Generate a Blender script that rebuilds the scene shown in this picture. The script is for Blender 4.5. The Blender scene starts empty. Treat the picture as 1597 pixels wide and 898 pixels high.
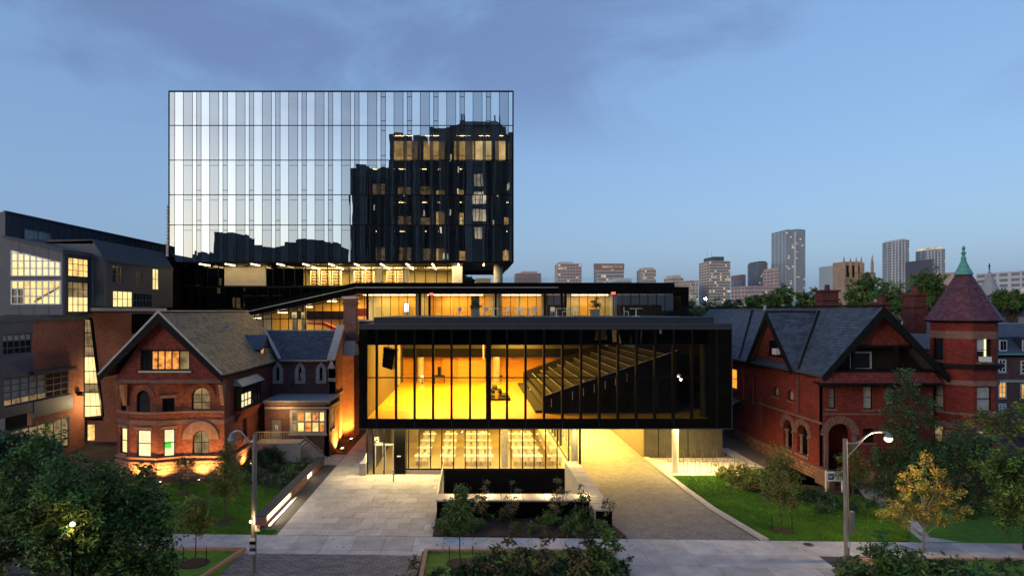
import bpy, bmesh, math, random
import numpy as np
from mathutils import Vector, Matrix
random.seed(7)
R = random.random
def rr(a, b): return a + (b - a) * random.random()
SC = bpy.context.scene
COL = SC.collection
# ------------------------------------------------------------------ camera
F, UC, HC, H = 1000.0, 736.0, 484.0, 12.7          # pixel scale, vanishing point, eye height (m)
cam = bpy.data.objects.new('camera', bpy.data.cameras.new('camera'))
COL.objects.link(cam); SC.camera = cam
cam.location = (0, 0, H); cam.rotation_euler = (math.pi / 2, 0, 0)
cam.data.lens = F / 1597 * 36; cam.data.sensor_width = 36
cam.data.shift_x = (798.5 - UC) / 1597; cam.data.shift_y = (HC - 449) / 1597
cam.data.clip_start = .1; cam.data.clip_end = 6000
# ------------------------------------------------------------------ sky, sun, exposure
SUN_EL, SUN_AZ = math.radians(11.0), math.radians(229)
SC.view_settings.view_transform = 'Standard'; SC.view_settings.look = 'None'
SC.view_settings.exposure = 1.36; SC.view_settings.gamma = 1
w = bpy.data.worlds.new('World'); SC.world = w; w.use_nodes = True
nt = w.node_tree; N = nt.nodes; L = nt.links
bg = N['Background']; bg.inputs[1].default_value = .1
sky = N.new('ShaderNodeTexSky'); sky.sky_type = 'NISHITA'; sky.sun_disc = False
sky.sun_elevation = SUN_EL; sky.sun_rotation = SUN_AZ; sky.ozone_density = 2.2; sky.dust_density = 3.5
sky.altitude = 100
tc = N.new('ShaderNodeTexCoord')
def wnoise(loc, scl, sc, det, lo, hi):
    mp = N.new('ShaderNodeMapping'); mp.inputs['Location'].default_value = loc; mp.inputs['Scale'].default_value = scl
    L.new(tc.outputs['Generated'], mp.inputs[0])
    n = N.new('ShaderNodeTexNoise'); n.inputs['Scale'].default_value = sc; n.inputs['Detail'].default_value = det
    n.inputs['Roughness'].default_value = .55; n.inputs['Distortion'].default_value = .5
    L.new(mp.outputs[0], n.inputs['Vector'])
    mr = N.new('ShaderNodeMapRange'); mr.interpolation_type = 'SMOOTHSTEP'
    mr.inputs[1].default_value = lo; mr.inputs[2].default_value = hi
    L.new(n.outputs[0], mr.inputs[0]); return mr.outputs[0]
cl = wnoise((8.74, 15.137, 9.7), (1, 1, 2.6), 2.3, 10, .42, .62)
sx = N.new('ShaderNodeSeparateXYZ'); L.new(tc.outputs['Generated'], sx.inputs[0])
el = N.new('ShaderNodeMapRange'); el.interpolation_type = 'SMOOTHSTEP'; el.inputs[1].default_value = .20; el.inputs[2].default_value = .34
L.new(sx.outputs['Z'], el.inputs[0])
cm = N.new('ShaderNodeMath'); cm.operation = 'MULTIPLY'; L.new(cl, cm.inputs[0]); L.new(el.outputs[0], cm.inputs[1])
cm2 = N.new('ShaderNodeMath'); cm2.operation = 'MULTIPLY'; L.new(cm.outputs[0], cm2.inputs[0]); cm2.inputs[1].default_value = .9
tint = N.new('ShaderNodeMix'); tint.data_type = 'RGBA'; tint.blend_type = 'MULTIPLY'; tint.inputs[0].default_value = 1
L.new(sky.outputs[0], tint.inputs[6]); tint.inputs[7].default_value = (1.0, 1.0, 1.0, 1)
airm = N.new('ShaderNodeMix'); airm.data_type = 'RGBA'; airm.inputs[0].default_value = .6
L.new(tint.outputs[2], airm.inputs[6]); airm.inputs[7].default_value = (.85, 1.5, 2.75, 1)
mixc = N.new('ShaderNodeMix'); mixc.data_type = 'RGBA'
L.new(cm2.outputs[0], mixc.inputs[0]); L.new(airm.outputs[2], mixc.inputs[6])
cshade = N.new('ShaderNodeMix'); cshade.data_type = 'RGBA'; cshade.blend_type = 'MULTIPLY'; cshade.inputs[0].default_value = 1
L.new(airm.outputs[2], cshade.inputs[6]); cshade.inputs[7].default_value = (.76, .68, .75, 1); L.new(cshade.outputs[2], mixc.inputs[7])
L.new(mixc.outputs[2], bg.inputs[0])
sd = bpy.data.lights.new('sun', 'SUN'); so = bpy.data.objects.new('sun', sd); COL.objects.link(so)
sd.energy = .12; sd.angle = math.radians(25); sd.color = (1, .84, .76)
so.rotation_euler = (math.radians(90) - SUN_EL - .1, 0, -SUN_AZ + math.pi)
SC.render.engine = 'CYCLES'
SC.cycles.use_denoising = True; SC.cycles.max_bounces = 8; SC.cycles.diffuse_bounces = 3; SC.cycles.glossy_bounces = 4
SC.cycles.transparent_max_bounces = 16; SC.cycles.transmission_bounces = 4; SC.cycles.sample_clamp_indirect = 6
SC.cycles.caustics_reflective = False; SC.cycles.caustics_refractive = False
# ------------------------------------------------------------------ pixel <-> place
def P(u, v, Y): return Vector(((u - UC) * Y / F, Y, H - (v - HC) * Y / F))
def PX(u, Y): return (u - UC) * Y / F
def PZ(v, Y): return H - (v - HC) * Y / F
def G(u, v, z=0.0):
    Y = F * (H - z) / (v - HC); return P(u, v, Y)
# ------------------------------------------------------------------ materials
MATS = {}
def mat(name, col, rough=.7, metal=0, var=.18, vs=1.5, bump=0., bs=40, brick=None, tint=0, em=0, emcol=None, spec=.4, rust=None, stretch=(1, 1, 1)):
    if name in MATS: return MATS[name]
    m = bpy.data.materials.new(name); m.use_nodes = True; MATS[name] = m
    n, l = m.node_tree.nodes, m.node_tree.links
    b = n['Principled BSDF']; b.inputs['Roughness'].default_value = rough; b.inputs['Metallic'].default_value = metal
    b.inputs['Specular IOR Level'].default_value = spec
    ge = n.new('ShaderNodeNewGeometry')
    mp = n.new('ShaderNodeMapping'); mp.inputs['Scale'].default_value = stretch; l.new(ge.outputs['Position'], mp.inputs[0])
    c4 = (*col, 1)
    no = n.new('ShaderNodeTexNoise'); no.inputs['Scale'].default_value = vs; no.inputs['Detail'].default_value = 6; no.inputs['Roughness'].default_value = .65
    l.new(mp.outputs[0], no.inputs['Vector'])
    mr = n.new('ShaderNodeMapRange'); mr.inputs[1].default_value = .3; mr.inputs[2].default_value = .7
    mr.inputs[3].default_value = 1 - var; mr.inputs[4].default_value = 1 + var
    l.new(no.outputs[0], mr.inputs[0])
    mx = n.new('ShaderNodeMix'); mx.data_type = 'RGBA'; mx.blend_type = 'MULTIPLY'; mx.inputs[0].default_value = 1
    if brick:
        sep = n.new('ShaderNodeSeparateXYZ'); l.new(ge.outputs['Position'], sep.inputs[0])
        cr = n.new('ShaderNodeVectorMath'); cr.operation = 'CROSS_PRODUCT'; l.new(ge.outputs['True Normal'], cr.inputs[0]); cr.inputs[1].default_value = (0, 0, 1)
        nm = n.new('ShaderNodeVectorMath'); nm.operation = 'NORMALIZE'; l.new(cr.outputs[0], nm.inputs[0])
        dt = n.new('ShaderNodeVectorMath'); dt.operation = 'DOT_PRODUCT'; l.new(ge.outputs['Position'], dt.inputs[0]); l.new(nm.outputs[0], dt.inputs[1])
        cb = n.new('ShaderNodeCombineXYZ')
        if brick[0] == 'floor': l.new(sep.outputs[0], cb.inputs[0]); l.new(sep.outputs[1], cb.inputs[1])
        else: l.new(dt.outputs['Value'], cb.inputs[0]); l.new(sep.outputs[2], cb.inputs[1])
        bt = n.new('ShaderNodeTexBrick'); l.new(cb.outputs[0], bt.inputs['Vector'])
        bt.inputs['Scale'].default_value = 1; bt.inputs['Brick Width'].default_value = brick[1]; bt.inputs['Row Height'].default_value = brick[2]
        bt.inputs['Mortar Size'].default_value = brick[3]; bt.inputs['Bias'].default_value = 0
        k = brick[5] if len(brick) > 5 else .3
        bt.inputs['Color1'].default_value = (*[x * (1 - k) for x in col], 1); bt.inputs['Color2'].default_value = (*[x * (1 + k) for x in col], 1)
        bt.inputs['Mortar'].default_value = (*brick[4], 1)
        l.new(bt.outputs['Color'], mx.inputs[6])
    else: mx.inputs[6].default_value = c4
    l.new(mr.outputs[0], mx.inputs[7])
    out = mx.outputs[2]
    if tint:
        at = n.new('ShaderNodeAttribute'); at.attribute_name = 'tint'
        m2 = n.new('ShaderNodeMix'); m2.data_type = 'RGBA'; m2.blend_type = 'MULTIPLY'; m2.inputs[0].default_value = 1
        l.new(out, m2.inputs[6]); l.new(at.outputs['Color'], m2.inputs[7]); out = m2.outputs[2]
    l.new(out, b.inputs['Base Color'])
    if bump:
        bn = n.new('ShaderNodeTexNoise'); bn.inputs['Scale'].default_value = bs; bn.inputs['Detail'].default_value = 4
        l.new(mp.outputs[0], bn.inputs['Vector'])
        bp = n.new('ShaderNodeBump'); bp.inputs['Strength'].default_value = bump; bp.inputs['Distance'].default_value = .03
        if brick:
            ad = n.new('ShaderNodeMath'); ad.operation = 'SUBTRACT'; l.new(bn.outputs[0], ad.inputs[0]); l.new(bt.outputs['Fac'], ad.inputs[1]); l.new(ad.outputs[0], bp.inputs['Height'])
        else: l.new(bn.outputs[0], bp.inputs['Height'])
        l.new(bp.outputs[0], b.inputs['Normal'])
    if em:
        b.inputs['Emission Strength'].default_value = em
        if emcol: b.inputs['Emission Color'].default_value = (*emcol, 1)
        else: l.new(out, b.inputs['Emission Color'])
    return m
def glass(name, refl=.06, graz=.5, tintc=(.9, .92, .92), wav=0., rough=0, gcol=(1, 1, 1)):
    m = bpy.data.materials.new(name); m.use_nodes = True; MATS[name] = m
    n, l = m.node_tree.nodes, m.node_tree.links
    n.remove(n['Principled BSDF'])
    tr = n.new('ShaderNodeBsdfTransparent'); tr.inputs[0].default_value = (*tintc, 1)
    gl = n.new('ShaderNodeBsdfGlossy'); gl.inputs['Roughness'].default_value = rough; gl.inputs[0].default_value = (*gcol, 1)
    lw = n.new('ShaderNodeLayerWeight'); pw = n.new('ShaderNodeMath'); pw.operation = 'POWER'; pw.inputs[1].default_value = 4
    l.new(lw.outputs['Facing'], pw.inputs[0])
    mr = n.new('ShaderNodeMapRange'); mr.inputs[3].default_value = refl; mr.inputs[4].default_value = max(graz, refl)
    l.new(pw.outputs[0], mr.inputs[0])
    mx = n.new('ShaderNodeMixShader'); l.new(mr.outputs[0], mx.inputs[0]); l.new(tr.outputs[0], mx.inputs[1]); l.new(gl.outputs[0], mx.inputs[2])
    if wav:
        ge = n.new('ShaderNodeNewGeometry'); bn = n.new('ShaderNodeTexNoise'); bn.inputs['Scale'].default_value = .35; bn.inputs['Detail'].default_value = 1
        l.new(ge.outputs['Position'], bn.inputs['Vector'])
        bp = n.new('ShaderNodeBump'); bp.inputs['Strength'].default_value = 1; bp.inputs['Distance'].default_value = wav
        l.new(bn.outputs[0], bp.inputs['Height']); l.new(bp.outputs[0], gl.inputs['Normal'])
    l.new(mx.outputs[0], n['Material Output'].inputs[0]); return m
def lit(name, col, s, var=.25, vs=1.2, stretch=(1, 1, 1)):
    """something that gives off light: a lamp, or a lit room seen as a bright blind or wall behind a far window"""
    m = bpy.data.materials.new(name); m.use_nodes = True; MATS[name] = m
    n, l = m.node_tree.nodes, m.node_tree.links
    n.remove(n['Principled BSDF'])
    e = n.new('ShaderNodeEmission'); e.inputs[1].default_value = s
    ge = n.new('ShaderNodeNewGeometry'); mp = n.new('ShaderNodeMapping'); mp.inputs['Scale'].default_value = stretch; l.new(ge.outputs['Position'], mp.inputs[0])
    no = n.new('ShaderNodeTexNoise'); no.inputs['Scale'].default_value = vs; no.inputs['Detail'].default_value = 3; l.new(mp.outputs[0], no.inputs['Vector'])
    mr = n.new('ShaderNodeMapRange'); mr.inputs[1].default_value = .3; mr.inputs[2].default_value = .7; mr.inputs[3].default_value = 1 - var; mr.inputs[4].default_value = 1 + var
    l.new(no.outputs[0], mr.inputs[0])
    mx = n.new('ShaderNodeMix'); mx.data_type = 'RGBA'; mx.blend_type = 'MULTIPLY'; mx.inputs[0].default_value = 1; mx.inputs[6].default_value = (*col, 1); l.new(mr.outputs[0], mx.inputs[7])
    l.new(mx.outputs[2], e.inputs[0]); l.new(e.outputs[0], n['Material Output'].inputs[0]); return m
M = MATS
BR = ('wall', .23, .078, .009, (.07, .045, .04), .4)
mat('red_brick', (.185, .040, .024), .85, bump=.5, bs=60, brick=BR, var=.3, vs=.9)
mat('deep_red_brick', (.215, .025, .017), .85, bump=.5, bs=60, brick=('wall', .23, .078, .009, (.06, .025, .02), .35), var=.25, vs=.8)
mat('chimney_brick', (.15, .038, .032), .85, bump=.5, bs=60, brick=('wall', .23, .078, .009, (.05, .03, .03), .35), var=.25, vs=.8)
mat('brown_brick', (.15, .06, .05), .85, bump=.5, bs=60, brick=('wall', .23, .078, .012, (.12, .1, .1)), var=.3, vs=1)
mat('orange_and_uplit_brick', (.34, .10, .05), .85, bump=.4, bs=60, brick=('wall', .25, .08, .012, (.2, .13, .1)), var=.2, vs=.5)  # own orange on the zinc building; on the chapel flank it carries uplight
mat('red_scale_tile', (.21, .032, .022), .8, bump=.6, bs=40, brick=('wall', .2, .16, .015, (.06, .02, .015), .35), var=.3)
mat('sandstone', (.2, .11, .09), .85, bump=.5, bs=25, var=.3, vs=3)
mat('rubble_stone', (.26, .13, .08), .9, bump=.9, bs=14, brick=('wall', .5, .24, .03, (.1, .06, .05), .4), var=.35, vs=4)
mat('pale_stone', (.42, .38, .34), .85, bump=.3, bs=30, var=.2, vs=4)
mat('slate', (.32, .215, .115), .6, var=.2, vs=2, tint=1, bump=.2, bs=60)  # tan includes the warm soffit light on this roof, mixed into the colour
mat('blue_slate', (.062, .078, .105), .55, var=.25, vs=1.2, tint=1, bump=.2, bs=60)
mat('purple_slate', (.125, .045, .058), .6, var=.2, vs=2, tint=1, bump=.2, bs=60)
mat('roof_underlay', (.06, .06, .07), .9)
mat('dark_timber', (.010, .010, .011), .7, var=.3, vs=6, bump=.2, spec=.1)
mat('lead_flashing', (.3, .32, .35), .5, metal=.3, var=.2, vs=4)
mat('copper_green', (.1, .36, .29), .7, var=.35, vs=5, bump=.2)
mat('black_metal', (.005, .005, .006), .5, var=.3, vs=2, spec=.08)
mat('black_panel', (.0035, .0035, .004), .4, var=.3, vs=1.2, spec=.05)
mat('roof_membrane', (.022, .028, .038), .6, var=.2)
mat('zinc', (.085, .103, .14), .6, metal=.2, var=.15, vs=1.2, bump=.1, bs=8)
mat('dark_zinc', (.038, .05, .07), .6, metal=.2, var=.2, vs=1.5, bump=.1, bs=8)
mat('concrete', (.36, .34, .31), .85, var=.12, vs=3, bump=.2, bs=60)
mat('pavement_concrete', (.45, .43, .425), .85, var=.26, vs=.9, bump=.3, bs=90, tint=1)
mat('paver_stone', (.45, .425, .40), .8, var=.22, vs=.8, bump=.25, bs=120, tint=1)
mat('coping_stone', (.45, .41, .35), .75, var=.15, vs=4, bump=.2, bs=80, tint=1)
mat('kerb_stone', (.42, .40, .38), .8, var=.15, vs=4, bump=.2, bs=70)
mat('cobble_drive', (.19, .185, .195), .8, bump=.5, bs=40, brick=('floor', .22, .11, .010, (.08, .075, .075), .22), var=.22, vs=1.3)
mat('dark_paver', (.15, .15, .175), .8, bump=.6, bs=40, brick=('floor', .4, .2, .015, (.05, .05, .055), .25), var=.25, vs=1.5)
mat('gravel', (.07, .065, .065), .95, var=.5, vs=18, bump=1, bs=35)
mat('ballast', (.13, .10, .085), .95, var=.6, vs=9, bump=1, bs=20)
mat('lawn', (.08, .20, .013), .9, var=.35, vs=2.5, bump=1, bs=60)
mat('ground_soil', (.035, .035, .03), .95, var=.4, vs=.6, bump=.5, bs=10)
mat('mulch', (.045, .025, .018), .95, var=.5, vs=12, bump=1, bs=30)
mat('asphalt', (.05, .05, .052), .85, var=.25, vs=1.5, bump=.4, bs=90)
mat('timber_curb', (.36, .2, .12), .8, var=.25, vs=3, bump=.3, bs=40)
mat('bark', (.08, .06, .045), .9, var=.4, vs=8, bump=.8, bs=30)
mat('pole_wood', (.26, .22, .18), .8, var=.25, vs=3, bump=.3, bs=30, stretch=(4, 4, .5))
mat('galvanised', (.4, .4, .4), .4, metal=.7, var=.15)
mat('white_paint', (.75, .75, .74), .5, var=.06)
mat('sign_blue', (.03, .06, .2), .5)
mat('sign_red', (.5, .03, .03), .5)
mat('grey_door', (.22, .21, .22), .5)
mat('green_poster', (.03, .55, .12), .6)
mat('wood_panel', (.47, .225, .035), .5, var=.2, vs=2, bump=.05, stretch=(.3, .3, 6))
mat('wood_panel_pale', (.56, .32, .07), .5, var=.2, vs=2, stretch=(.3, .3, 6))
mat('oak_floor', (.62, .33, .03), .32, var=.22, vs=1.2, brick=('floor', 1.6, .16, .004, (.4, .24, .05), .12))
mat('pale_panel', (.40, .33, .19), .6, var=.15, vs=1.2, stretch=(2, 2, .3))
mat('plaster', (.62, .58, .5), .8, var=.08)
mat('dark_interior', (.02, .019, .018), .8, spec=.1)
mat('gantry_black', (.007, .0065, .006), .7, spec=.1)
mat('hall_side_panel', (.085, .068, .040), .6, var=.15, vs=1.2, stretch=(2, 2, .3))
mat('garage_panel', (.13, .105, .07), .6, var=.15, vs=1.2)
mat('table_leg', (.12, .11, .09), .5)
mat('rack_metal', (.10, .10, .10), .5, metal=.3)
mat('seat_fabric', (.018, .015, .012), .8, tint=0)
mat('seating_deck', (.014, .012, .009), .6, var=.2)
mat('alu_trim', (.5, .48, .43), .4, metal=.6)
mat('terrazzo', (.36, .28, .12), .35, var=.1, vs=6)
mat('table_white', (.78, .77, .74), .4, var=.04)
mat('chair_white', (.7, .69, .66), .45, var=.05)
mat('ribbed_metal', (.10, .095, .085), .45, metal=.5, var=.2, vs=2)
mat('red_panel', (.62, .06, .03), .5, var=.1)
mat('planter_grey', (.2, .2, .2), .7)
mat('leaf_green', (.078, .145, .030), .6, var=.5, vs=.8, tint=1)
mat('leaf_dark', (.042, .088, .034), .6, var=.5, vs=.8, tint=1)
mat('leaf_olive', (.11, .13, .028), .6, var=.45, vs=1, tint=1)
mat('leaf_lit', (.17, .20, .04), .6, var=.4, vs=1, tint=1)  # lit copy of the olive leaf: lamplight brightened into its colour
mat('leaf_yellow', (.29, .25, .05), .6, var=.4, vs=1.2, tint=1)
mat('leaf_shrub', (.105, .10, .04), .6, var=.5, vs=1.5, tint=1)
mat('blind', (.5, .52, .5), .7, var=.1)
mat('dark_pane', (.012, .013, .016), .06, var=.2, spec=.8)
mat('grey_pane', (.20, .22, .23), .12, var=.2, spec=.8)
mat('net_pane', (.35, .36, .35), .2, var=.25, vs=3, spec=.7)
glass('clear_glass', .05, .6)
glass('hall_glass', .05, .5, (.93, .93, .92), wav=.012)
glass('black_glass', .05, .4, (.03, .03, .03), wav=.02)
glass('mirror_glass', .92, .95, (.55, .55, .55), wav=.004, gcol=(.93, 1, .985))
glass('fritted_glass', .62, .8, (.55, .54, .52), wav=.004, gcol=(.86, .92, .94))
glass('balustrade_glass', .04, .4, (.94, .97, .96))
lit('strip_light', (1, .70, .30), 7, 0)
lit('lamp_bulb', (1, .76, .36), 2.2, 0)
lit('slot_light', (1, .85, .55), 2.2, .1)
lit('warm_room', (1, .62, .20), .5, .5, 1.4)
lit('pale_room', (1, .76, .32), .5, .3, .9)
lit('bright_room', (1, .74, .30), .50, .25, .8)
lit('cream_room', (1, .83, .46), .46, .15, 1.2)
lit('amber_room', (1, .36, .08), .36, .7, 3)
lit('orange_room', (1, .42, .05), .4, .3, 1.5)
lit('dim_room', (1, .68, .32), .10, .6, 1.2)
lit('far_lit', (1, .82, .6), .2, .6, .3)
lit('tower_room', (1, .62, .2), .5, .5, .9)
lit('tower_dim', (1, .66, .3), .12, .8, 1.5)
lit('tower_bright', (1, .72, .3), .85, .4, .7)
lit('exit_red', (1, .05, .03), 2.5, 0)
lit('screen_white', (.85, .92, 1), 1.3, .2, 6)
lit('far_floodlight', (1, .92, .75), 60, 0)
# ------------------------------------------------------------------ mesh builder
WL = {}
class Frame:
    """local wall axes: a along the wall, b up, c outward"""
    def __init__(s, o, a, c=None):
        s.o = Vector(o); s.a = Vector(a).normalized(); s.b = Vector((0, 0, 1))
        s.c = Vector(c).normalized() if c is not None else s.a.cross(s.b)
    def __call__(s, p): return s.o + s.a * p[0] + s.b * p[1] + s.c * p[2]
ID = Frame((0, 0, 0), (1, 0, 0), (0, -1, 0))
def FR(Y): return Frame((0, Y, 0), (1, 0, 0), (0, -1, 0))      # wall facing the street
def SIDE(x, out): return Frame((x, 0, 0), (0, 1, 0), (out, 0, 0))  # wall facing left or right, a = Y
def two(p, q): 
    d = Vector((q[0] - p[0], q[1] - p[1], 0)); return Frame((p[0], p[1], 0), d), d.length
class MB:
    def __init__(s, fr=None): s.v = []; s.f = []; s.t = []; s.fr = fr; s.cur = 1.0
    def pt(s, p):
        p = s.fr(p) if s.fr else Vector(p)
        s.v.append((p[0], p[1], p[2])); return len(s.v) - 1
    def face(s, *ids): s.f.append(ids); s.t.append(s.cur)
    def poly(s, pts): s.face(*[s.pt(p) for p in pts])
    def hexa(s, lo, hi, caps=True):
        n = len(lo); a = [s.pt(p) for p in lo]; b = [s.pt(p) for p in hi]
        if caps: s.face(*a[::-1]); s.face(*b)
        for i in range(n): j = (i + 1) % n; s.face(a[i], a[j], b[j], b[i])
    def box(s, x0, x1, y0, y1, z0, z1):
        s.hexa([(x0, y0, z0), (x1, y0, z0), (x1, y1, z0), (x0, y1, z0)], [(x0, y0, z1), (x1, y0, z1), (x1, y1, z1), (x0, y1, z1)])
    def pane(s, a0, a1, b0, b1, c0, c1):   # a sheet with edges but no back: light crosses it once
        i = [s.pt(p) for p in ((a0, b0, c1), (a1, b0, c1), (a1, b1, c1), (a0, b1, c1))]
        s.face(*i)
    def prism(s, pts, off):
        o = Vector(off); s.hexa([Vector(p) for p in pts], [Vector(p) + o for p in pts])
    def beam(s, p, q, w, h, up=(0, 0, 1)):
        p, q = Vector(p), Vector(q); d = (q - p).normalized(); sd_ = d.cross(Vector(up))
        if sd_.length < 1e-4: sd_ = d.cross(Vector((1, 0, 0)))
        sd_.normalize(); u = sd_.cross(d); sd_ *= w / 2; u *= h / 2
        s.hexa([p - sd_ - u, p + sd_ - u, p + sd_ + u, p - sd_ + u], [q - sd_ - u, q + sd_ - u, q + sd_ + u, q - sd_ + u])
    def tube(s, p, q, r0, r1=None, n=8):
        r1 = r0 if r1 is None else r1; p, q = Vector(p), Vector(q); d = (q - p).normalized()
        x = d.orthogonal().normalized(); y = d.cross(x)
        c = [(math.cos(6.28318 * i / n), math.sin(6.28318 * i / n)) for i in range(n)]
        s.hexa([p + x * (r0 * a) + y * (r0 * b) for a, b in c], [q + x * (r1 * a) + y * (r1 * b) for a, b in c])
    def path(s, pts, r, n=8):
        for a, b in zip(pts, pts[1:]): s.tube(a, b, r, r, n)
    def lathe(s, c, prof, n=16, a0=0):
        c = Vector(c); rings = []
        for r, z in prof: rings.append([s.pt(c + Vector((r * math.cos(a0 + 6.28318 * i / n), r * math.sin(a0 + 6.28318 * i / n), z))) for i in range(n)])
        for A, B in zip(rings, rings[1:]):
            for i in range(n): j = (i + 1) % n; s.face(A[i], A[j], B[j], B[i])
        s.face(*rings[0][::-1]); s.face(*rings[-1])
    def ball(s, c, r, n=10, m=6, sq=1):
        s.lathe(c, [(r * max(.02, math.sin(math.pi * k / m)), -r * sq * math.cos(math.pi * k / m)) for k in range(m + 1)], n)
    def arch(s, a0, a1, bs, t, c0, c1, n=10):
        """half-ring above springing line bs, outer radius reaching t beyond the opening a0..a1"""
        ca = (a0 + a1) / 2; r = (a1 - a0) / 2
        for k in range(n):
            th0, th1 = math.pi * k / n, math.pi * (k + 1) / n
            q = [(ca + R_ * math.cos(th), bs + R_ * math.sin(th)) for R_, th in ((r, th0), (r + t, th0), (r + t, th1), (r, th1))]
            s.hexa([(x, y, c0) for x, y in q], [(x, y, c1) for x, y in q])
    def spandrel(s, a0, a1, bs, bt, c0, c1, n=10):
        """fills the corners of a rectangle above a round arch"""
        ca = (a0 + a1) / 2; r = (a1 - a0) / 2
        for k in range(n):
            th0, th1 = math.pi * k / n, math.pi * (k + 1) / n
            x0, x1 = ca + r * math.cos(th0), ca + r * math.cos(th1); z0, z1 = bs + r * math.sin(th0), bs + r * math.sin(th1)
            s.hexa([(x0, z0, c0), (x1, z1, c0), (x1, bt, c0), (x0, bt, c0)], [(x0, z0, c1), (x1, z1, c1), (x1, bt, c1), (x0, bt, c1)])
    def wall(s, a0, a1, b0, b1, c0, c1, holes):
        """wall slab with rectangular openings"""
        A = sorted({a0, a1, *[max(a0, min(a1, h[i])) for h in holes for i in (0, 1)]})
        B = sorted({b0, b1, *[max(b0, min(b1, h[i])) for h in holes for i in (2, 3)]})
        for x0, x1 in zip(A, A[1:]):
            start = None
            for y0, y1 in list(zip(B, B[1:])) + [(b1, None)]:
                hole = y1 is None or any(h[0] - 1e-6 <= x0 and x1 <= h[1] + 1e-6 and h[2] - 1e-6 <= y0 and y1 <= h[3] + 1e-6 for h in holes)
                if hole:
                    if start is not None: s.box(x0, x1, start, y0, c0, c1); start = None
                elif start is None: start = y0
    def mesh(s, name, m, ctr):
        me = bpy.data.meshes.new(name)
        me.from_pydata([(x - ctr[0], y - ctr[1], z - ctr[2]) for x, y, z in s.v], [], s.f)
        for mm in (m if isinstance(m, (list, tuple)) else [m]): me.materials.append(M[mm] if isinstance(mm, str) else mm)
        if any(t != 1.0 for t in s.t):
            at = me.color_attributes.new('tint', 'FLOAT_COLOR', 'CORNER')
            arr = []
            for p, t in zip(s.f, s.t): arr += [t, t, t, 1.0] * len(p)
            at.data.foreach_set('color', arr)
        elif any(mm in TINTED for mm in (m if isinstance(m, (list, tuple)) else [m])):
            at = me.color_attributes.new('tint', 'FLOAT_COLOR', 'CORNER')
            at.data.foreach_set('color', [1.0] * (4 * sum(len(p) for p in s.f)))
        return me
    def build(s, name, m, parent=None, kind=None, label=None):
        V = np.array(s.v); ctr = Vector(((V[:, 0].min() + V[:, 0].max()) / 2, (V[:, 1].min() + V[:, 1].max()) / 2, V[:, 2].min()))
        o = bpy.data.objects.new(name, s.mesh(name, m, ctr)); COL.objects.link(o)
        o.location = ctr - (WL[parent.name] if parent else Vector())
        o.parent = parent; WL[o.name] = ctr
        if kind: o['kind'] = kind
        if label: o['label'] = label
        return o
TINTED = {'leaf_lit', 'grass_blade', 'slate', 'blue_slate', 'purple_slate', 'pavement_concrete', 'paver_stone', 'coping_stone', 'leaf_green', 'leaf_dark', 'leaf_olive', 'leaf_yellow', 'leaf_shrub'}
def tag(o, label, cat, group=None):
    o['label'] = label; o['category'] = cat
    if group: o['group'] = group
    return o
def thing(name, label, cat, loc, group=None):
    o = bpy.data.objects.new(name, None); COL.objects.link(o); o.location = loc; WL[o.name] = Vector(loc)
    o.empty_display_size = .3
    return tag(o, label, cat, group)
def clone(o, loc=None, label=None, rotz=None):
    c = o.copy(); COL.objects.link(c)
    if loc is not None: c.location = loc; WL[c.name] = Vector(loc)
    if label: c['label'] = label
    if rotz is not None: c.rotation_euler = (0, 0, rotz)
    for ch in list(o.children):
        d = ch.copy(); COL.objects.link(d); d.parent = c
        for g in list(ch.children):
            e = g.copy(); COL.objects.link(e); e.parent = d
    return c
def piece(name, me, loc, parent):
    o = bpy.data.objects.new(name, me); COL.objects.link(o); o.parent = parent
    o.location = Vector(loc) - (WL[parent.name] if parent else Vector()); WL[o.name] = Vector(loc); return o
def one(name, m, parent, fn, fr=None, kind=None, label=None):
    b = MB(fr); fn(b); return b.build(name, m, parent, kind, label)
def lamp(name, kind, loc, power, col=(1, .75, .42), size=1., sizey=None, rot=(0, 0, 0), spot=None):
    d = bpy.data.lights.new(name, kind); o = bpy.data.objects.new(name, d); COL.objects.link(o)
    d.energy = power; d.color = col; o.location = loc; o.rotation_euler = rot
    if kind == 'AREA':
        d.shape = 'RECTANGLE'; d.size = size; d.size_y = sizey or size
    elif kind == 'SPOT': d.spot_size = spot or 1.2; d.spot_blend = .8; d.shadow_soft_size = size
    else: d.shadow_soft_size = size
    return o
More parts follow.
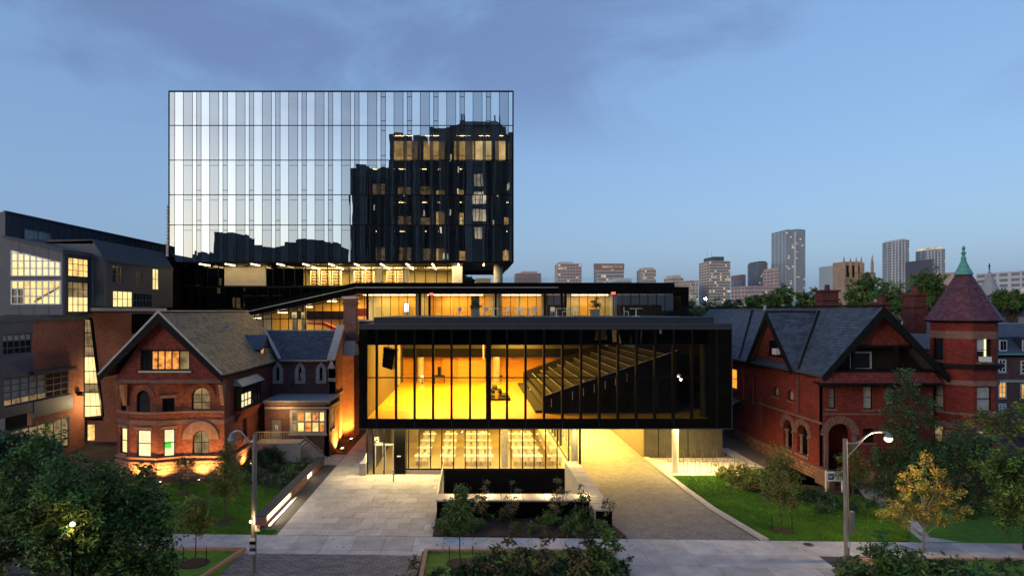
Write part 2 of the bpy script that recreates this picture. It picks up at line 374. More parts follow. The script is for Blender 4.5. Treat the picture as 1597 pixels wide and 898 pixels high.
def window(par, fr, a0, a1, b0, b1, nx=1, ny=2, fm='dark_timber', pm='dark_pane', c=-.1, fw=.07, sill='sandstone', arch=False, split=False, us=None, vs=None, name='window', sw=.08):
    """a framed window in the wall frame fr; panes and sill are its sub-parts"""
    b = MB(fr); bt = b1
    top = b1 - (a1 - a0) / 2 if arch else b1
    b.box(a0, a0 + fw, b0, top, c - .06, c + .06); b.box(a1 - fw, a1, b0, top, c - .06, c + .06)
    b.box(a0 + fw, a1 - fw, b0, b0 + fw, c - .06, c + .058)
    if arch: b.arch(a0 + fw, a1 - fw, top, fw, c - .06, c + .06, 12)
    else: b.box(a0 + fw, a1 - fw, b1 - fw, b1, c - .06, c + .058)
    xs = us or [a0 + (a1 - a0) * i / nx for i in range(nx + 1)]; ys = vs or [b0 + (b1 - b0) * i / ny for i in range(ny + 1)]
    for x in xs[1:-1]: b.box(x - fw * .35, x + fw * .35, b0 + fw, top if not arch else top + (a1 - a0) * .4, c - .04, c + .045)
    for y in ys[1:-1]: b.box(a0 + fw, a1 - fw, y - fw * .35, y + fw * .35, c - .038, c + .04)
    w_ = b.build(name, fm, par)
    def q(x0, x1, y0, y1, m):
        p = MB(fr)
        if arch and y1 > top:
            ca = (a0 + a1) / 2; r = (a1 - a0) / 2 - fw * .5
            pts = [(x0, y0, c), (x1, y0, c)] + [(ca + r * math.cos(math.pi * k / 12), top + r * math.sin(math.pi * k / 12), c) for k in range(13)]
            p.poly(pts)
        else: p.box(x0, x1, y0, y1, c - .03, c)
        return p.build('pane', m, w_)
    if split:
        for i in range(len(xs) - 1):
            for j in range(len(ys) - 1):
                q(xs[i] + .01, xs[i + 1] - .01, ys[j] + .01, ys[j + 1] - .01, pm(i, j) if callable(pm) else pm)
    else: q(a0 + fw * .5, a1 - fw * .5, b0 + fw * .5, b1 - fw * .5, pm)
    if sill: one('sill', sill, w_, lambda m: m.box(a0 - .1, a1 + .1, b0 - .14, b0 - .005, c - .05, sw), fr)
    return w_
def slates(par, p0, eu, ev, W, Lg, m, su=.34, sv=.24, clip=None, name='roof_slates', lift=.05):
    """overlapping slates laid in courses over one roof slope"""
    p0, eu, ev = Vector(p0), Vector(eu).normalized(), Vector(ev).normalized(); n = eu.cross(ev).normalized()
    if n.z < 0: n = -n
    b = MB()
    for j in range(int(Lg / sv)):
        v0, v1 = j * sv, min(Lg, (j + 1.25) * sv)
        lo, hi = clip((v0 + v1) / 2) if clip else (0, W)
        k = lo - (su / 2 if j % 2 else 0) - 0
        while k < hi:
            a, c_ = max(lo, k + .006), min(hi, k + su - .006); k += su
            if c_ - a < .04: continue
            t = lift + rr(0, .012); b.cur = rr(.62, 1.3)
            A, B_, C_, D = p0 + eu * a + ev * v0, p0 + eu * c_ + ev * (v0 + rr(-.01, .01)), p0 + eu * c_ + ev * v1, p0 + eu * a + ev * v1
            i = [b.pt(A), b.pt(B_), b.pt(A + n * t), b.pt(B_ + n * t), b.pt(C_ + n * .015), b.pt(D + n * .015)]
            b.face(i[0], i[1], i[3], i[2]); b.face(i[2], i[3], i[4], i[5])
    return b.build(name, m, par, 'stuff')
# ================================================================== THE SETTING
def flat(name, m, pts, z=0.0, parent=None, kind='structure', th=0.0):
    b = MB()
    if th: b.hexa([(p[0], p[1], z - th) for p in pts], [(p[0], p[1], z) for p in pts])
    else: b.poly([(p[0], p[1], z) for p in pts])
    return b.build(name, m, parent, kind)
WX0, WX1, WY0, WY1 = -2.15, 7.2, 40.5, 49.7            # the sunken light well
g = MB()
for x0, x1, y0, y1 in ((-3000, 3000, -600, WY0), (-3000, WX0, WY0, WY1), (WX1, 3000, WY0, WY1), (-3000, 3000, WY1, 5000)):
    g.poly([(x0, y0, -.03), (x1, y0, -.03), (x1, y1, -.03), (x0, y1, -.03)])
g.build('ground', 'ground_soil', None, 'structure')
flat('road', 'asphalt', [(-300, 10), (300, 10), (300, 26.5), (-300, 26.5)], -.02)
flat('road_kerb', 'kerb_stone', [(-300, 26.5), (300, 26.5), (300, 26.8), (-300, 26.8)], .1, th=.12)
def walkY(x): return 35.85 - .032 * x
def pieces(parent, name, m, x0, x1, y0f, y1f, su, rows, z, th, shift=0, gap=.012, skew=0.0, sh=.03, tl=.86, tH=1.1, lim=None):
    """separate slabs laid in rows; alike slabs share one mesh"""
    cache = {}
    for j in range(rows):
        k = x0 - (shift * (j % 2)) * su
        while k < x1 - .01:
            a, c = max(x0, k), min(x1, k + su); k += su
            if c - a < .08: continue
            xm = (a + c) / 2; ya0, yb0 = y0f(xm), y1f(xm); d = (yb0 - ya0) / rows
            t = random.choice((tl, tl + (tH - tl) * .4, tl + (tH - tl) * .7, tH))
            key = (round(c - a, 2), round(d, 2), t)
            if key not in cache:
                b = MB(); w_, h_ = (c - a) / 2 - gap / 2, d / 2 - gap / 2; e = .012
                b.cur = t * .999
                b.hexa([(-w_, -h_ + skew * w_, 0), (w_, -h_ - skew * w_, 0), (w_, h_ - skew * w_, 0), (-w_, h_ + skew * w_, 0)], [(-w_, -h_ + skew * w_, th - e), (w_, -h_ - skew * w_, th - e), (w_, h_ - skew * w_, th - e), (-w_, h_ + skew * w_, th - e)], caps=False)
                b.hexa([(-w_, -h_ + skew * w_, th - e), (w_, -h_ - skew * w_, th - e), (w_, h_ - skew * w_, th - e), (-w_, h_ + skew * w_, th - e)], [(-w_ + e, -h_ + e + skew * w_, th), (w_ - e, -h_ + e - skew * w_, th), (w_ - e, h_ - e - skew * w_, th), (-w_ + e, h_ - e + skew * w_, th)])
                cache[key] = b.mesh(name, m, (0, 0, 0))
            piece(name, cache[key], (xm, ya0 + d * (j + .5), z + rr(0, .004)), parent)
# pavement slabs along the street
pv = flat('pavement', 'gravel', [(-40, 31.0), (45, 31.0), (45, walkY(45) - .02), (-40, walkY(-40) - .02)], -.012)
pieces(pv, 'paving_slab', 'pavement_concrete', -21, 33, lambda x: walkY(x) - 2.15, lambda x: walkY(x), 1.62, 1, -.01, .05, skew=.032)
pieces(pv, 'paving_slab', 'pavement_concrete', 7.3, 17.9, lambda x: walkY(x) - 5.4, lambda x: walkY(x) - 2.16, 2.4, 2, -.01, .05, shift=.3, skew=.032, tl=.74, tH=.92)
pieces(pv, 'paving_slab', 'pavement_concrete', -12.9, -2.6, lambda x: walkY(x) - 2.75, lambda x: walkY(x) - 2.16, 1.62, 1, -.01, .05, skew=.032)
flat('driveway_apron', 'dark_paver', [(-12.6, 29), (-2.75, 29), (-2.55, walkY(-2.6) - 2.78), (-11.95, walkY(-12) - 2.78)], .034)
# plaza with stone pavers
pl = flat('plaza', 'gravel', [(-11.05, 36.2), (-2.2, 35.95), (-2.2, 49.6), (-8.2, 49.6), (-8.2, 75), (-11.05, 75)], -.008)
pieces(pl, 'paver', 'paver_stone', -11.05, -2.2, lambda x: walkY(x) + .03, lambda x: 49.58, 1.48, 13, -.006, .05, shift=.43)
pieces(pl, 'paver', 'paver_stone', -11.05, -8.2, lambda x: 49.6, lambda x: 75, 1.43, 24, -.006, .05, shift=.43)
flat('gravel_strip', 'gravel', [(-12.2, 37.2), (-11.09, 37.2), (-11.09, 52.6), (-12.2, 52.6)], .01)
pieces(pl, 'paver', 'paver_stone', -13.0, -11.08, lambda x: 52.7, lambda x: 56.4, .96, 2, -.006, .05)
flat('planting_strip', 'mulch', [(-13.2, 56.45), (-11.09, 56.45), (-11.09, 75), (-13.2, 75)], .012)
# lawns and beds
flat('lawn', 'lawn', [(-34, walkY(-34) + .02), (-11.12, walkY(-11) + .02), (-11.12, 37.15), (-12.75, 37.15), (-12.75, 45), (-17, 47.2), (-34, 47.2)], .03, th=.04)
flat('planting_bed', 'mulch', [(-17, 47.25), (-12.8, 45.05), (-12.8, 53.2), (-18.7, 53.2), (-18.7, 47.25)], .02)
flat('planting_bed', 'mulch', [(-30, 47.25), (-18.75, 47.25), (-18.75, 49.2), (-30, 49.2)], .022)
lawnpts = [G(1040, 742), G(1127, 742), G(1142, 762), G(1200, 775), G(1330, 772), G(1420, 800), G(1420, 843), G(1200, 843), G(1165, 825), G(1110, 795), G(1070, 766)]
lawnpts = [(p.x, max(p.y, walkY(p.x) + .03)) for p in lawnpts]
flat('lawn', 'lawn', lawnpts, .035, th=.04)
flat('lawn', 'lawn', [(24, walkY(24) + .03), (60, walkY(60) + .03), (60, 46), (30, 46), (25.5, 41)], .03, th=.04)
flat('shrub_bed', 'mulch', [G(1120, 738), G(1200, 728), G(1300, 735), G(1340, 775), G(1200, 778), G(1150, 766)], .02)
flat('ballast_bed', 'ballast', [(21.7, 48), (26, 46), (26, 70), (21.7, 70)], .02)
flat('garden_path', 'pavement_concrete', [G(1345, 745), G(1372, 745), G(1378, 772), G(1420, 800), G(1450, 838), G(1500, 846), G(1440, 846), G(1395, 810), G(1350, 778), G(1336, 760)], .04)
dv = [(8.2, 75), (8.2, 37.3), (8.75, walkY(8.7) + .03), (15.9, walkY(16) + .03), (15.15, 40.8), (14.8, 49.2), (14.8, 75)]
flat('driveway', 'cobble_drive', dv, .004)
flat('driveway_edge', 'mulch', [(8.18, 36.0), (8.72, 36.0), (8.2, 39)], .008)
# pale concrete kerb of the drive, in lengths
kp = [(14.8, 55.2), (14.85, 49.2), (14.98, 45), (15.2, 41), (15.6, 38.2), (16.0, walkY(16) + .03)]
kb = thing('kerb', 'pale concrete kerb curving between the dark drive and the lawn', 'kerb', (15, 45, 0))
for p, q in zip(kp, kp[1:]):
    one('kerb_stone', 'kerb_stone', kb, lambda b: b.hexa([(p[0], p[1] - .01, 0), (p[0] + .38, p[1] - .01, 0), (q[0] + .38, q[1] + .01, 0), (q[0], q[1] + .01, 0)], [(p[0], p[1] - .01, .13), (p[0] + .38, p[1] - .01, .13), (q[0] + .38, q[1] + .01, .13), (q[0], q[1] + .01, .13)]))
fa = flat('bicycle_forecourt', 'gravel', [(15.2, 49.1), (24.2, 49.1), (24.2, 55.2), (15.2, 55.2)], -.01)
pieces(fa, 'paving_slab', 'pavement_concrete', 15.25, 22.6, lambda x: 49.15, lambda x: 55.2, 1.85, 3, -.01, .05, tl=.9)
pieces(fa, 'paving_slab', 'pavement_concrete', 22.6, 23.6, lambda x: 49.15, lambda x: 59.2, 1.0, 4, -.01, .05, tl=.9)
# raised street beds with timber edging
def street_bed(x0, x1, y0, y1, label):
    t = thing('street_bed', label, 'planting bed', (x0, y1, 0), 'raised street beds with timber edging')
    one('lawn_top', 'lawn', t, lambda b: b.box(x0 + .2, x1 - .2, y0, y1 - .2, 0.0, .1))
    one('timber_edge', 'timber_curb', t, lambda b: b.box(x0, x1, y1 - .2, y1, 0.02, .22))
    one('timber_edge', 'timber_curb', t, lambda b: b.hexa([(x1 - .2, y1 - .2, .02), (x1, y1 - .2, .02), (x1 - .9, y0, .02), (x1 - 1.1, y0, .02)], [(x1 - .2, y1 - .2, .24), (x1, y1 - .2, .24), (x1 - .9, y0, .24), (x1 - 1.1, y0, .24)]))
    one('timber_edge', 'timber_curb', t, lambda b: b.box(x0, x0 + .2, y0, y1 - .2, .02, .23))
    return t
street_bed(-19.5, -11.9, 29.2, 33.85, 'raised grass bed with timber edging left of the leaning lamp pole')
street_bed(-2.5, 7.3, 29.2, 33.65, 'raised bed with timber edging and shrubs in the middle of the pavement edge')
street_bed(19.6, 40, 28.5, 32.4, 'raised bed with timber edging at the right below the yellow tree')

# ================================================================== LIGHT WELL, COPINGS
t = thing('light_well', 'black sunken light well in front of the lit cafe windows', 'light well', (2.5, 45, 0))
one('wall', 'black_panel', t, lambda b: b.box(WX0 - .02, WX1 + .02, 49.62, 49.7, -4, .35))
one('wall', 'concrete', t, lambda b: b.box(WX0 - .15, WX0 - .02, 40.5, 49.7, -4, -.005))
one('floor', 'dark_interior', t, lambda b: b.box(WX0, WX1, 40.5, 49.6, -4.1, -4))
for i in range(7):
    x = WX0 + 1.2 + 1.25 * i
    one('mullion', 'black_metal', t, lambda b: b.box(x - .03, x + .03, 49.58, 49.615, -4, .3))
t = thing('garden_parapet', 'low black garden wall with lit stone coping before the light well', 'wall', (2.5, 40, 0))
one('wall', 'black_panel', t, lambda b: b.box(-2.15, 7.18, 39.25, 40.45, -.02, 1.03))
me = {}
for i in range(7):
    b = MB(); b.cur = rr(.85, 1.1); x0 = -2.2 + i * 1.338; b.box(x0 + .02, x0 + 1.318, 39.15, 40.55, 1.035, 1.13)
    b.build('coping_slab', 'coping_stone', t)
for u in (713, 760, 805, 850, 908):
    x = PX(u, 40.2)
    one('uplight', 'lamp_bulb', t, lambda b: b.lathe((x, 40.28, 1.13), [(.05, 0), (.05, .03)], 8))
    lamp('coping_light', 'POINT', (x, 40.1, 1.42), 26, (1, .70, .30), .04)
t = thing('drive_parapet', 'low concrete wall with pale coping slabs along the drive', 'wall', (7.7, 43, 0))
one('wall', 'concrete', t, lambda b: b.box(7.19, 8.14, 37.4, 49.7, -4, 1.03))
one('end_panel', 'black_panel', t, lambda b: b.box(7.22, 8.16, 37.33, 37.395, -.02, 1.03))
for i in range(9):
    b = MB(); b.cur = rr(.85, 1.1); y0 = 37.3 + i * 1.225; b.box(7.15, 8.2, y0 + .03, y0 + 1.195, 1.035, 1.13)
    b.build('coping_slab', 'coping_stone', t)
t = thing('glass_guard', 'low glass guard between the stone plaza and the light well', 'guard rail', (-2.15, 45, 0))
for i in range(6):
    y0 = 40.6 + i * 1.5
    one('glass_panel', 'balustrade_glass', t, lambda b: b.box(-2.19, -2.17, y0 + .02, y0 + 1.48, 0.05, 1.05))
    one('post', 'galvanised', t, lambda b: b.box(-2.2, -2.16, y0 - .02, y0 + .016, -.1, 1.06))
one('rail', 'galvanised', t, lambda b: b.box(-2.21, -2.15, 40.55, 49.55, 1.065, 1.1))
# long low planter wall with lit slots, left of the plaza
t = thing('planter_wall', 'long low dark wall with glowing light slots beside the gravel strip', 'wall', (-12.5, 45, 0))
wm = MB(SIDE(-12.2, 1))
wm.wall(37.8, 53, 0, .56, -.55, 0, [(38.2, 43.4, .1, .46), (47.6, 49.2, .1, .46)])
wm.build('wall', 'sandstone', t)
one('coping', 'dark_zinc', t, lambda b: b.box(-12.8, -12.17, 37.75, 53.05, .562, .62))
one('light_slot', 'slot_light', t, lambda b: b.box(-12.5, -12.3, 38.22, 43.38, .12, .44))
one('light_slot', 'slot_light', t, lambda b: b.box(-12.5, -12.3, 47.62, 49.18, .12, .44))
one('reflection_strip', 'alu_trim', t, lambda b: b.box(-12.0, -11.85, 37.7, 43.6, .02, .06))  # pale strip added to stand for the slot's reflection on the gravel edge
lamp('slot_lamp', 'AREA', (-12.15, 40.8, .3), 45, (1, .8, .5), 5, .25, (math.pi / 2, 0, -math.pi / 2))
# ================================================================== GLASS TOWER
TY = 74.0; tx0, tx1 = PX(264, TY), PX(800, TY)
tz = [PZ(v, TY) for v in (409, 351, 304, 250, 196, 143.5)]
T = thing('glass_tower', 'mirrored glass office block hovering over the black podium', 'office tower', (-15, 74, tz[0]))
fr = FR(TY)
one('core_wall', 'dark_interior', T, lambda b: b.box(tx0 + .3, tx1 - .3, TY + 7, TY + 7.3, tz[0] + .3, tz[5] - .3))
for z in tz: one('floor_slab', 'dark_interior', T, lambda b: b.box(tx0 + .2, tx1 - .2, TY + .25, TY + 26, z - .25 + (.25 if z == tz[0] else 0), z + (.25 if z == tz[0] else 0) - .01))
one('side_wall', 'black_glass', T, lambda b: b.box(tx0, tx0 + .15, TY + .1, TY + 26, tz[0], tz[5] - .02))
one('side_wall', 'black_panel', T, lambda b: b.box(tx0 + .16, tx0 + .3, TY + .3, TY + 26, tz[0] + .3, tz[5] - .3))
one('side_wall', 'black_panel', T, lambda b: b.box(tx1 - .15, tx1, TY + .1, TY + 26, tz[0], tz[5] - .02))
one('rear_wall', 'black_panel', T, lambda b: b.box(tx0 + .2, tx1 - .2, TY + 26, TY + 26.3, tz[0], tz[5] - .02))
one('roof', 'roof_membrane', T, lambda b: b.box(tx0 + .1, tx1 - .1, TY + .2, TY + 26, tz[5] - .02, tz[5] + .02))
one('soffit', 'black_panel', T, lambda b: b.prism([(tx0, TY + .05, tz[0] - .12), (tx1, TY + .05, tz[0] - .12), (tx1, TY + 12.6, tz[0] - .12), (tx0, TY + 26.5, tz[0] - .12)], (0, 0, .1)))
# column edges of the facade pattern: light 37, grey 40, light 18, grey 20
pat = [(39.2 / 115 * 0 + .322, 0), (.348, 1), (.156, 0), (.174, 1)]
per = (tx1 - tx0) / 13.05
edges = []; x = tx0; seq = [(.21, 1)] + pat * 14; 
for wd, kd in seq:
    x2 = min(tx1, x + wd * per)
    if x2 - x > .08: edges.append((x, x2, kd, wd))
    x = x2
    if x >= tx1 - .01: break
for a, b_, k, wd in edges[1:]: one('mullion', 'black_metal', T, lambda b: b.box(a - .02, a + .02, tz[0], tz[5], -.06, .03), fr)
tr = MB(fr)
for z in tz[1:-1]: tr.box(tx0, tx1, z - .04, z + .04, -.08, .05)
tr.box(tx0 - .05, tx1 + .05, tz[5] - .02, tz[5] + .12, -.1, .08); tr.box(tx0 - .05, tx1 + .05, tz[0] - .14, tz[0] + .06, -.1, .07)
tr.box(tx0 - .08, tx0 + .02, tz[0], tz[5], -.1, .075); tr.box(tx1 - .02, tx1 + .08, tz[0], tz[5], -.1, .075)
tr.build('transom_frame', 'black_metal', T)
# slim spandrel bars in the narrow strips
sp = MB(fr)
for a, b_, k, wd in edges:
    if wd in (.174,):
        for i in range(5):
            if i >= 3 and a < tx0 + 22: continue
            sp.box(a, b_, tz[i] + .5, tz[i] + .56, -.05, .022); sp.box(a, b_, tz[i + 1] - .62, tz[i + 1] - .56, -.05, .022)
    elif k == 1 and wd == .348:
        for i in range(3): sp.box(a, b_, tz[i + 1] - .62, tz[i + 1] - .58, -.05, .02)
sp.build('spandrel_bars', 'black_metal', T, 'stuff')
cache = {}
for a, b_, k, wd in edges:
    for i in range(5):
        h = tz[i + 1] - tz[i] - .1; key = (round(b_ - a, 2), i, k)
        if key not in cache:
            b = MB(); W2 = (b_ - a) / 2 - .03
            b.face(*[b.pt(p) for p in ((-W2, 0, 0), (W2, 0, 0), (W2, 0, h), (-W2, 0, h))])
            for p, q in (((-W2, 0, 0), (W2, 0, 0)), ((W2, 0, 0), (W2, 0, h)), ((W2, 0, h), (-W2, 0, h)), ((-W2, 0, h), (-W2, 0, 0))):
                b.face(*[b.pt(r_) for r_ in (p, q, (q[0], .03, q[2]), (p[0], .03, p[2]))])
            cache[key] = b.mesh('pane', 'fritted_glass' if k else 'mirror_glass', (0, 0, 0))
        o = piece('pane', cache[key], ((a + b_) / 2, TY, tz[i] + .05), T)
        o.rotation_euler = (rr(-.0013, .0013), 0, rr(-.0024, .0024))
# rooms behind the glass: a few lit ones towards the right
def lit_room(u0, u1, i, m, d=5.5, power=0):
    a, c = PX(u0, TY), PX(u1, TY)
    one('room_wall', m, T, lambda b: b.box(a, c, TY + d, TY + d + .1, tz[i] + .1, tz[i + 1] - .35 if i == 3 else tz[i] + rr(1.5, 2.4)))
    one('room_ceiling_light', 'strip_light', T, lambda b: b.box(a + .4, c - .4, TY + d - 2.6, TY + d - 2.5, tz[i + 1] - .40, tz[i + 1] - .36))
for u0, u1, i, m in ((706, 740, 3, 'tower_room'), (742, 770, 3, 'tower_bright'), (775, 792, 3, 'tower_bright'), (606, 645, 3, 'tower_room'), (655, 690, 3, 'tower_room'),
                     (612, 634, 2, 'tower_dim'), (650, 668, 2, 'tower_dim'), (676, 690, 2, 'tower_room'), (570, 590, 2, 'tower_dim'), (714, 722, 2, 'tower_room'),
                     (612, 634, 1, 'tower_dim'), (650, 668, 1, 'tower_dim'), (676, 690, 1, 'tower_room'), (714, 722, 1, 'tower_room'), (790, 797, 1, 'tower_room'),
                     (575, 590, 0, 'tower_dim'), (614, 634, 0, 'tower_dim'), (655, 668, 0, 'tower_dim'), (676, 690, 0, 'tower_room'), (714, 725, 0, 'tower_room'), (788, 797, 0, 'tower_room')):
    lit_room(u0, u1, i, m)
for k in range(12):
    x = PX(311 + 40.35 * k, 74.4)
    for y0, y1 in ((74.45, 77.3), (78.9, 82.6)):
        if y0 > 78 and k >= 11: continue
        one('strip_light', 'strip_light', T, lambda b: b.box(x - .06, x + .06, y0, y1, tz[0] - (.2 if y0 < 78 else .29), tz[0] - (.122 if y0 < 78 else .2)))
for k in range(4): lamp('soffit_light', 'AREA', (tx0 + 6 + 9 * k, 76.2, tz[0] - .25), (60, 110, 260, 300)[k], (1, .70, .32), 8, 2.6)

# ================================================================== PODIUM UNDER THE TOWER
zr = 15.75                                        # roof of the terrace pavilion
B = thing('podium', 'black glazed podium storeys under the mirrored tower', 'building', (-15, 80, 0))
PY = 78.0
one('core', 'dark_interior', B, lambda b: b.box(PX(252, 77), PX(706, PY), 88, 88.4, 2, tz[0] - .15))
one('floor_slab', 'dark_interior', B, lambda b: b.box(PX(252, 77), 3, PY + .1, 88, zr - .3, zr))
one('black_side', 'black_panel', B, lambda b: b.box(PX(250, 75.5), PX(266, 75.5), 75.5, 79, 2, tz[0] + .6))
one('black_side_roof', 'black_panel', B, lambda b: b.box(PX(250, 75.5) - 1, PX(262, 75.5), 75.4, 80, tz[0] + .6, tz[0] + .8))
one('lower_wall', 'black_glass', B, lambda b: b.box(PX(266, PY - .3), PX(520, PY), PY - .3, PY - .25, 2, zr - .3))
one('lower_backing', 'dark_interior', B, lambda b: b.box(PX(266, PY), PX(520, PY), PY + 4, PY + 4.1, 2, zr - .3))
one('stone_panel', 'concrete', B, lambda b: b.box(PX(351, PY), PX(415, PY), PY - .2, PY, zr - .05, tz[0] - .14))
one('transom', 'black_metal', B, lambda b: b.box(PX(266, PY), PX(520, PY), PY - .4, PY - .31, zr - .32, zr - .1))
mb = MB()
for k in range(30):
    u = 290 + 17 * k
    if 351 < u < 415 or u > 707: continue
    one('mullion', 'black_metal', B, lambda b: b.box(PX(u, PY) - .05, PX(u, PY) + .05, PY - .12, PY, zr, tz[0] - .14))
mb = MB()
for k in range(14): 
    x = PX(282 + 17 * k, PY - .4); one('mullion', 'black_metal', B, lambda b: b.box(x - .03, x + .03, PY - .4, PY - .31, 2, zr - .33))
for u0, u1 in ((266, 351), (415, 474), (474, 560), (560, 640), (640, 706)):
    one('pane', 'clear_glass' if u0 > 470 else 'black_glass', B, lambda b: b.box(PX(u0, PY) + .02, PX(u1, PY) - .02, PY - .06, PY - .04, zr, tz[0] - .14))
one('reading_room_wall', 'pale_panel', B, lambda b: b.box(PX(455, 87), PX(706, PY), 86.5, 86.6, zr, tz[0] - .15))
one('room_end_wall', 'pale_panel', B, lambda b: b.box(PX(706, PY), PX(706, PY) + .1, PY + .2, 86, zr, tz[0] - .15))
one('ceiling', 'plaster', B, lambda b: b.box(PX(470, 80), PX(705, PY), PY + .2, 86.4, tz[0] - .19, tz[0] - .17))
sh = MB()
for k in range(9):
    u = 484 + 17 * k
    if k in (3, 6): continue
    x0, x1 = PX(u, 82), PX(u + 14, 82)
    for j in range(6): sh.box(x0, x1, 82, 82.35, zr + .1 + .36 * j, zr + .14 + .36 * j)
    sh.box(x0, x0 + .05, 82, 82.35, zr, zr + 2); sh.box(x1 - .05, x1, 82, 82.35, zr, zr + 2); 
sh.build('bookshelf', 'plaster', B)
bk = MB()
for k in range(9):
    u = 484 + 17 * k
    if k in (3, 6): continue
    x0, x1 = PX(u, 82), PX(u + 14, 82)
    for j in range(5):
        x = x0 + .06
        while x < x1 - .1:
            wd = rr(.1, .3); b_ = rr(.15, .27); bk.box(x, min(x + wd, x1 - .06), 82.05, 82.3, zr + .14 + .36 * j, zr + .14 + .36 * j + b_); x += wd + rr(.02, .2)
bk.build('books', 'sandstone', B, 'stuff')
for k in range(4): lamp('reading_room_light', 'AREA', (PX(500 + 58 * k, 82), 81.5, tz[0] - .3), 480, (1, .66, .20), 6, 2.5)
lr = MB()
for k in range(3): lr.box(PX(380 + 22 * k, 80), PX(396 + 22 * k, 80), 80, 80.1, zr - 1.25, zr - 1.15)
lr.build('strip_light', 'strip_light', B)
for i, (u, r) in enumerate(((713, .62), (777, .55), (590, .4), (633, .4))):
    one('column', 'concrete', B, lambda b: b.lathe((PX(u, 77.3 if i < 2 else 79), 77.3 if i < 2 else 79, zr), [(r, 0), (r, tz[0] - zr - .13)], 20))
one('terrace_parapet', 'plaster', B, lambda b: b.box(PX(742, 84), PX(765, 84), 84, 84.3, zr, PZ(434, 84)))
# ================================================================== TERRACE PAVILION AND STAIR WING
V = thing('terrace_pavilion', 'lit glass pavilion with a black flat roof on the roof terrace', 'building', (4, 70, 11.7))
VY = 70.0; px0, px1 = PX(555, VY), PX(1073, VY); f0, f1 = PZ(457.5, VY), PZ(447.5, VY); fl = 11.7
one('roof_edge', 'black_panel', V, lambda b: b.box(px0, px1, VY - .3, VY + 8, f0, f1))
one('roof_upstand', 'black_panel', V, lambda b: b.box(px0, PX(1045, 72), VY + .4, VY + 7.8, f1 + .003, zr))
one('roof_light_line', 'alu_trim', V, lambda b: b.box(px0, PX(870, VY), VY - .36, VY - .303, f1 - .1, f1 - .02))
one('end_wall', 'black_panel', V, lambda b: b.box(PX(1061, VY), px1, VY - .25, VY + 8, fl, f0))
one('floor', 'concrete', V, lambda b: b.box(px0, px1, VY - .2, VY + 8, fl - .2, fl))
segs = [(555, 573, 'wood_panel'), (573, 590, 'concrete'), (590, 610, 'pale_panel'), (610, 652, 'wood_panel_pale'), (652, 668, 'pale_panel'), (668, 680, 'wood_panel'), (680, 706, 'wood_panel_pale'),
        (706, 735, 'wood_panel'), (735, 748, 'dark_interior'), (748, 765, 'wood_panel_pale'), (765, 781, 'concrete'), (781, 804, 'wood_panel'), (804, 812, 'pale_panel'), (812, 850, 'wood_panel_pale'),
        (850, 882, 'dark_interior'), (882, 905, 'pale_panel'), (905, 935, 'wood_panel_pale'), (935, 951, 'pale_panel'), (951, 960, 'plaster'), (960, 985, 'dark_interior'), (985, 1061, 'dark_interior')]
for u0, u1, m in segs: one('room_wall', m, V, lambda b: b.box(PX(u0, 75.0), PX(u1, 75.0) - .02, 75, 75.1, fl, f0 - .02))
one('ceiling', 'plaster', V, lambda b: b.box(px0 + .1, PX(1055, VY), VY + .3, 74.95, f0 - .06, f0 - .03))
for u in (573, 655, 670, 850, 773, 876, 882): one('post', 'black_metal', V, lambda b: b.box(PX(u, VY) - .12, PX(u, VY) + .12, VY - .02, VY + .2, fl, f0 - .01))
for u in (652, 778, 848, 958): one('column', 'concrete', V, lambda b: b.lathe((PX(u, 71.5), 71.5, fl), [(.3, 0), (.3, f0 - fl - .07)], 14))
mb = MB()
us = [555 + 13.4 * k for k in range(38)]
for u in us: one('mullion', 'black_metal', V, lambda b: b.box(PX(u, VY) - .03, PX(u, VY) + .03, VY, VY + .1, fl, f0 - .012))
cache = {}
for k in range(37):
    b = MB(); x0 = PX(us[k], VY); b.box(.035, .93 - .035, 0, .02, 0, f0 - fl - .02)
    if 0 not in cache: cache[0] = b.mesh('pane', 'clear_glass', (0, 0, 0))
    piece('pane', cache[0], (x0, VY + .05, fl), V)
for u0, u1 in ((560, 655), (660, 760), (765, 850), (885, 955)):
    one('strip_light', 'strip_light', V, lambda b: b.box(PX(u0, 73) + .5, PX(u1, 73) - .5, 73, 73.08, f0 - .13, f0 - .07))
for u, p in ((600, 130), (640, 100), (710, 170), (740, 60), (795, 70), (830, 60), (910, 80), (945, 40)): lamp('pavilion_light', 'AREA', (PX(u, 73), 73, f0 - .2), p * .85, (1, .62, .16), 2.4, 3)
lamp('pavilion_light', 'AREA', (PX(1020, 73), 73, f0 - .2), 10, (1, .8, .6), 3, 2)
for u, v in ((673, 458.6), (956, 457)):
    tag(one('exit_sign', 'exit_red', None, lambda b: b.box(PX(u - 3, VY - .1), PX(u + 3, VY - .1), VY - .36, VY - .31, PZ(v + 1.6, VY - .3), PZ(v - 1.6, VY - .3))), 'small glowing red sign under the pavilion roof edge, ' + ('left of the planter' if u < 700 else 'right of the planter'), 'sign', 'red signs under the pavilion roof')
    one('exit_screen', 'black_metal', V, lambda b: b.box(PX(u - 3.5, VY), PX(u + 3.5, VY), VY - .31, VY - .3, PZ(v + 2, VY), PZ(v - 1.8, VY)))
sc_ = one('display_screen', 'screen_white', None, lambda b: b.box(PX(631, 74.4), PX(637, 74.4), 74.3, 74.36, PZ(486, 74.4), PZ(473, 74.4))); tag(sc_, 'bright white display screen on a dark stand inside the pavilion', 'screen')
one('screen_stand', 'planter_grey', sc_, lambda b: b.box(PX(629, 74.4), PX(639, 74.4), 74.38, 74.5, fl, PZ(469, 74.4)))
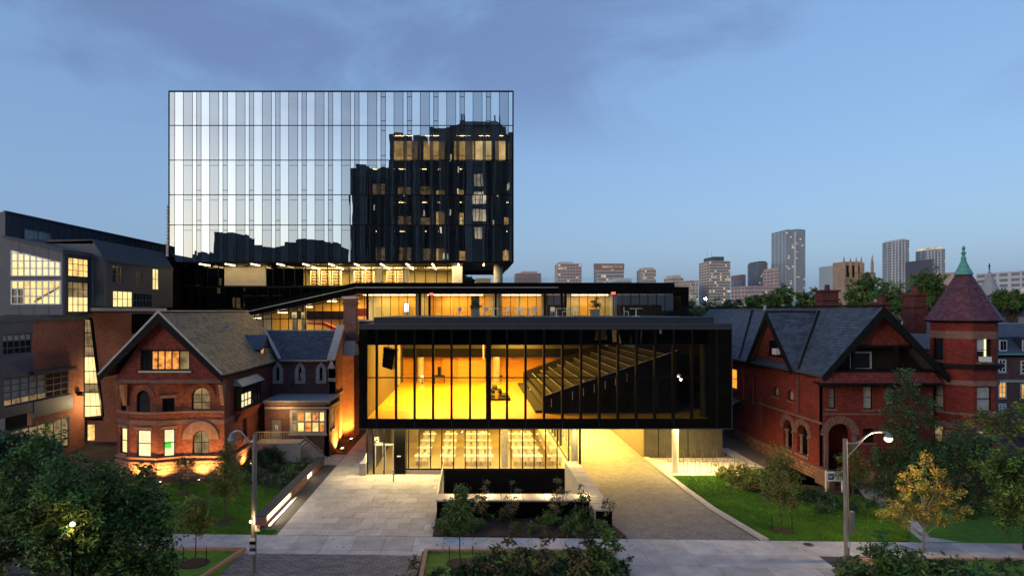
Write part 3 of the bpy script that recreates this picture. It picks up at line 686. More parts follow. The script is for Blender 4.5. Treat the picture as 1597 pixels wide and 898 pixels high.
# falling roof of the stair wing, left
s = [P(377, 481, 71), P(555.5, 440.2, 71), P(555.5, 459, 71), P(390, 492, 71)]
Sx = thing('stair_wing', 'glass stair wing under a sloping black roof band', 'building', (-18, 71, 4))
one('sloping_roof', 'black_panel', Sx, lambda b: b.prism(s, (0, 6, 0)))
one('roof_light_line', 'alu_trim', Sx, lambda b: b.prism([P(383, 485.7, 70.9), P(555, 447.6, 70.9), P(555, 448.6, 70.9), P(384, 486.8, 70.9)], (0, .09, 0)))
zb = PZ(520, 71)
def soff(u): return H - (492 - (u - 390) * .2 - HC) * 71 / F - .03
mb = MB()
for u in [397 + 13.3 * k for k in range(12)]: one('mullion', 'black_metal', Sx, lambda b: b.box(PX(u, 71.4) - .04, PX(u, 71.4) + .04, 71.35, 71.45, zb, soff(u)))
one('transom', 'black_metal', Sx, lambda b: b.box(PX(397, 71.4), PX(556, 71.4), 71.34, 71.46, PZ(497, 71.4) - .05, PZ(497, 71.4) + .05))
for k in range(12):
    u0, u1 = 397 + 13.3 * k, min(555, 397 + 13.3 * (k + 1))
    one('pane', 'clear_glass', Sx, lambda b: b.hexa([(PX(u0, 71.4) + .04, 71.4, zb), (PX(u1, 71.4) - .04, 71.4, zb), (PX(u1, 71.4) - .04, 71.4, soff(u1)), (PX(u0, 71.4) + .04, 71.4, soff(u0))], [(PX(u0, 71.4) + .04, 71.42, zb), (PX(u1, 71.4) - .04, 71.42, zb), (PX(u1, 71.4) - .04, 71.42, soff(u1)), (PX(u0, 71.4) + .04, 71.42, soff(u0))]))
for u0, u1, m in ((385, 425, 'concrete'), (425, 455, 'wood_panel_pale'), (455, 480, 'pale_panel'), (480, 560, 'wood_panel_pale')):
    one('room_wall', m, Sx, lambda b: b.hexa([(PX(u0, 76), 76, zb - 1), (PX(u1, 76), 76, zb - 1), (PX(u1, 76), 76, soff(UC + PX(u1, 76) * F / 71) + .4), (PX(u0, 76), 76, soff(UC + PX(u0, 76) * F / 71) + .4)], [(PX(u0, 76), 76.1, zb - 1), (PX(u1, 76), 76.1, zb - 1), (PX(u1, 76), 76.1, soff(UC + PX(u1, 76) * F / 71) + .4), (PX(u0, 76), 76.1, soff(UC + PX(u0, 76) * F / 71) + .4)]))
one('landing', 'concrete', Sx, lambda b: b.box(PX(478, 73), PX(560, 73), 73.5, 75.9, PZ(496, 73.5) - .3, PZ(496, 73.5)))
one('landing_front', 'gantry_black', Sx, lambda b: b.box(PX(450, 73), PX(545, 73), 73.4, 73.49, PZ(497, 73.5), PZ(485, 73.5)))
one('floor', 'concrete', Sx, lambda b: b.box(PX(385, 73), PX(560, 73), 71.5, 76, zb - .3, zb))
one('red_stair', 'red_panel', Sx, lambda b: b.prism([P(479, 503, 72.6), P(506, 503, 72.6), P(530, 514, 72.6), P(530, 520, 72.6), P(504, 507, 72.6), P(479, 505, 72.6)], (0, 1, 0)))
one('red_screen', 'red_panel', Sx, lambda b: b.box(PX(556, 71.8), PX(572, 71.8), 71.8, 71.9, PZ(493, 71.8), PZ(481, 71.8)))
for u in (459, 474): one('column', 'concrete', Sx, lambda b: b.lathe((PX(u, 73), 73, zb), [(.28, 0), (.28, soff(u) - zb)], 14))
for u, v in ((400, 496), (441, 487.5), (480, 478.5), (518, 469.5)):
    for d in (-4, 4): one('ceiling_light', 'strip_light', Sx, lambda b: b.box(PX(u + d - 3, 73), PX(u + d + 3, 73), 72.9, 73.05, PZ(v, 73) - .05, PZ(v, 73) + .03))
lamp('stair_light', 'AREA', P(520, 472, 73.4), 150, (1, .62, .16), 4, 2); lamp('stair_light', 'AREA', P(450, 487, 73.4), 80, (1, .72, .32), 4, 2); lamp('stair_light', 'AREA', P(545, 466, 73.4), 80, (1, .68, .26), 2, 2)
lamp('stair_light', 'AREA', P(490, 500, 74.5), 40, (1, .72, .32), 6, 1)
# ================================================================== EVENT HALL (the black glass box)
HY = 48.7; hx0, hx1 = PX(560, HY), PX(1141, HY); HB, HT = PZ(668, HY), PZ(505.5, HY)
A = thing('event_hall', 'long black glass box with a glowing yellow hall raised over the entrance', 'building', (5, HY, HB))
fr = FR(HY); ox0, ox1 = PX(573, HY), PX(1105, HY); oz0, oz1 = PZ(653, HY), PZ(537, HY); FZ = 4.4
one('roof', 'roof_membrane', A, lambda b: b.box(hx0, hx1, HY, 78, HT - .4, HT))
one('roof_upstand', 'roof_membrane', A, lambda b: b.box(PX(583, 51.5), PX(1113, 51.5), 51.5, 69.6, HT + .004, PZ(494.6, 51.5)))
one('base_beam', 'black_panel', A, lambda b: b.box(hx0, hx1, HY, HY + .2, HB, oz0))
one('soffit_slab', 'black_panel', A, lambda b: b.box(hx0, hx1, HY + .201, 76.5, HB, FZ - .31))
one('side_wall', 'black_panel', A, lambda b: b.box(hx0, hx0 + .35, HY, 76.4, oz0, HT - .4))
one('side_wall', 'black_panel', A, lambda b: b.box(hx1 - .35, hx1, HY, 76.4, oz0, HT - .4))
one('head_wall', 'black_panel', A, lambda b: b.box(hx0 + .35, hx1 - .35, HY + .35, HY + .6, oz1 + .05, HT - .4))
one('front_panel', 'black_panel', A, lambda b: b.box(ox1, hx1 - .35, HY, HY + .15, oz0, HT - .4))
one('front_panel', 'black_panel', A, lambda b: b.box(hx0 + .35, ox0, HY, HY + .15, oz0, HT - .4))
one('edge_trim', 'dark_zinc', A, lambda b: (b.box(hx1, hx1 + .05, HY - .03, HY + .1, HB, HT), b.box(hx0, hx1, HY - .04, HY + .02, HT - .05, HT + .06)))
one('floor', 'oak_floor', A, lambda b: b.box(hx0 + .36, hx1 - .36, HY + .2, 76, FZ - .3, FZ))
one('ceiling', 'gantry_black', A, lambda b: b.box(hx0 + .36, hx1 - .36, HY + .62, 76, 10.6, 10.7))
us = [573, 587.4, 617.5] + [646.5 + 28.86 * k for k in range(16)] + [1105]
zt = PZ(588.7, HY)
for i, u in enumerate(us[1:-1]):
    x = PX(u, HY); wd = .2 if i == 6 else .085
    one('mullion', 'black_metal', A, lambda b: b.box(x - wd, x + wd, HY - .06, HY + .3, oz0, HT - .42))
one('transom', 'black_metal', A, lambda b: b.box(ox0, ox1, HY + .02, HY + .16, zt - .04, zt + .04))
one('head_transom', 'black_metal', A, lambda b: b.box(ox0, ox1, HY - .02, HY + .29, oz1 - .04, oz1 + .05))
for i in range(len(us) - 1):
    x0, x1 = PX(us[i], HY) + .05, PX(us[i + 1], HY) - .05; xc = (x0 + x1) / 2; W2 = (x1 - x0) / 2
    for z0, z1, m in ((oz0, zt - .04, 'hall_glass'), (zt + .04, oz1 - .04, 'hall_glass'), (oz1 + .05, HT - .42, 'black_glass')):
        b = MB(); b.pane(-W2, W2, 0, 0, 0, 0) if 0 else b.face(*[b.pt(p) for p in ((-W2, 0, 0), (W2, 0, 0), (W2, 0, z1 - z0), (-W2, 0, z1 - z0))])
        b.face(*[b.pt(p) for p in ((-W2, 0, 0), (W2, 0, 0), (W2, .03, 0), (-W2, .03, 0))])
        o = piece('pane', b.mesh('pane', m, (0, 0, 0)), (xc, HY + (.08 if m == 'hall_glass' else .05), z0), A)
        o.rotation_euler = (rr(-.006, .006), 0, rr(-.012, .012))
for u in us[1:-1:2] + [1118]: one('panel_joint', 'roof_membrane', A, lambda b: b.box(PX(u, HY) - .012, PX(u, HY) + .012, HY - .004, HY - .001, HB, oz0 - .02))
one('panel_joint', 'roof_membrane', A, lambda b: b.box(PX(1118, HY) - .012, PX(1118, HY) + .012, HY - .004, HY - .001, oz0, HT - .1))
one('drip_edge', 'dark_zinc', A, lambda b: b.box(hx0, hx1, HY - .05, HY - .005, HB - .04, HB + .02))
# inside
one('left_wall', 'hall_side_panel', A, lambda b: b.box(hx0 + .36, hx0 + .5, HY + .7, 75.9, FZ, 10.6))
for u0, u1, m in ((600, 650, 'wood_panel'), (650, 690, 'wood_panel'), (690, 714, 'wood_panel'), (714, 757, 'wood_panel_pale'), (757, 772, 'wood_panel'), (772, 800, 'wood_panel'), (800, 850, 'wood_panel'), (850, 880, 'wood_panel_pale'), (880, 1010, 'dark_interior')):
    dd = .5 if u0 == 650 else 0
    one('rear_wall', m, A, lambda b: b.box(PX(u0, 76), PX(u1, 76) - .03, 75.9 + dd - .5, 76 + dd - .5, FZ, PZ(557, 75.5)))
one('gantry', 'gantry_black', A, lambda b: b.box(hx0 + .6, 15, 74.4, 74.7, PZ(556.5, 74.4), PZ(543.5, 74.4)))
one('gantry_floor', 'gantry_black', A, lambda b: b.box(hx0 + .6, 15, 74.71, 76, PZ(556.5, 74.4), PZ(556.5, 74.4) + .2))
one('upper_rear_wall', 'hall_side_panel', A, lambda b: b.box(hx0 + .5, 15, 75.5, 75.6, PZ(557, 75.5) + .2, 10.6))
for u in (656, 774): one('column', 'concrete', A, lambda b: b.lathe((PX(u, 74), 74, FZ), [(.38, 0), (.38, PZ(556.5, 74.4) - FZ)], 20))
one('corner_column', 'seating_deck', A, lambda b: b.lathe((PX(1098, 50), 50, oz0), [(.3, 0), (.3, oz1 - oz0 - .1)], 16))
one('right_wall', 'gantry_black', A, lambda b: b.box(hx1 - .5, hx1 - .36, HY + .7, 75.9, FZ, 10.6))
for i, u in enumerate((623, 712)): one('drop_pole', 'alu_trim', A, lambda b: b.box(PX(u + 41, 60), PX(u + 43, 60), 60, 60.08, PZ(560, 60), 10.6) if i else b.box(PX(620, 66), PX(624, 66), 66, 66.1, PZ(600, 66), 10.6))
for x, y in ((-4.5, 57), (1.0, 57), (-4.5, 66), (1.0, 66)): lamp('hall_light', 'AREA', (x, y, 10.4), 1040, (1, .57, .08), 4.5, 7)
lamp('hall_light', 'AREA', (5.5, 73, 10.2), 500, (1, .58, .08), 3, 3)
lamp('hall_light', 'AREA', (7.0, 51.0, 8.6), 6, (1, .66, .25), 1, 1)
for u, v, Y in ((658.5, 591.5, 73),):
    o = one('floor_lamp', 'lamp_bulb', None, lambda b: b.ball(P(u, v - 4, Y) , .16)); tag(o, 'small glowing lamp on the yellow hall floor before the column', 'lamp')
    one('stand', 'black_metal', o, lambda b: b.lathe((PX(u, Y), Y, FZ), [(.15, 0), (.15, .04), (.03, .06), (.03, PZ(v - 4, Y) - FZ - .1)], 8))
# hung loudspeaker array
t = thing('loudspeaker_array', 'tilted black loudspeaker array hung inside the left end of the hall', 'loudspeaker', P(606, 541, 50.4))
c = [(598, 541), (617, 545), (611, 577), (596, 572)]
n = 4
for k in range(n):
    f0_, f1_ = k / n + .01, (k + 1) / n - .01
    q = [P(c[0][0] + (c[3][0] - c[0][0]) * f, c[0][1] + (c[3][1] - c[0][1]) * f, 50.6) for f in (f0_, f1_)]
    q2 = [P(c[1][0] + (c[2][0] - c[1][0]) * f, c[1][1] + (c[2][1] - c[1][1]) * f, 50.2) for f in (f0_, f1_)]
    one('speaker_box', 'gantry_black', t, lambda b: b.prism([q[0], q2[0], q2[1], q[1]], (.1, .9, 0)))
one('hanger', 'black_metal', t, lambda b: b.tube(P(606, 543, 50.7), P(606, 520, 50.7) , .03))
# stacked stage platforms on the floor
t = thing('stage_platforms', 'dark stack of folded stage platforms on the yellow hall floor', 'stage platforms', (2.6, 56, FZ))
for k, (u0, u1, v, Y) in enumerate(((762, 796, 621, 59), (765, 780, 616, 60), (783, 793, 616, 60), (767, 783, 609, 61.5), (768, 776, 603, 63))):
    zt_ = PZ(v, Y); one('platform', 'gantry_black' if k in (0, 3) else 'seat_fabric', t, lambda b: b.box(PX(u0, Y), PX(u1, Y), Y, Y + 2, max(FZ + .05, zt_ - .5), max(FZ + .2, zt_)))
one('crate', 'wood_panel', t, lambda b: b.box(PX(772, 58.9), PX(777, 58.9), 58.9, 59, FZ + .2, FZ + .9))
t = thing('projector_cart', 'dark wheeled equipment cart with a tall mast by the orange rear wall', 'equipment cart', (PX(685, 73), 73, FZ))
one('mast', 'gantry_black', t, lambda b: b.box(PX(682.5, 73), PX(687.5, 73), 73, 73.3, FZ + .9, PZ(572, 73)))
one('tray', 'gantry_black', t, lambda b: b.box(PX(676, 73), PX(694, 73), 72.8, 73.6, FZ + .7, FZ + .89))
for s_ in (677, 692): one('leg', 'gantry_black', t, lambda b: b.box(PX(s_, 73), PX(s_ + 1.2, 73), 72.9, 73.5, FZ, FZ + .69))
o = one('monitor', 'gantry_black', None, lambda b: b.box(PX(779, 72), PX(784, 72), 72, 72.2, PZ(589.5, 72), PZ(585, 72))); tag(o, 'small black monitor on a stand by the rear wall of the hall', 'monitor')
one('stand', 'gantry_black', o, lambda b: b.box(PX(781, 72), PX(782, 72), 72.05, 72.15, FZ, PZ(589.5, 72)))
# raked seating
S = thing('raked_seating', 'bank of dark raked seating rising to the right inside the hall', 'seating', (6, 60, FZ))
nr = 11; sx0, sdx, sz0, sdz = 5.9, .94, FZ + .42, .335; sy0, sy1 = 51.9, 72.4
for k in range(nr):
    x0 = sx0 + sdx * k; z1 = sz0 + sdz * k
    one('step', 'seating_deck', S, lambda b: b.box(x0, x0 + sdx - .005, sy0, sy1, z1 - .34, z1))
    q = MB()
    y = sy0 + .25
    while y < sy1 - .5:
        q.box(x0 + .42, x0 + .82, y, y + .44, z1 + .38, z1 + .46); q.box(x0 + .80, x0 + .88, y, y + .44, z1 + .47, z1 + .86)
        y += .52
    q.build('seat_row', 'seat_fabric', S)
    q = MB(); y = sy0 + .25
    while y < sy1 - .5: q.box(x0 + .79, x0 + .90, y + .02, y + .40, z1 + .862, z1 + .89); y += .52
    q.build('seat_caps', 'alu_trim', S)
    one('aisle_light', 'slot_light', S, lambda b: b.box(x0 - .02, x0 - .003, 65, 65.25, z1 - .16, z1 - .1))
zf = sz0 + .95
one('side_screen', 'gantry_black', S, lambda b: b.hexa([(sx0 - .1, sy0 - .12, FZ), (16.6, sy0 - .12, FZ), (16.6, sy0 - .12, zf + .333 * 11.1), (sx0 - .1, sy0 - .12, zf)], [(sx0 - .1, sy0 - .04, FZ), (16.6, sy0 - .04, FZ), (16.6, sy0 - .04, zf + .333 * 11.1), (sx0 - .1, sy0 - .04, zf)]))
one('side_rail', 'galvanised', S, lambda b: b.beam((sx0 - .1, sy0 - .1, zf + .03), (16.6, sy0 - .1, zf + .03 + .333 * 11.1), .06, .05))
one('far_rail', 'black_metal', S, lambda b: b.beam((sx0 - .1, sy1 + .1, zf), (16.6, sy1 + .1, zf + .356 * 11.1), .06, .05))
one('far_screen', 'seat_fabric', S, lambda b: b.hexa([(sx0 - .1, sy1 + .05, FZ), (16.6, sy1 + .05, FZ), (16.6, sy1 + .05, zf + .356 * 11.1 - .05), (sx0 - .1, sy1 + .05, zf - .05)], [(sx0 - .1, sy1 + .12, FZ), (16.6, sy1 + .12, FZ), (16.6, sy1 + .12, zf + .356 * 11.1 - .05), (sx0 - .1, sy1 + .12, zf - .05)]))
one('front_step', 'seat_fabric', S, lambda b: (b.box(sx0 - .75, sx0 - .02, sy0 + .1, sy1 - .3, FZ + .01, FZ + .2)))
for k, u in enumerate((860, 893, 910, 927, 944, 960, 978)):
    x = PX(u, sy0 - .2); zc = zf + .333 * (x - sx0) - .25
    one('rail_post', 'alu_trim', S, lambda b: b.box(x - .025, x + .025, sy0 - .18, sy0 - .125, zc - .75, zc - .1))
lamp('seating_light', 'AREA', (11.5, 63, 10.4), 38, (1, .74, .4), 7, 12)

# ================================================================== GROUND FLOOR: CAFE AND ENTRANCE
E_ = thing('ground_floor', 'bright glazed cafe storey with glass entrance doors under the black hall', 'building', (0, 50, 0))
GY = 49.75; gx0, gx1 = PX(633, GY), PX(897, GY)
one('floor', 'terrazzo', E_, lambda b: b.box(PX(572, GY), gx1, GY + .02, 74, -.2, .02))
one('rear_wall', 'plaster', E_, lambda b: b.box(gx0, gx1, 73, 73.2, .02, HB))
one('ceiling', 'plaster', E_, lambda b: b.box(gx0, gx1, GY + .1, 73, HB - .12, HB - .02))
one('sill', 'coping_stone', E_, lambda b: b.box(gx0 + .05, gx1, GY + .05, GY + .5, .02, .42))
one('outer_sill', 'black_metal', E_, lambda b: b.box(PX(624, GY), gx1 + .05, GY - .04, GY + .045, .355, .46))
gu = [637, 653.5, 671.5, 689, 707.5, 725.5, 743.5, 761, 779, 797, 815, 833, 851, 869, 887]
for u in gu: one('mullion', 'black_metal', E_, lambda b: b.box(PX(u, GY) - .04, PX(u, GY) + .04, GY - .02, GY + .12, .46, HB - .002))
for a, c in zip(gu, gu[1:]): one('pane', 'clear_glass', E_, lambda b: b.pane(PX(a, GY) + .04, PX(c, GY) - .04, GY + .05, GY + .05, .46, HB) if 0 else b.poly([(PX(a, GY) + .04, GY + .05, .46), (PX(c, GY) - .04, GY + .05, .46), (PX(c, GY) - .04, GY + .05, HB), (PX(a, GY) + .04, GY + .05, HB)]))
one('corner_pane', 'clear_glass', E_, lambda b: b.poly([(PX(887, GY) + .04, GY + .05, .02), (gx1, GY + .05, .02), (gx1, GY + .05, HB), (PX(887, GY) + .04, GY + .05, HB)]))
one('side_glass', 'clear_glass', E_, lambda b: b.box(gx1 - .02, gx1, GY + .1, 72, .46, HB - .01))
one('ramp_wall', 'pale_panel', E_, lambda b: b.hexa([(gx1 - 1.5, 53, .02), (gx1 - 1.35, 53, .02), (gx1 - 1.35, 72, .02), (gx1 - 1.5, 72, .02)], [(gx1 - 1.5, 53, 1.0), (gx1 - 1.35, 53, 1.0), (gx1 - 1.35, 72, 1.05), (gx1 - 1.5, 72, 1.05)]))
for k in range(9): one('side_fin', 'ribbed_metal', E_, lambda b: b.box(gx1 - .5, gx1 - .3, 55 + 1.9 * k, 55.1 + 1.9 * k, 1.1, HB - .15))
for u, Y in ((787, 51.2), (896, 50.2)): one('column', 'concrete', E_, lambda b: b.lathe((PX(u, Y), Y, .02), [(.26, 0), (.26, HB - .15)], 18))
one('corner_post', 'black_metal', E_, lambda b: b.box(PX(905, GY) - .08, PX(905, GY) + .08, GY + .1, GY + .26, .0, HB - .002))
one('exit_board', 'sign_red', E_, lambda b: b.box(PX(796, 53), PX(798, 53), 53, 53.05, PZ(686, 53), PZ(680, 53)))
# vestibule
ex0, ex1, ex2 = PX(572, GY), PX(584, GY), PX(617, GY)
one('dark_pillar', 'black_panel', E_, lambda b: b.box(ex2, PX(632, GY), GY - .1, GY + 1.2, 0, HB - .002))
one('pillar_mark', 'white_paint', E_, lambda b: [b.box(PX(619.5 + 2 * k, GY), PX(621 + 2 * k, GY), GY - .11, GY - .102, PZ(711.5, GY), PZ(709.5, GY)) for k in range(3)])
one('door_head', 'alu_trim', E_, lambda b: b.box(ex1, ex2, GY - .03, GY + .08, PZ(694, GY), PZ(692, GY)))
for u in (572.5, 583, 599, 615.5): one('door_frame', 'black_metal', E_, lambda b: b.box(PX(u, GY) - .06, PX(u, GY) + .06, GY - .04, GY + .1, .02, HB - .002))
for u0, u1 in ((585, 598), (600, 614)):
    d = one('door', 'alu_trim', E_, lambda b: (b.box(PX(u0, GY), PX(u0, GY) + .07, GY - .01, GY + .05, .03, 2.3), b.box(PX(u1, GY) - .07, PX(u1, GY), GY - .01, GY + .05, .03, 2.3), b.box(PX(u0, GY) + .07, PX(u1, GY) - .07, GY - .008, GY + .048, .03, .13), b.box(PX(u0, GY) + .07, PX(u1, GY) - .07, GY - .008, GY + .048, 2.2, 2.3)))
    one('pane', 'clear_glass', d, lambda b: b.poly([(PX(u0, GY) + .07, GY + .02, .13), (PX(u1, GY) - .07, GY + .02, .13), (PX(u1, GY) - .07, GY + .02, 2.2), (PX(u0, GY) + .07, GY + .02, 2.2)]))
    one('handle', 'galvanised', d, lambda b: b.tube(P(598.2 if u0 < 600 else 601.8, 733, GY - .1), P(598.2 if u0 < 600 else 601.8, 712, GY - .1), .02))
for u0, u1 in ((573, 583), (584, 598), (600, 615)):
    one('pane', 'clear_glass', E_, lambda b: b.poly([(PX(u0, GY), GY + .03, 2.5 if u0 > 580 else .1), (PX(u1, GY), GY + .03, 2.5 if u0 > 580 else .1), (PX(u1, GY), GY + .03, HB), (PX(u0, GY), GY + .03, HB)]))
one('vestibule_wall', 'ribbed_metal', E_, lambda b: b.box(PX(585, 52), PX(585, 52) + .1, GY + 1.5, 62, .02, HB - .01))
for k in range(14): one('wall_rib', 'black_metal', E_, lambda b: b.box(PX(585, 52) + .1, PX(585, 52) + .14, GY + 1.6 + .7 * k, GY + 1.7 + .7 * k, .02, HB - .02))
one('vestibule_rear', 'pale_panel', E_, lambda b: b.box(PX(580, 62), gx0, 62, 62.1, .02, HB - .02))
one('side_glass', 'clear_glass', E_, lambda b: b.box(ex0, ex0 + .02, GY + .1, 60, .02, HB - .01))
def text(body, size, loc, m, parent, name='number'):
    cu = bpy.data.curves.new(name, 'FONT'); cu.body = body; cu.size = size; cu.extrude = .004; cu.align_x = 'CENTER'
    tmp = bpy.data.objects.new(name, cu); COL.objects.link(tmp)
    me_ = bpy.data.meshes.new_from_object(tmp.evaluated_get(bpy.context.evaluated_depsgraph_get()))
    bpy.data.objects.remove(tmp); me_.materials.clear(); me_.materials.append(M[m])
    o = bpy.data.objects.new(name, me_); COL.objects.link(o); o.rotation_euler = (math.pi / 2, 0, 0)
    o.parent = parent; o.location = Vector(loc) - (WL[parent.name] if parent else Vector()); return o
text('95', .52, (PX(586.5, GY), GY - .02, PZ(688.2, GY)), 'white_paint', E_)
text('ST. GEORGE ST.', .12, (PX(590, GY), GY - .02, PZ(690.8, GY)), 'white_paint', E_, 'lettering')
for x, y in ((-2.5, 53.5), (3.5, 53.5), (-2.5, 62), (3.5, 62)): lamp('cafe_light', 'AREA', (x, y, HB - .25), 190, (1, .62, .15), 4.5, 6)
lamp('vestibule_light', 'AREA', (-7, 53, HB - .3), 45, (1, .8, .45), 2, 4)
# cafe tables in rows and their chairs
def cafe_table():
    t = thing('cafe_table', 'white cafe table', 'table', (0, 0, 0.02), 'white cafe tables in rows')
    one('table_top', 'table_white', t, lambda b: b.box(-.62, .62, -.42, .42, .72, .76))
    for x in (-.42, .42): one('leg', 'table_leg', t, lambda b: (b.box(x - .03, x + .03, -.03, .03, .05, .72), b.box(x - .04, x + .04, -.3, .3, .02, .05)))
    return t
def cafe_chair():
    b = MB()
    b.box(-.21, .21, -.2, .2, .43, .47); b.box(-.2, .2, -.22, -.18, .5, .84)
    for x in (-.19, .17):
        for y in (-.2, .18): b.box(x, x + .02, y, y + .02, .02, .43)
        b.box(x, x + .02, -.21, -.19, .43, .52)
    return b
tb = cafe_table(); ch_me = cafe_chair().mesh('cafe_chair', 'chair_white', (0, 0, 0)); first = True
rowname = ('nearest the window', 'second from the window', 'third from the window', 'farthest from the window')
ordn = ('first', 'second', 'third', 'fourth', 'fifth', 'sixth', 'seventh', 'eighth', 'ninth', 'tenth')
for r_, y in enumerate((52.9, 56.0, 59.1, 62.2)):
    for q, u in enumerate((658, 698, 735, 757.5, 812, 835, 866)):
        x = PX(u, 52.6); lab = f'white cafe table in the row {rowname[r_]}, {ordn[q]} from the left'
        if first: tb.location = (x, y, 0.02); tb['label'] = lab; WL[tb.name] = Vector((x, y, .02)); first = False
        else: clone(tb, (x, y, .02), lab)
        for cx in (-.3, .3):
            for sy in (-1, 1):
                o = bpy.data.objects.new('cafe_chair', ch_me); COL.objects.link(o)
                o.location = (x + cx + rr(-.04, .04), y + sy * rr(.52, .62), .02); o.rotation_euler = (0, 0, (0 if sy < 0 else math.pi) + rr(-.15, .15))
                tag(o, f'white chair, {"near" if sy < 0 else "far"} {"left" if cx < 0 else "right"} seat of {ordn[q]} table from left, row {rowname[r_]}', 'chair', 'white chairs at the cafe tables')
# garage wall and column under the hall's right end
K = thing('garage', 'ribbed dark metal garage block under the right end of the hall', 'building', (18, 55.2, 0))
gx, gX = 14.82, PX(1127, 55.2)
one('front_wall', 'ribbed_metal', K, lambda b: b.box(gx, gX, 55.25, 55.4, .01, HB - .005))
one('side_wall', 'garage_panel', K, lambda b: b.box(gx, gx + .15, 55.41, 76, .01, HB - .005))
one('side_wall', 'ribbed_metal', K, lambda b: b.box(gX - .15, gX, 55.41, 76, .01, HB - .005))
one('garage_roof', 'black_panel', K, lambda b: b.box(hx1 + .002, gX, 55.42, 76, HB - .3, HB - .05))
ri = MB(); x = gx + .04
while x < gX - .05: ri.box(x, x + .07, 55.2, 55.249, .05, HB - .01); x += .14
ri.build('metal_ribs', 'ribbed_metal', K, 'stuff')
for u in (1027, 1073): one('wall_joint', 'black_metal', K, lambda b: b.box(PX(u, 55.2) - .03, PX(u, 55.2) + .03, 55.19, 55.199, .05, HB - .01))
o = one('hall_column', 'plaster', None, lambda b: b.lathe((PX(1053, 50.2), 50.2, 0.03), [(.25, 0), (.25, HB - .035)], 20)); tag(o, 'round pale column carrying the right end of the black hall', 'column')
one('collar', 'galvanised', o, lambda b: b.lathe((PX(1053, 50.2), 50.2, 0.03), [(.3, 0), (.3, .04)], 20))
DL = thing('soffit_downlights', 'row of small downlights under the raised hall', 'lights', (11, 55, HB - .03))
for x in (9.5, 11.5, 13.5):
    for y in (51, 55, 59, 63, 67): one('downlight', 'lamp_bulb', DL, lambda b: b.lathe((x, y, HB - .03), [(.09, 0), (.09, .028)], 10))
for y, p in ((52.5, 260), (58, 850), (64, 1200), (70, 1200)): lamp('downlight', 'AREA', (11.3, y, HB - .06), p, (1, .60, .10), 5.5, 4.5)
lamp('downlight', 'AREA', (17.5, 50.4, HB - .06), 520, (1, .68, .22), 4, 3)
for y, p in ((52, 30), (60, 35), (68, 35)): lamp('downlight', 'AREA', (-9.6, y, HB + .3 if 0 else HB - .1), 0.1, (1, .74, .3), 1, 3)
lamp('entrance_light', 'AREA', (-6, HY + .5, HB - .05), 240, (1, .72, .28), 5, .8); lamp('entrance_light', 'AREA', (1, HY + .5, HB - .05), 220, (1, .70, .24), 7, .6); lamp('entrance_light', 'AREA', (7.6, HY + .4, HB - .05), 90, (1, .70, .24), 1.5, .6)
# bicycle hoops
hb = MB(); pts = [(-.17, 0, 0), (-.17, 0, .74)] + [(-.17 * math.cos(math.pi * k / 6), 0, .74 + .17 * math.sin(math.pi * k / 6)) for k in range(1, 6)] + [(.17, 0, .74), (.17, 0, 0)]
hb.path(pts, .02, 6)
hm = hb.mesh('bicycle_hoop', 'rack_metal', (0, 0, 0)); pm_ = MB(); pm_.box(-.22, .22, -.07, .07, 0, .02); pb = pm_.mesh('base_plate', 'black_metal', (0, 0, 0))
for row, Y, lst in (('rear', 53.7, (1045, 1063, 1081, 1099, 1115, 1132, 1149)), ('front', 50.3, (1069, 1088, 1106, 1124, 1142, 1159))):
    for k, u in enumerate(lst):
        o = piece('bicycle_hoop', hm, (PX(u, Y), Y, .045), None); tag(o, f'bare metal bicycle hoop in the {row} row, {ordn[k]} from the left', 'bicycle rack', 'bicycle hoops under the hall')
        piece('base_plate', pb, (PX(u, Y), Y, .046), o)
# litter bin by the entrance
t = thing('litter_bin', 'grey slant topped litter bin beside the entrance doors', 'litter bin', (PX(566, 49.4), 49.4, .03))
bx0, bx1 = PX(561, 49.4), PX(571, 49.4)
one('bin_body', 'planter_grey', t, lambda b: b.box(bx0, bx1, 49.2, 49.9, .05, .95))
one('bin_lid', 'white_paint', t, lambda b: b.hexa([(bx0, 49.2, .955), (bx1, 49.2, .955), (bx1, 49.9, .955), (bx0, 49.9, .955)], [(bx0 + .2, 49.2, 1.05), (bx1, 49.2, 1.7), (bx1, 49.9, 1.7), (bx0 + .2, 49.9, 1.05)]))
o = one('bollard', 'galvanised', None, lambda b: b.box(PX(612.5, 47.4), PX(614.5, 47.4), 47.4, 47.5, .04, .95)); tag(o, 'slim metal door button post in front of the entrance', 'post')
one('button_plate', 'sign_blue', o, lambda b: b.box(PX(612.8, 47.39), PX(614.2, 47.39), 47.385, 47.397, .8, .88))

# ================================================================== ROOF TERRACE FURNITURE
TZ = PZ(494.6, 51.5) + .003
def planter(u0, u1, Y, label):
    x0, x1 = PX(u0, Y), PX(u1, Y); zp = PZ(482, Y)
    t = thing('terrace_planter', label, 'planter', ((x0 + x1) / 2, Y, TZ), 'planters on the roof terrace')
    one('tub', 'planter_grey', t, lambda b: b.hexa([(x0 + .1, Y, TZ), (x1 - .1, Y, TZ), (x1 - .1, Y + .9, TZ), (x0 + .1, Y + .9, TZ)], [(x0, Y - .05, zp), (x1, Y - .05, zp), (x1, Y + .95, zp), (x0, Y + .95, zp)]))
    return t, (x0 + x1) / 2, Y + .45, zp
PLANT = [planter(734, 748, 60, 'tapered grey planter with a trailing shrub, left one on the roof terrace'), planter(922, 936, 60, 'tapered grey planter with a trailing shrub, right one on the roof terrace')]
tch = cafe_chair().mesh('terrace_chair', 'white_paint', (0, 0, 0))
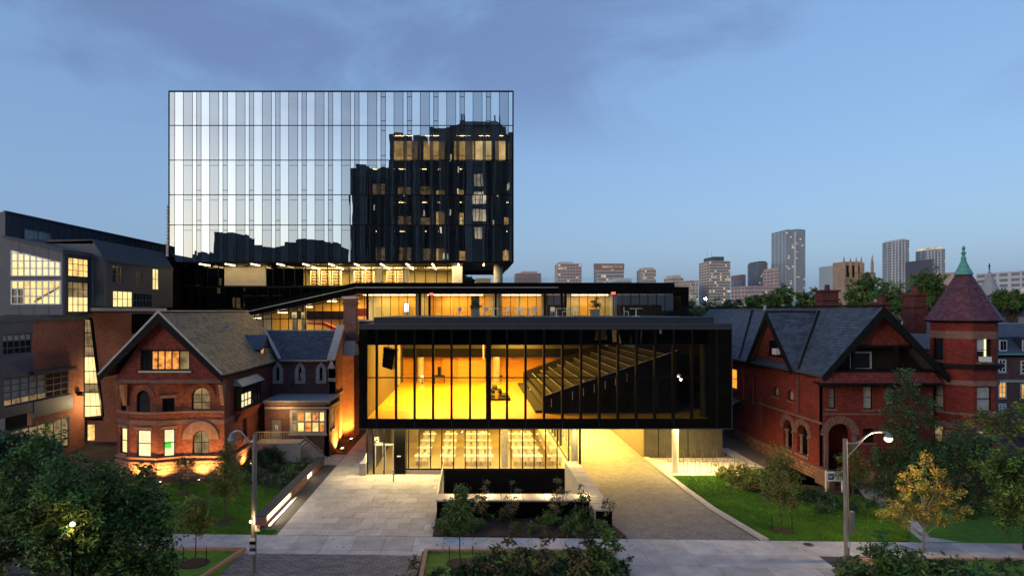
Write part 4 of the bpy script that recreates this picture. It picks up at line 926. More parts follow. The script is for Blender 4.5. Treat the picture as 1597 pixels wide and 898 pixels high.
tm = MB(); tm.box(-.5, .5, -.4, .4, .7, .74); tm.box(-.04, .04, -.04, .04, .03, .7); tm.box(-.3, .3, -.3, .3, 0, .03); tmm = tm.mesh('terrace_table', 'white_paint', (0, 0, 0))
for k, (u, v) in enumerate(((714, 0), (756, 0), (790, 0), (806, 0), (815, 0), (833, 0), (862, 0), (880, 0), (894, 0), (976, 0))):
    o = piece('terrace_chair', tch, (PX(u, 58), 58 + rr(-.5, .5), TZ), None); o.rotation_euler = (0, 0, rr(0, 6)); tag(o, f'white chair on the roof terrace, {ordn[k]} from the left', 'chair', 'white chairs on the roof terrace')
for k, (u, w_) in enumerate(((770, 'behind the left planter'), (824, 'below the concrete column'), (868, 'before the dark wall panel'), (888, 'left of the right planter'), (992, 'before the unlit right windows'))):
    o = piece('terrace_table', tmm, (PX(u, 58.5), 58.5, TZ), None); tag(o, f'small white table on the roof terrace {w_}', 'table', 'white tables on the roof terrace')
BG = thing('terrace_balustrade', 'low glass balustrade along the front of the roof terrace', 'railing', (5, 52, TZ))
for k in range(22):
    x0 = PX(585, 52) + 1.24 * k; one('glass_panel', 'balustrade_glass', BG, lambda b: b.box(x0 + .01, x0 + 1.23, 52, 52.02, TZ, TZ + .85))
BG = thing('upper_balustrade', 'clear glass balustrade on the upper roof beside the tower', 'railing', (10, 74, zr))
for k in range(9):
    x0 = PX(772, 73) + 2 * k; one('glass_panel', 'balustrade_glass', BG, lambda b: b.box(x0 + .01, x0 + 1.99, 73, 73.02, zr, zr + .7))
# ================================================================== LEFT BRICK HOUSE
Hs = thing('brick_house', 'red brick gabled house with a round bay, lit from below, left of the plaza', 'house', (-23, 48.5, 0))
pl_ = [(183, 48.9), (203, 48.0), (245, 47.65), (285, 48.35), (350, 48.4)]
pq = [(PX(u, y), y) for u, y in pl_]
def zv(v, Y=48.2): return PZ(v, Y)
facets = [
 [(187, 198, 668, 708, 'pale_room', 0, 1, 2), (189, 197, 620, 642, 'dark_pane', 0, 1, 2)],
 [(213, 235, 669, 711, 'cream_room', 0, 1, 2), (213, 234, 607, 642, 'dark_pane', 1, 1, 2)],
 [(255, 273, 668, 711, 'cream_room', 0, 1, 2), (253, 272, 620, 641, 'dark_pane', 0, 1, 2)],
 [(300, 326, 672, 709, 'dim_room', 1, 2, 2), (299, 328, 604, 640, 'dim_room', 1, 2, 3)]]
for i, wins in enumerate(facets):
    fr_, ln = two(pq[i], pq[i + 1]); u0, u1 = pl_[i][0], pl_[i + 1][0]
    ab = lambda u: (u - u0) / (u1 - u0) * ln
    holes = [(ab(w_[0]), ab(w_[1]), zv(w_[3]), zv(w_[2])) for w_ in wins]
    b = MB(fr_); b.wall(0, ln, 1.3, 7.75, -.4, 0, holes)
    for h, w_ in zip(holes, wins):
        if w_[5]: b.spandrel(h[0], h[1], h[3] - (h[1] - h[0]) / 2, h[3] + .002, -.4, 0)
    b.build('wall', 'red_brick', Hs)
    for h, w_ in zip(holes, wins):
        wn = window(Hs, fr_, h[0] + .005, h[1] - .005, h[2] + .004, h[3] - .004, w_[6], w_[7], 'dark_timber', w_[4], c=-.18, arch=bool(w_[5]))
        if w_[5]:
            r_ = (h[1] - h[0]) / 2; tk = .75 if (i == 3 and w_[2] > 650) else .42
            one('arch_ring', 'sandstone' if tk > .5 else 'red_brick', Hs, lambda b: b.arch(h[0], h[1], h[3] - r_, tk, .004, .07, 14), fr_)
        else: one('lintel', 'sandstone', Hs, lambda b: b.box(h[0] - .15, h[1] + .15, h[3] + .01, h[3] + .22, .004, .05), fr_)
    for z0, z1, d, m in ((5.0, 5.14, .1, 'sandstone'), (4.15, 4.5, .03, 'brown_brick'), (1.62, 1.76, .14, 'sandstone')):
        one('string_course', m, Hs, lambda b: b.box(-.02, ln + .02, z0, z1, .003, d), fr_)
    one('stone_base', 'rubble_stone', Hs, lambda b: b.box(-.02, ln + .03, -.05, 1.298, -.4, .12), fr_)
    one('water_table', 'sandstone', Hs, lambda b: b.box(-.03, ln + .04, 1.3, 1.42, .003, .17), fr_)
one('poster', 'green_poster', Hs, lambda b: b.box(.5, .95, zv(698), zv(688), -.155, -.145), two(pq[2], pq[3])[0])
# gable with five-light window
GYh = 47.75; fg = FR(GYh); ax, az = PX(247, GYh), 12.25; bx0_, bx1_, bz = PX(178, GYh), PX(351, GYh), 7.55
wx0, wx1, wz0, wz1 = PX(219, GYh), PX(297, GYh), PZ(578, GYh), PZ(545, GYh)
def gx_(z, side): return ax + (bx0_ - ax if side < 0 else bx1_ - ax) * (az - z) / (az - bz)
gb = MB(fg)
for poly in ([(bx0_, bz), (bx1_, bz), (gx_(wz0, 1), wz0), (gx_(wz0, -1), wz0)], [(gx_(wz0, -1), wz0), (wx0, wz0), (wx0, wz1), (gx_(wz1, -1), wz1)], [(wx1, wz0), (gx_(wz0, 1), wz0), (gx_(wz1, 1), wz1), (wx1, wz1)], [(gx_(wz1, -1), wz1), (gx_(wz1, 1), wz1), (ax, az)]):
    gb.hexa([(x, z, -.3) for x, z in poly], [(x, z, 0) for x, z in poly])
gb.build('gable_wall', 'red_scale_tile', Hs)
window(Hs, fg, wx0 + .01, wx1 - .01, wz0 + .01, wz1 - .01, 7, 1, 'dark_timber', lambda i, j: ('dark_pane', 'dark_pane', 'amber_room', 'amber_room', 'amber_room', 'amber_room', 'dim_room')[i], c=-.12, fw=.12, split=True, us=[wx0 + (wx1 - wx0) * f for f in (0, .1, .22, .34, .48, .62, .77, 1)], sill='pale_stone', sw=.15)
one('gable_cornice', 'brown_brick', Hs, lambda b: b.box(bx0_ + .1, bx1_ - .1, 7.3, 7.56, -.3, .14), fg)
for s_ in (-1, 1):
    ex = PX(153, 47.25) if s_ < 0 else PX(347, 47.25); ez = PZ(585, 47.25)
    axx, azz = PX(247, 47.25), PZ(487, 47.25)
    one('bargeboard', 'dark_timber', Hs, lambda b: b.hexa([(axx, 47.2, azz), (ex, 47.2, ez), (ex, 47.2, ez - .55), (axx, 47.2, azz - .75)], [(axx, 47.32, azz), (ex, 47.32, ez), (ex, 47.32, ez - .55), (axx, 47.32, azz - .75)]))
    one('barge_cap', 'lead_flashing', Hs, lambda b: b.beam((axx, 47.22, azz + .07), (ex, 47.22, ez + .07), .14, .06, (0, 1, 0)))
    one('soffit', 'dark_timber', Hs, lambda b: b.hexa([(axx, 47.33, azz - .2), (ex, 47.33, ez - .2), (ex, 66, ez - .2), (axx, 66, azz - .2)], [(axx, 47.33, azz - .1), (ex, 47.33, ez - .1), (ex, 66, ez - .1), (axx, 66, azz - .1)]))
    one('roof', 'roof_underlay', Hs, lambda b: b.hexa([(axx, 47.33, azz - .09), (ex, 47.33, ez - .09), (ex, 66, ez - .09), (axx, 66, azz - .09)], [(axx, 47.33, azz), (ex, 47.33, ez), (ex, 66, ez), (axx, 66, azz)]))
    if s_ > 0:
        ev = Vector((axx - ex, 0, azz - ez)); slates(Hs, (ex, 47.25, ez), (0, 1, 0), ev, 18.6, ev.length, 'slate')
one('ridge_tile', 'lead_flashing', Hs, lambda b: b.beam((axx, 47.2, azz + .1), (axx, 66, azz + .1), .3, .1))
for u, Y in ((195, 48), (348, 48.1)): one('bracket', 'sandstone', Hs, lambda b: b.hexa([(PX(u, Y) - .15, Y - .6, 7.2), (PX(u, Y) + .15, Y - .6, 7.2), (PX(u, Y) + .15, Y + .05, 7.25), (PX(u, Y) - .15, Y + .05, 7.25)][::1], [(PX(u, Y) - .12, Y - .1, 5.6), (PX(u, Y) + .12, Y - .1, 5.6), (PX(u, Y) + .12, Y + .05, 5.6), (PX(u, Y) - .12, Y + .05, 5.6)]))
sx = PX(350, 48.4); fs = SIDE(sx, 1)
sh_ = [(50.4, 55.2, 4.9, 6.7), (52.2, 53.4, 2.2, 3.9), (60.2, 60.8, 4.6, 6.7)]
b = MB(fs); b.wall(48.4, 66, 1.3, 7.85, -.4, 0, sh_); b.build('wall', 'red_brick', Hs)
b = MB(fs); b.box(48.3, 66, -.05, 1.297, -.4, .1); b.build('stone_base', 'rubble_stone', Hs)
for z0, z1, d, m in ((4.15, 4.5, .03, 'brown_brick'), (1.3, 1.44, .15, 'sandstone')): one('string_course', m, Hs, lambda b: b.box(48.3, 66, z0, z1, .003, d), fs)
window(Hs, fs, 52.22, 53.38, 2.21, 3.89, 1, 2, pm='dark_pane', c=-.15)
window(Hs, fs, 60.22, 60.78, 4.61, 6.69, 1, 3, pm='warm_room', c=-.15)
one('rear_wall', 'brown_brick', Hs, lambda b: b.box(PX(183, 48.9), sx - .4, 65.6, 66, 0, 7.8))
one('left_wall', 'red_brick', Hs, lambda b: b.box(pq[0][0], pq[0][0] + .4, 48.95, 65.6, 0, 7.7))
# oriel on the side wall
fo = SIDE(sx + .55, 1)
orr = window(Hs, fo, 50.4, 55.2, 4.95, 6.7, 6, 3, 'dark_timber', lambda i, j: 'cream_room' if i < 3 and j < 2 else 'dark_pane', c=-.07, fw=.1, split=True, sill='dark_timber', name='oriel_window')
one('oriel_side', 'dark_timber', orr, lambda b: b.box(sx + .01, sx + .54, 50.3, 50.38, 4.8, 6.8))
one('oriel_base', 'red_scale_tile', orr, lambda b: b.hexa([(sx + .01, 50.6, 3.9), (sx + .1, 50.6, 3.9), (sx + .1, 55, 3.9), (sx + .01, 55, 3.9)], [(sx + .01, 50.3, 4.78), (sx + .6, 50.3, 4.78), (sx + .6, 55.3, 4.78), (sx + .01, 55.3, 4.78)]))
one('oriel_roof', 'lead_flashing', orr, lambda b: b.hexa([(sx + .01, 50.1, 6.8), (sx + .8, 50.1, 6.75), (sx + .8, 55.4, 6.75), (sx + .01, 55.4, 6.8)], [(sx + .01, 50.3, 7.25), (sx + .2, 50.3, 7.25), (sx + .2, 55.2, 7.25), (sx + .01, 55.2, 7.25)]))
# dormer facing right, blue roof
dx, dy = -19.3, 58.9
one('dormer_wall', 'brown_brick', Hs, lambda b: b.box(-21, dx, dy - .8, dy + .8, 8.2, 9.35))
dw = one('dormer_window', 'dark_timber', Hs, lambda b: b.box(dx + .003, dx + .08, dy - .55, dy + .4, 8.25, 9.3))
one('pane', 'amber_room', dw, lambda b: b.box(dx + .082, dx + .09, dy - .45, dy + .3, 8.35, 9.2))
for s_ in (-1, 1): one('dormer_roof', 'blue_slate', Hs, lambda b: b.hexa([(-21.4, dy, 10.35), (dx + .5, dy, 10.35), (dx + .5, dy + s_ * 1.3, 9.15), (-20.1, dy + s_ * 1.3, 9.15)], [(-21.4, dy, 10.45), (dx + .5, dy, 10.45), (dx + .5, dy + s_ * 1.3, 9.25), (-20.1, dy + s_ * 1.3, 9.25)]))
one('dormer_gable', 'brown_brick', Hs, lambda b: b.hexa([(dx + .2, dy - 1.05, 9.33), (dx + .2, dy + 1.05, 9.33), (dx + .2, dy, 10.3)], [(dx + .3, dy - 1.05, 9.33), (dx + .3, dy + 1.05, 9.33), (dx + .3, dy, 10.3)]))
vp_ = P(354, 510, 55.5); one('roof_vent', 'lead_flashing', Hs, lambda b: (b.box(vp_.x - .2, vp_.x + .3, vp_.y - .2, vp_.y + .2, vp_.z - .1, vp_.z + .1), b.tube(vp_, vp_ + Vector((0, 0, .5)), .1)))
# lights washing the base of the house
ULs = [(PX(250, 46.95), 46.95), (PX(310, 47.5), 47.5), (PX(343, 47.6), 47.6), (sx + .8, 52), (PX(212, 47.1), 47.1)]
for k, (x, y) in enumerate(ULs):
    o = one('ground_uplight', 'black_metal', None, lambda b: b.lathe((x, y, .03), [(.1, 0), (.1, .12), (.08, .14)], 10)); tag(o, 'small ground uplight at the left brick house, ' + ('under the middle of the bay', 'under the large arch', 'at the front right corner', 'below the side wall oriel', 'at the far left of the bay')[k], 'light', 'ground uplights by the brick walls')
    one('lens', 'slot_light', o, lambda b: b.lathe((x, y, .172), [(.07, 0), (.07, .01)], 10))
    d = Vector((0, .5, 1)) if k != 3 else Vector((-.8, 0, 1))
    L_ = lamp('uplight', 'SPOT', (x, y, .25), 520 if k < 3 else 420, (1, .52, .13), .06, spot=2.0); L_.rotation_euler = (-d).normalized().to_track_quat('Z', 'Y').to_euler()

# ================================================================== CHAPEL WING
C_ = thing('chapel_wing', 'dark brick chapel wing with three pointed windows beside the black hall', 'chapel', (-16, 60, 0))
fc = FR(60); cx0, cx1 = PX(405, 60), PX(522, 60); ez, rz = PZ(560, 60), PZ(516, 64)
holes = []
for u in (433.5, 468.5, 501): holes.append((PX(u - 4.5, 60), PX(u + 4.5, 60), PZ(592, 60), PZ(570, 60)))
b = MB(fc); b.wall(cx0, cx1, 4.4, ez, -.4, 0, holes); b.build('wall', 'brown_brick', C_)
for h in holes:
    ca = (h[0] + h[1]) / 2
    wn = one('lancet_window', 'pale_stone', C_, lambda b: (b.box(h[0] - .22, h[0] + .12, h[2] - .1, h[3] - .35, -.1, .09), b.box(h[1] - .12, h[1] + .22, h[2] - .1, h[3] - .35, -.1, .09), b.box(h[0] - .2, h[1] + .2, h[2] - .35, h[2] - .101, .003, .12),
        b.hexa([(h[0] - .22, h[3] - .349, -.1), (h[0] + .12, h[3] - .349, -.1), (ca, h[3] + .02, -.1), (ca, h[3] + .35, -.1), (h[0] - .05, h[3] + .02, -.1)], [(h[0] - .22, h[3] - .349, .088), (h[0] + .12, h[3] - .349, .088), (ca, h[3] + .02, .088), (ca, h[3] + .35, .088), (h[0] - .05, h[3] + .02, .088)]),
        b.hexa([(h[1] + .22, h[3] - .349, -.1), (h[1] - .12, h[3] - .349, -.1), (ca, h[3] + .02, -.1), (ca, h[3] + .35, -.1), (h[1] + .05, h[3] + .02, -.1)], [(h[1] + .22, h[3] - .349, .086), (h[1] - .12, h[3] - .349, .086), (ca, h[3] + .02, .086), (ca, h[3] + .35, .086), (h[1] + .05, h[3] + .02, .086)])), fc)
    one('pane', 'dark_pane', wn, lambda b: b.box(h[0], h[1], h[2], h[3], -.3, -.2), fc)
ev = Vector((0, 4.2, rz - ez)); e0 = Vector((cx0, 59.7, ez - .05))
def cclip(v): return (max(0, (PX(437, 60) - cx0) - (PX(437, 60) - PX(413, 64)) * v / ev.length), cx1 - .55 - cx0)
one('roof', 'roof_underlay', C_, lambda b: b.hexa([(PX(437, 60), 59.75, ez - .12), (cx1 - .5, 59.75, ez - .12), (cx1 - .5, 64, rz - .12), (PX(413, 64), 64, rz - .12)], [(PX(437, 60), 59.75, ez - .02), (cx1 - .5, 59.75, ez - .02), (cx1 - .5, 64, rz - .02), (PX(413, 64), 64, rz - .02)]))
one('roof', 'roof_underlay', C_, lambda b: b.hexa([(cx0, 68.3, ez - .12), (cx1 - .5, 68.3, ez - .12), (cx1 - .5, 64.05, rz - .12), (cx0, 64.05, rz - .12)], [(cx0, 68.3, ez - .02), (cx1 - .5, 68.3, ez - .02), (cx1 - .5, 64.05, rz - .02), (cx0, 64.05, rz - .02)]))
slates(C_, e0, (1, 0, 0), ev, cx1 - .55 - cx0, ev.length, 'blue_slate', clip=cclip)
one('ridge_tile', 'lead_flashing', C_, lambda b: b.beam((PX(413, 64), 64, rz + .05), (cx1 - .5, 64, rz + .05), .3, .12))
one('verge', 'lead_flashing', C_, lambda b: b.beam((PX(413, 64), 63.95, rz + .1), (PX(437.5, 60), 59.7, ez + .06), .3, .14))
one('gutter', 'lead_flashing', C_, lambda b: b.beam((PX(438, 60), 59.62, ez - .1), (cx1 - .6, 59.62, ez - .1), .14, .12))
o = one('downpipe', 'zinc', C_, lambda b: b.tube((PX(450.5, 60), 59.9, ez - .2), (PX(450.5, 60), 59.9, 4.95), .05))
# gable end towards the passage with stepped coping, shoulder and chimney
fe = SIDE(cx1, 1)
one('gable_wall', 'orange_and_uplit_brick', C_, lambda b: b.hexa([(60.0, 0, -.5), (68.4, 0, -.5), (68.4, ez, -.5), (64, rz + .3, -.5), (60.0, ez, -.5)], [(60.0, 0, 0), (68.4, 0, 0), (68.4, ez, 0), (64, rz + .3, 0), (60.0, ez, 0)]), fe)  # uplight orange is put into this gable's brick; the front walls are brown
for k in range(6):
    f0_, f1_ = k / 6, (k + 1) / 6 - .015; p0_, p1_ = Vector((59.6, ez - .1, 0)), Vector((64, rz + .35, 0))
    q0, q1 = p0_.lerp(p1_, f0_), p0_.lerp(p1_, f1_)
    one('coping_stone', 'pale_stone', C_, lambda b: b.hexa([(q0.x, q0.y, -.62), (q1.x, q1.y, -.62), (q1.x, q1.y + .28, -.62), (q0.x, q0.y + .28, -.62)], [(q0.x, q0.y, .12), (q1.x, q1.y, .12), (q1.x, q1.y + .28, .12), (q0.x, q0.y + .28, .12)]), fe)
one('kneeler', 'pale_stone', C_, lambda b: (b.hexa([(cx1 - .6, 59.55, 7.3), (cx1 + .1, 59.55, 7.3), (cx1 + .1, 59.95, 7.3), (cx1 - .6, 59.95, 7.3)], [(cx1 - .3, 59.7, 8.0), (cx1 - .2, 59.7, 8.0), (cx1 - .2, 59.95, 8.0), (cx1 - .3, 59.95, 8.0)]), b.box(cx1 - .55, cx1 + .06, 59.6, 59.95, 6.1, 6.4)))
chx0, chx1 = PX(535.5, 65.2), PX(555, 65.2)
one('chimney', 'brown_brick', C_, lambda b: (b.box(chx0, chx1, 65.2, 66.4, 9.0, PZ(466, 65.2)), b.box(chx0 - .06, chx1 + .06, 65.12, 66.48, PZ(475, 65.2), PZ(471, 65.2))))
one('chimney_cap', 'pale_stone', C_, lambda b: b.box(chx0 - .12, chx1 + .12, 65.05, 66.55, PZ(466, 65.2) + .004, PZ(462, 65.2)))
one('chimney_shoulder', 'pale_stone', C_, lambda b: b.hexa([(cx1 - .3, 63.6, 8.2), (chx1 + .15, 63.6, 8.2), (chx1 + .15, 66.4, 8.2), (cx1 - .3, 66.4, 8.2)], [(chx0 + .1, 64.9, 9.6), (chx1 - .05, 64.9, 9.6), (chx1 - .05, 66.4, 9.6), (chx0 + .1, 66.4, 9.6)]))
one('buttress', 'orange_and_uplit_brick', C_, lambda b: b.box(cx1 + .01, chx1 + .1, 63.65, 66.4, 0, 8.19))
one('blind_arch', 'pale_stone', C_, lambda b: b.arch(67.0, 67.7, 6.3, .14, .003, .06, 8), fe)
one('stone_band', 'pale_stone', C_, lambda b: b.box(60, 63.6, 4.55, 4.75, .003, .08), fe)
one('stone_band', 'pale_stone', C_, lambda b: b.box(66.5, 74, 4.55, 4.75, .003, .08), fe)
one('rear_wall', 'orange_and_uplit_brick', C_, lambda b: b.box(cx1 - .5, cx1, 68.41, 74, 0, 7))
# flat roofed porch block with stone mullioned window and grey door
fp = FR(55.5); vx0, vx1 = PX(413, 55.5), PX(513, 55.5)
wh = (PX(452, 55.5), PX(509, 55.5), PZ(676, 55.5), PZ(639, 55.5)); dh = (PX(423, 55.5), PX(438, 55.5), PZ(686, 55.5), PZ(654, 55.5))
b = MB(fp); b.wall(vx0, vx1, 0, 4.78, -.4, 0, [wh, dh]); b.build('porch_wall', 'brown_brick', C_)
one('porch_side', 'orange_and_uplit_brick', C_, lambda b: b.wall(55.5, 60, 0, 4.78, -.4, -.002, [(56.2, 57.7, 2.2, 4.0)]), SIDE(vx1, 1))  # side brick coloured more orange than the front for the uplights' glow
window(C_, SIDE(vx1, 1), 56.2, 57.7, 2.2, 4.0, 2, 2, 'pale_stone', 'dim_room', c=-.1, fw=.14, sill='pale_stone')
one('porch_roof', 'lead_flashing', C_, lambda b: b.box(vx0 - .1, vx1 + .12, 55.3, 59.98, 4.79, 4.93))
one('porch_cornice', 'sandstone', C_, lambda b: b.box(vx0 - .05, vx1 + .1, 55.32, 55.499, 4.6, 4.78))
one('porch_cornice', 'pale_stone', C_, lambda b: b.box(vx0, vx1 + .06, 55.38, 55.498, PZ(637, 55.5), PZ(634, 55.5)))
one('name_panel', 'sandstone', C_, lambda b: b.box(PX(419, 55.5), PX(509, 55.5), 55.42, 55.497, PZ(632, 55.5), PZ(627, 55.5)))
one('porch_cornice_side', 'pale_stone', C_, lambda b: b.box(55.5, 60, PZ(637, 55.5), PZ(634, 55.5), .003, .1), SIDE(vx1, 1))
window(C_, fp, wh[0] + .01, wh[1] - .01, wh[2] + .01, wh[3] - .01, 5, 2, 'pale_stone', lambda i, j: 'dim_room' if i == 0 else ('warm_room' if (i + j) % 2 else 'amber_room'), c=-.05, fw=.2, split=True, sill='pale_stone', sw=.15)
one('door', 'grey_door', C_, lambda b: b.box(dh[0] + .02, dh[1] - .02, dh[2], dh[3] - .02, -.2, -.12), fp)
one('door_notice', 'white_paint', C_, lambda b: (b.box(dh[0] + .3, dh[0] + .42, dh[2] + .9, dh[2] + 1.3, -.119, -.115), b.box(dh[0] + .46, dh[0] + .56, dh[2] + .85, dh[2] + 1.25, -.119, -.115)), fp)
lamp('porch_light', 'POINT', (PX(440, 54.6), 54.4, 4.0), 40, (1, .62, .25), .1)
for k, (y, p) in enumerate(((58.3, 900), (62.6, 1300), (69.5, 800))):
    x = cx1 + 1.05
    o = one('ground_uplight', 'black_metal', None, lambda b: b.box(x - .12, x + .12, y - .3, y + .3, .03, .2)); tag(o, 'small ground uplight beside the passage, ' + ('nearest the plaza', 'below the chimney', 'deepest in the passage')[k], 'light', 'ground uplights by the chapel gable')
    one('lens', 'slot_light', o, lambda b: b.box(x - .1, x + .1, y - .28, y + .28, .202, .21))
    L_ = lamp('uplight', 'SPOT', (x, y, .3), p, (1, .55, .08), .08, spot=2.4); L_.rotation_euler = Vector((-.55, 0, 1)).to_track_quat('-Z', 'Y').to_euler()
# entrance steps and railing
ST = thing('entrance_steps', 'stone landing and steps with a thin metal railing before the grey door', 'steps', (-16, 54, 0))
lz = PZ(688, 54.4); lx0, lx1 = PX(400, 54), PX(468, 54)
one('landing', 'pale_stone', ST, lambda b: b.box(lx0, lx1, 53.6, 55.45, 0, lz))
for k in range(9):
    x = lx1 + .2 * k; one('step', 'pale_stone', ST, lambda b: b.box(x + .004, x + .32, 53.6, 55.4, 0, lz - (k + 1) * lz / 10))
RL = thing('stair_railing', 'thin metal railing with many balusters along the stone steps', 'railing', (-16, 53.6, 0))
for k in range(40):
    x = lx0 + .14 * k; zb_ = lz - max(0, x - lx1) / .2 * lz / 10
    if zb_ < -.1: break
    one('baluster', 'galvanised', RL, lambda b: b.box(x - .012, x + .012, 53.5, 53.524, max(0, zb_), zb_ + .95))
one('handrail', 'galvanised', RL, lambda b: (b.beam((lx0, 53.51, lz + .97), (lx1, 53.51, lz + .97), .05, .04), b.beam((lx1, 53.51, lz + .97), (lx1 + 2, 53.51, lz - lz + .97), .05, .04)))
# ================================================================== OLDER SCHOOL BUILDING, LEFT
O = thing('zinc_clad_building', 'grey zinc clad building with large lit grid windows behind the brick house', 'building', (-40, 58, 0))
lx = -42.0; Y0, Y1 = 57.7, 88.0; zt_ = PZ(331, Y0)
one('upper_wall', 'dark_zinc', O, lambda b: b.box(lx - 14, lx, Y0 + .02, Y1, 2, zt_))
one('end_wall', 'zinc', O, lambda b: b.box(lx - 14, lx - .02, Y0 - .1, Y0, 2, zt_ - .01))
one('roof_edge', 'zinc', O, lambda b: (b.box(lx - .1, lx + .12, Y0 - .12, Y1, zt_ + .002, zt_ + .14), b.box(lx - .3, lx + .1, Y0 - .15, Y0 - .11, 2, zt_)))
se = MB()
for k in range(24): y = Y0 + 1.2 + 1.25 * k; se.box(lx + .003, lx + .05, y - .02, y + .02, 14, zt_)
se.build('standing_seams', 'zinc', O)
window(O, SIDE(lx, 1), 60, 64, 18.6, 20.4, 2, 1, 'zinc', 'grey_pane', c=.04, sill=None); window(O, SIDE(lx, 1), 70, 73, 18.3, 19.5, 4, 1, 'zinc', 'grey_pane', c=.04, sill=None)
# projecting stair bay with slanted glazed front
BY = 55.0; fb = FR(BY); bx0, bx1 = PX(8, BY), PX(98, BY); zb0 = PZ(491, BY)
zl, zr_ = PZ(371, BY), PZ(393, BY)
def ztop(x): return zl + (zr_ - zl) * (x - bx0) / (bx1 - bx0)
gx0_, gx1_ = PX(18, BY), PX(95, BY)
def zg(x): return ztop(x) - .95
rows2 = [PZ(v, BY) for v in (430, 418.5, 407, 395, 384)]; rows1 = [PZ(v, BY) for v in (474, 462, 450, 438)]
bw = MB(fb)
bw.box(bx0, bx1, zb0, rows1[0], -.3, 0); bw.box(bx0, bx1, rows1[3], rows2[0], -.3, 0)
bw.box(bx0, gx0_, rows1[0], rows1[3], -.3, 0); bw.box(gx1_, bx1, rows1[0], rows1[3], -.3, 0)
def slab(x0, x1, lo0, lo1): bw.hexa([(x0, lo0, -.3), (x1, lo1, -.3), (x1, ztop(x1), -.3), (x0, ztop(x0), -.3)], [(x0, lo0, 0), (x1, lo1, 0), (x1, ztop(x1), 0), (x0, ztop(x0), 0)])
slab(bx0, gx0_, rows2[0], rows2[0]); slab(gx1_, bx1, rows2[0], rows2[0]); slab(gx0_, gx1_, zg(gx0_), zg(gx1_))
bw.build('bay_front', 'zinc', O)
one('bay_roof', 'dark_zinc', O, lambda b: b.hexa([(bx0 - .1, BY - .2, ztop(bx0)), (bx1 + .15, BY - .2, ztop(bx1)), (bx1 + .15, BY + 4.2, ztop(bx1)), (bx0 - .1, BY + 4.2, ztop(bx0))], [(bx0 - .1, BY - .2, ztop(bx0) + .2), (bx1 + .15, BY - .2, ztop(bx1) + .2), (bx1 + .15, BY + 4.2, ztop(bx1) + .2), (bx0 - .1, BY + 4.2, ztop(bx0) + .2)]))
for rws, lbl in ((rows1, 0), (rows2, 1)):
    gw = MB(fb); 
    for i in range(9): x = gx0_ + (gx1_ - gx0_) * i / 8; gw.box(x - .05, x + .05, rws[0], (rws[3] if not lbl else zg(x)) , -.12, .04)
    for z in rws[:4]:
        xe = gx1_ if (not lbl or z < zg(gx1_)) else gx0_ + (gx1_ - gx0_) * (zg(gx0_) - z) / (zg(gx0_) - zg(gx1_))
        gw.box(gx0_, xe, z - .045, z + .045, -.11, .03)
    if lbl: gw.hexa([(gx0_, zg(gx0_) - .06, -.11), (gx1_, zg(gx1_) - .06, -.11), (gx1_, zg(gx1_) + .04, -.11), (gx0_, zg(gx0_) + .04, -.11)], [(gx0_, zg(gx0_) - .06, .03), (gx1_, zg(gx1_) - .06, .03), (gx1_, zg(gx1_) + .04, .03), (gx0_, zg(gx0_) + .04, .03)])
    W_ = gw.build('grid_window', 'white_paint', O)
    for i in range(8):
        xa, xb = gx0_ + (gx1_ - gx0_) * i / 8 + .05, gx0_ + (gx1_ - gx0_) * (i + 1) / 8 - .05
        for j in range(len(rws) - 1):
            z0, z1a, z1b = rws[j] + .045, rws[j + 1] - .045, rws[j + 1] - .045
            if lbl: z1a, z1b = min(z1a, zg(xa) - .06), min(z1b, zg(xb) - .06)
            if z1a - z0 < .1: continue
            z1b = max(z1b, z0 + .02)
            m = 'cream_room' if lbl else ('dark_pane' if i < 2 and j < 2 else ('warm_room' if (i * 3 + j) % 4 == 0 else 'bright_room'))
            if lbl and i < 2 and j < 2: m = 'pale_room'
            one('pane', m, W_, lambda b: b.hexa([(xa, z0, -.09), (xb, z0, -.09), (xb, z1b, -.09), (xa, z1a, -.09)], [(xa, z0, -.06), (xb, z0, -.06), (xb, z1b, -.06), (xa, z1a, -.06)]), fb)
    if not lbl: one('stair_stringer', 'planter_grey', W_, lambda b: b.hexa([(gx0_ + 1.9, rws[0] + .1, -.058), (gx1_ - .2, rws[2], -.058), (gx1_ - .2, rws[2] + .2, -.058), (gx0_ + 1.9, rws[0] + .3, -.058)], [(gx0_ + 1.9, rws[0] + .1, -.05), (gx1_ - .2, rws[2], -.05), (gx1_ - .2, rws[2] + .2, -.05), (gx0_ + 1.9, rws[0] + .3, -.05)]), fb)
one('bay_side', 'dark_zinc', O, lambda b: b.wall(BY + .02, 59.2, zb0, ztop(bx1) - .02, -.3, -.01, [(55.75, 58.75, PZ(432, 57), PZ(402, 57)), (55.75, 58.75, PZ(487, 57), PZ(439, 57))]), SIDE(bx1, 1))
for v0, v1, ny in ((432, 402, 3), (487, 439, 4)): window(O, SIDE(bx1, 1), 55.76, 58.74, PZ(v0, 57) + .01, PZ(v1, 57) - .01, 4, ny, 'dark_timber', lambda i, j: 'bright_room' if (ny == 4 and j < 2) else ('warm_room' if ny == 3 else 'dim_room'), c=-.1, split=True, sill=None)
for k in range(1, 4):
    x = bx0 + (bx1 - bx0) * k / 4; one('panel_joint', 'dark_zinc', O, lambda b: (b.box(x - .02, x + .02, zb0, rows1[0] - .06, .003, .012), b.box(x - .02, x + .02, zg(x) + .06, ztop(x), .003, .012)), fb)
one('panel_joint', 'dark_zinc', O, lambda b: b.box(bx0, bx1, zb0 + .55, zb0 + .59, .003, .014), fb)
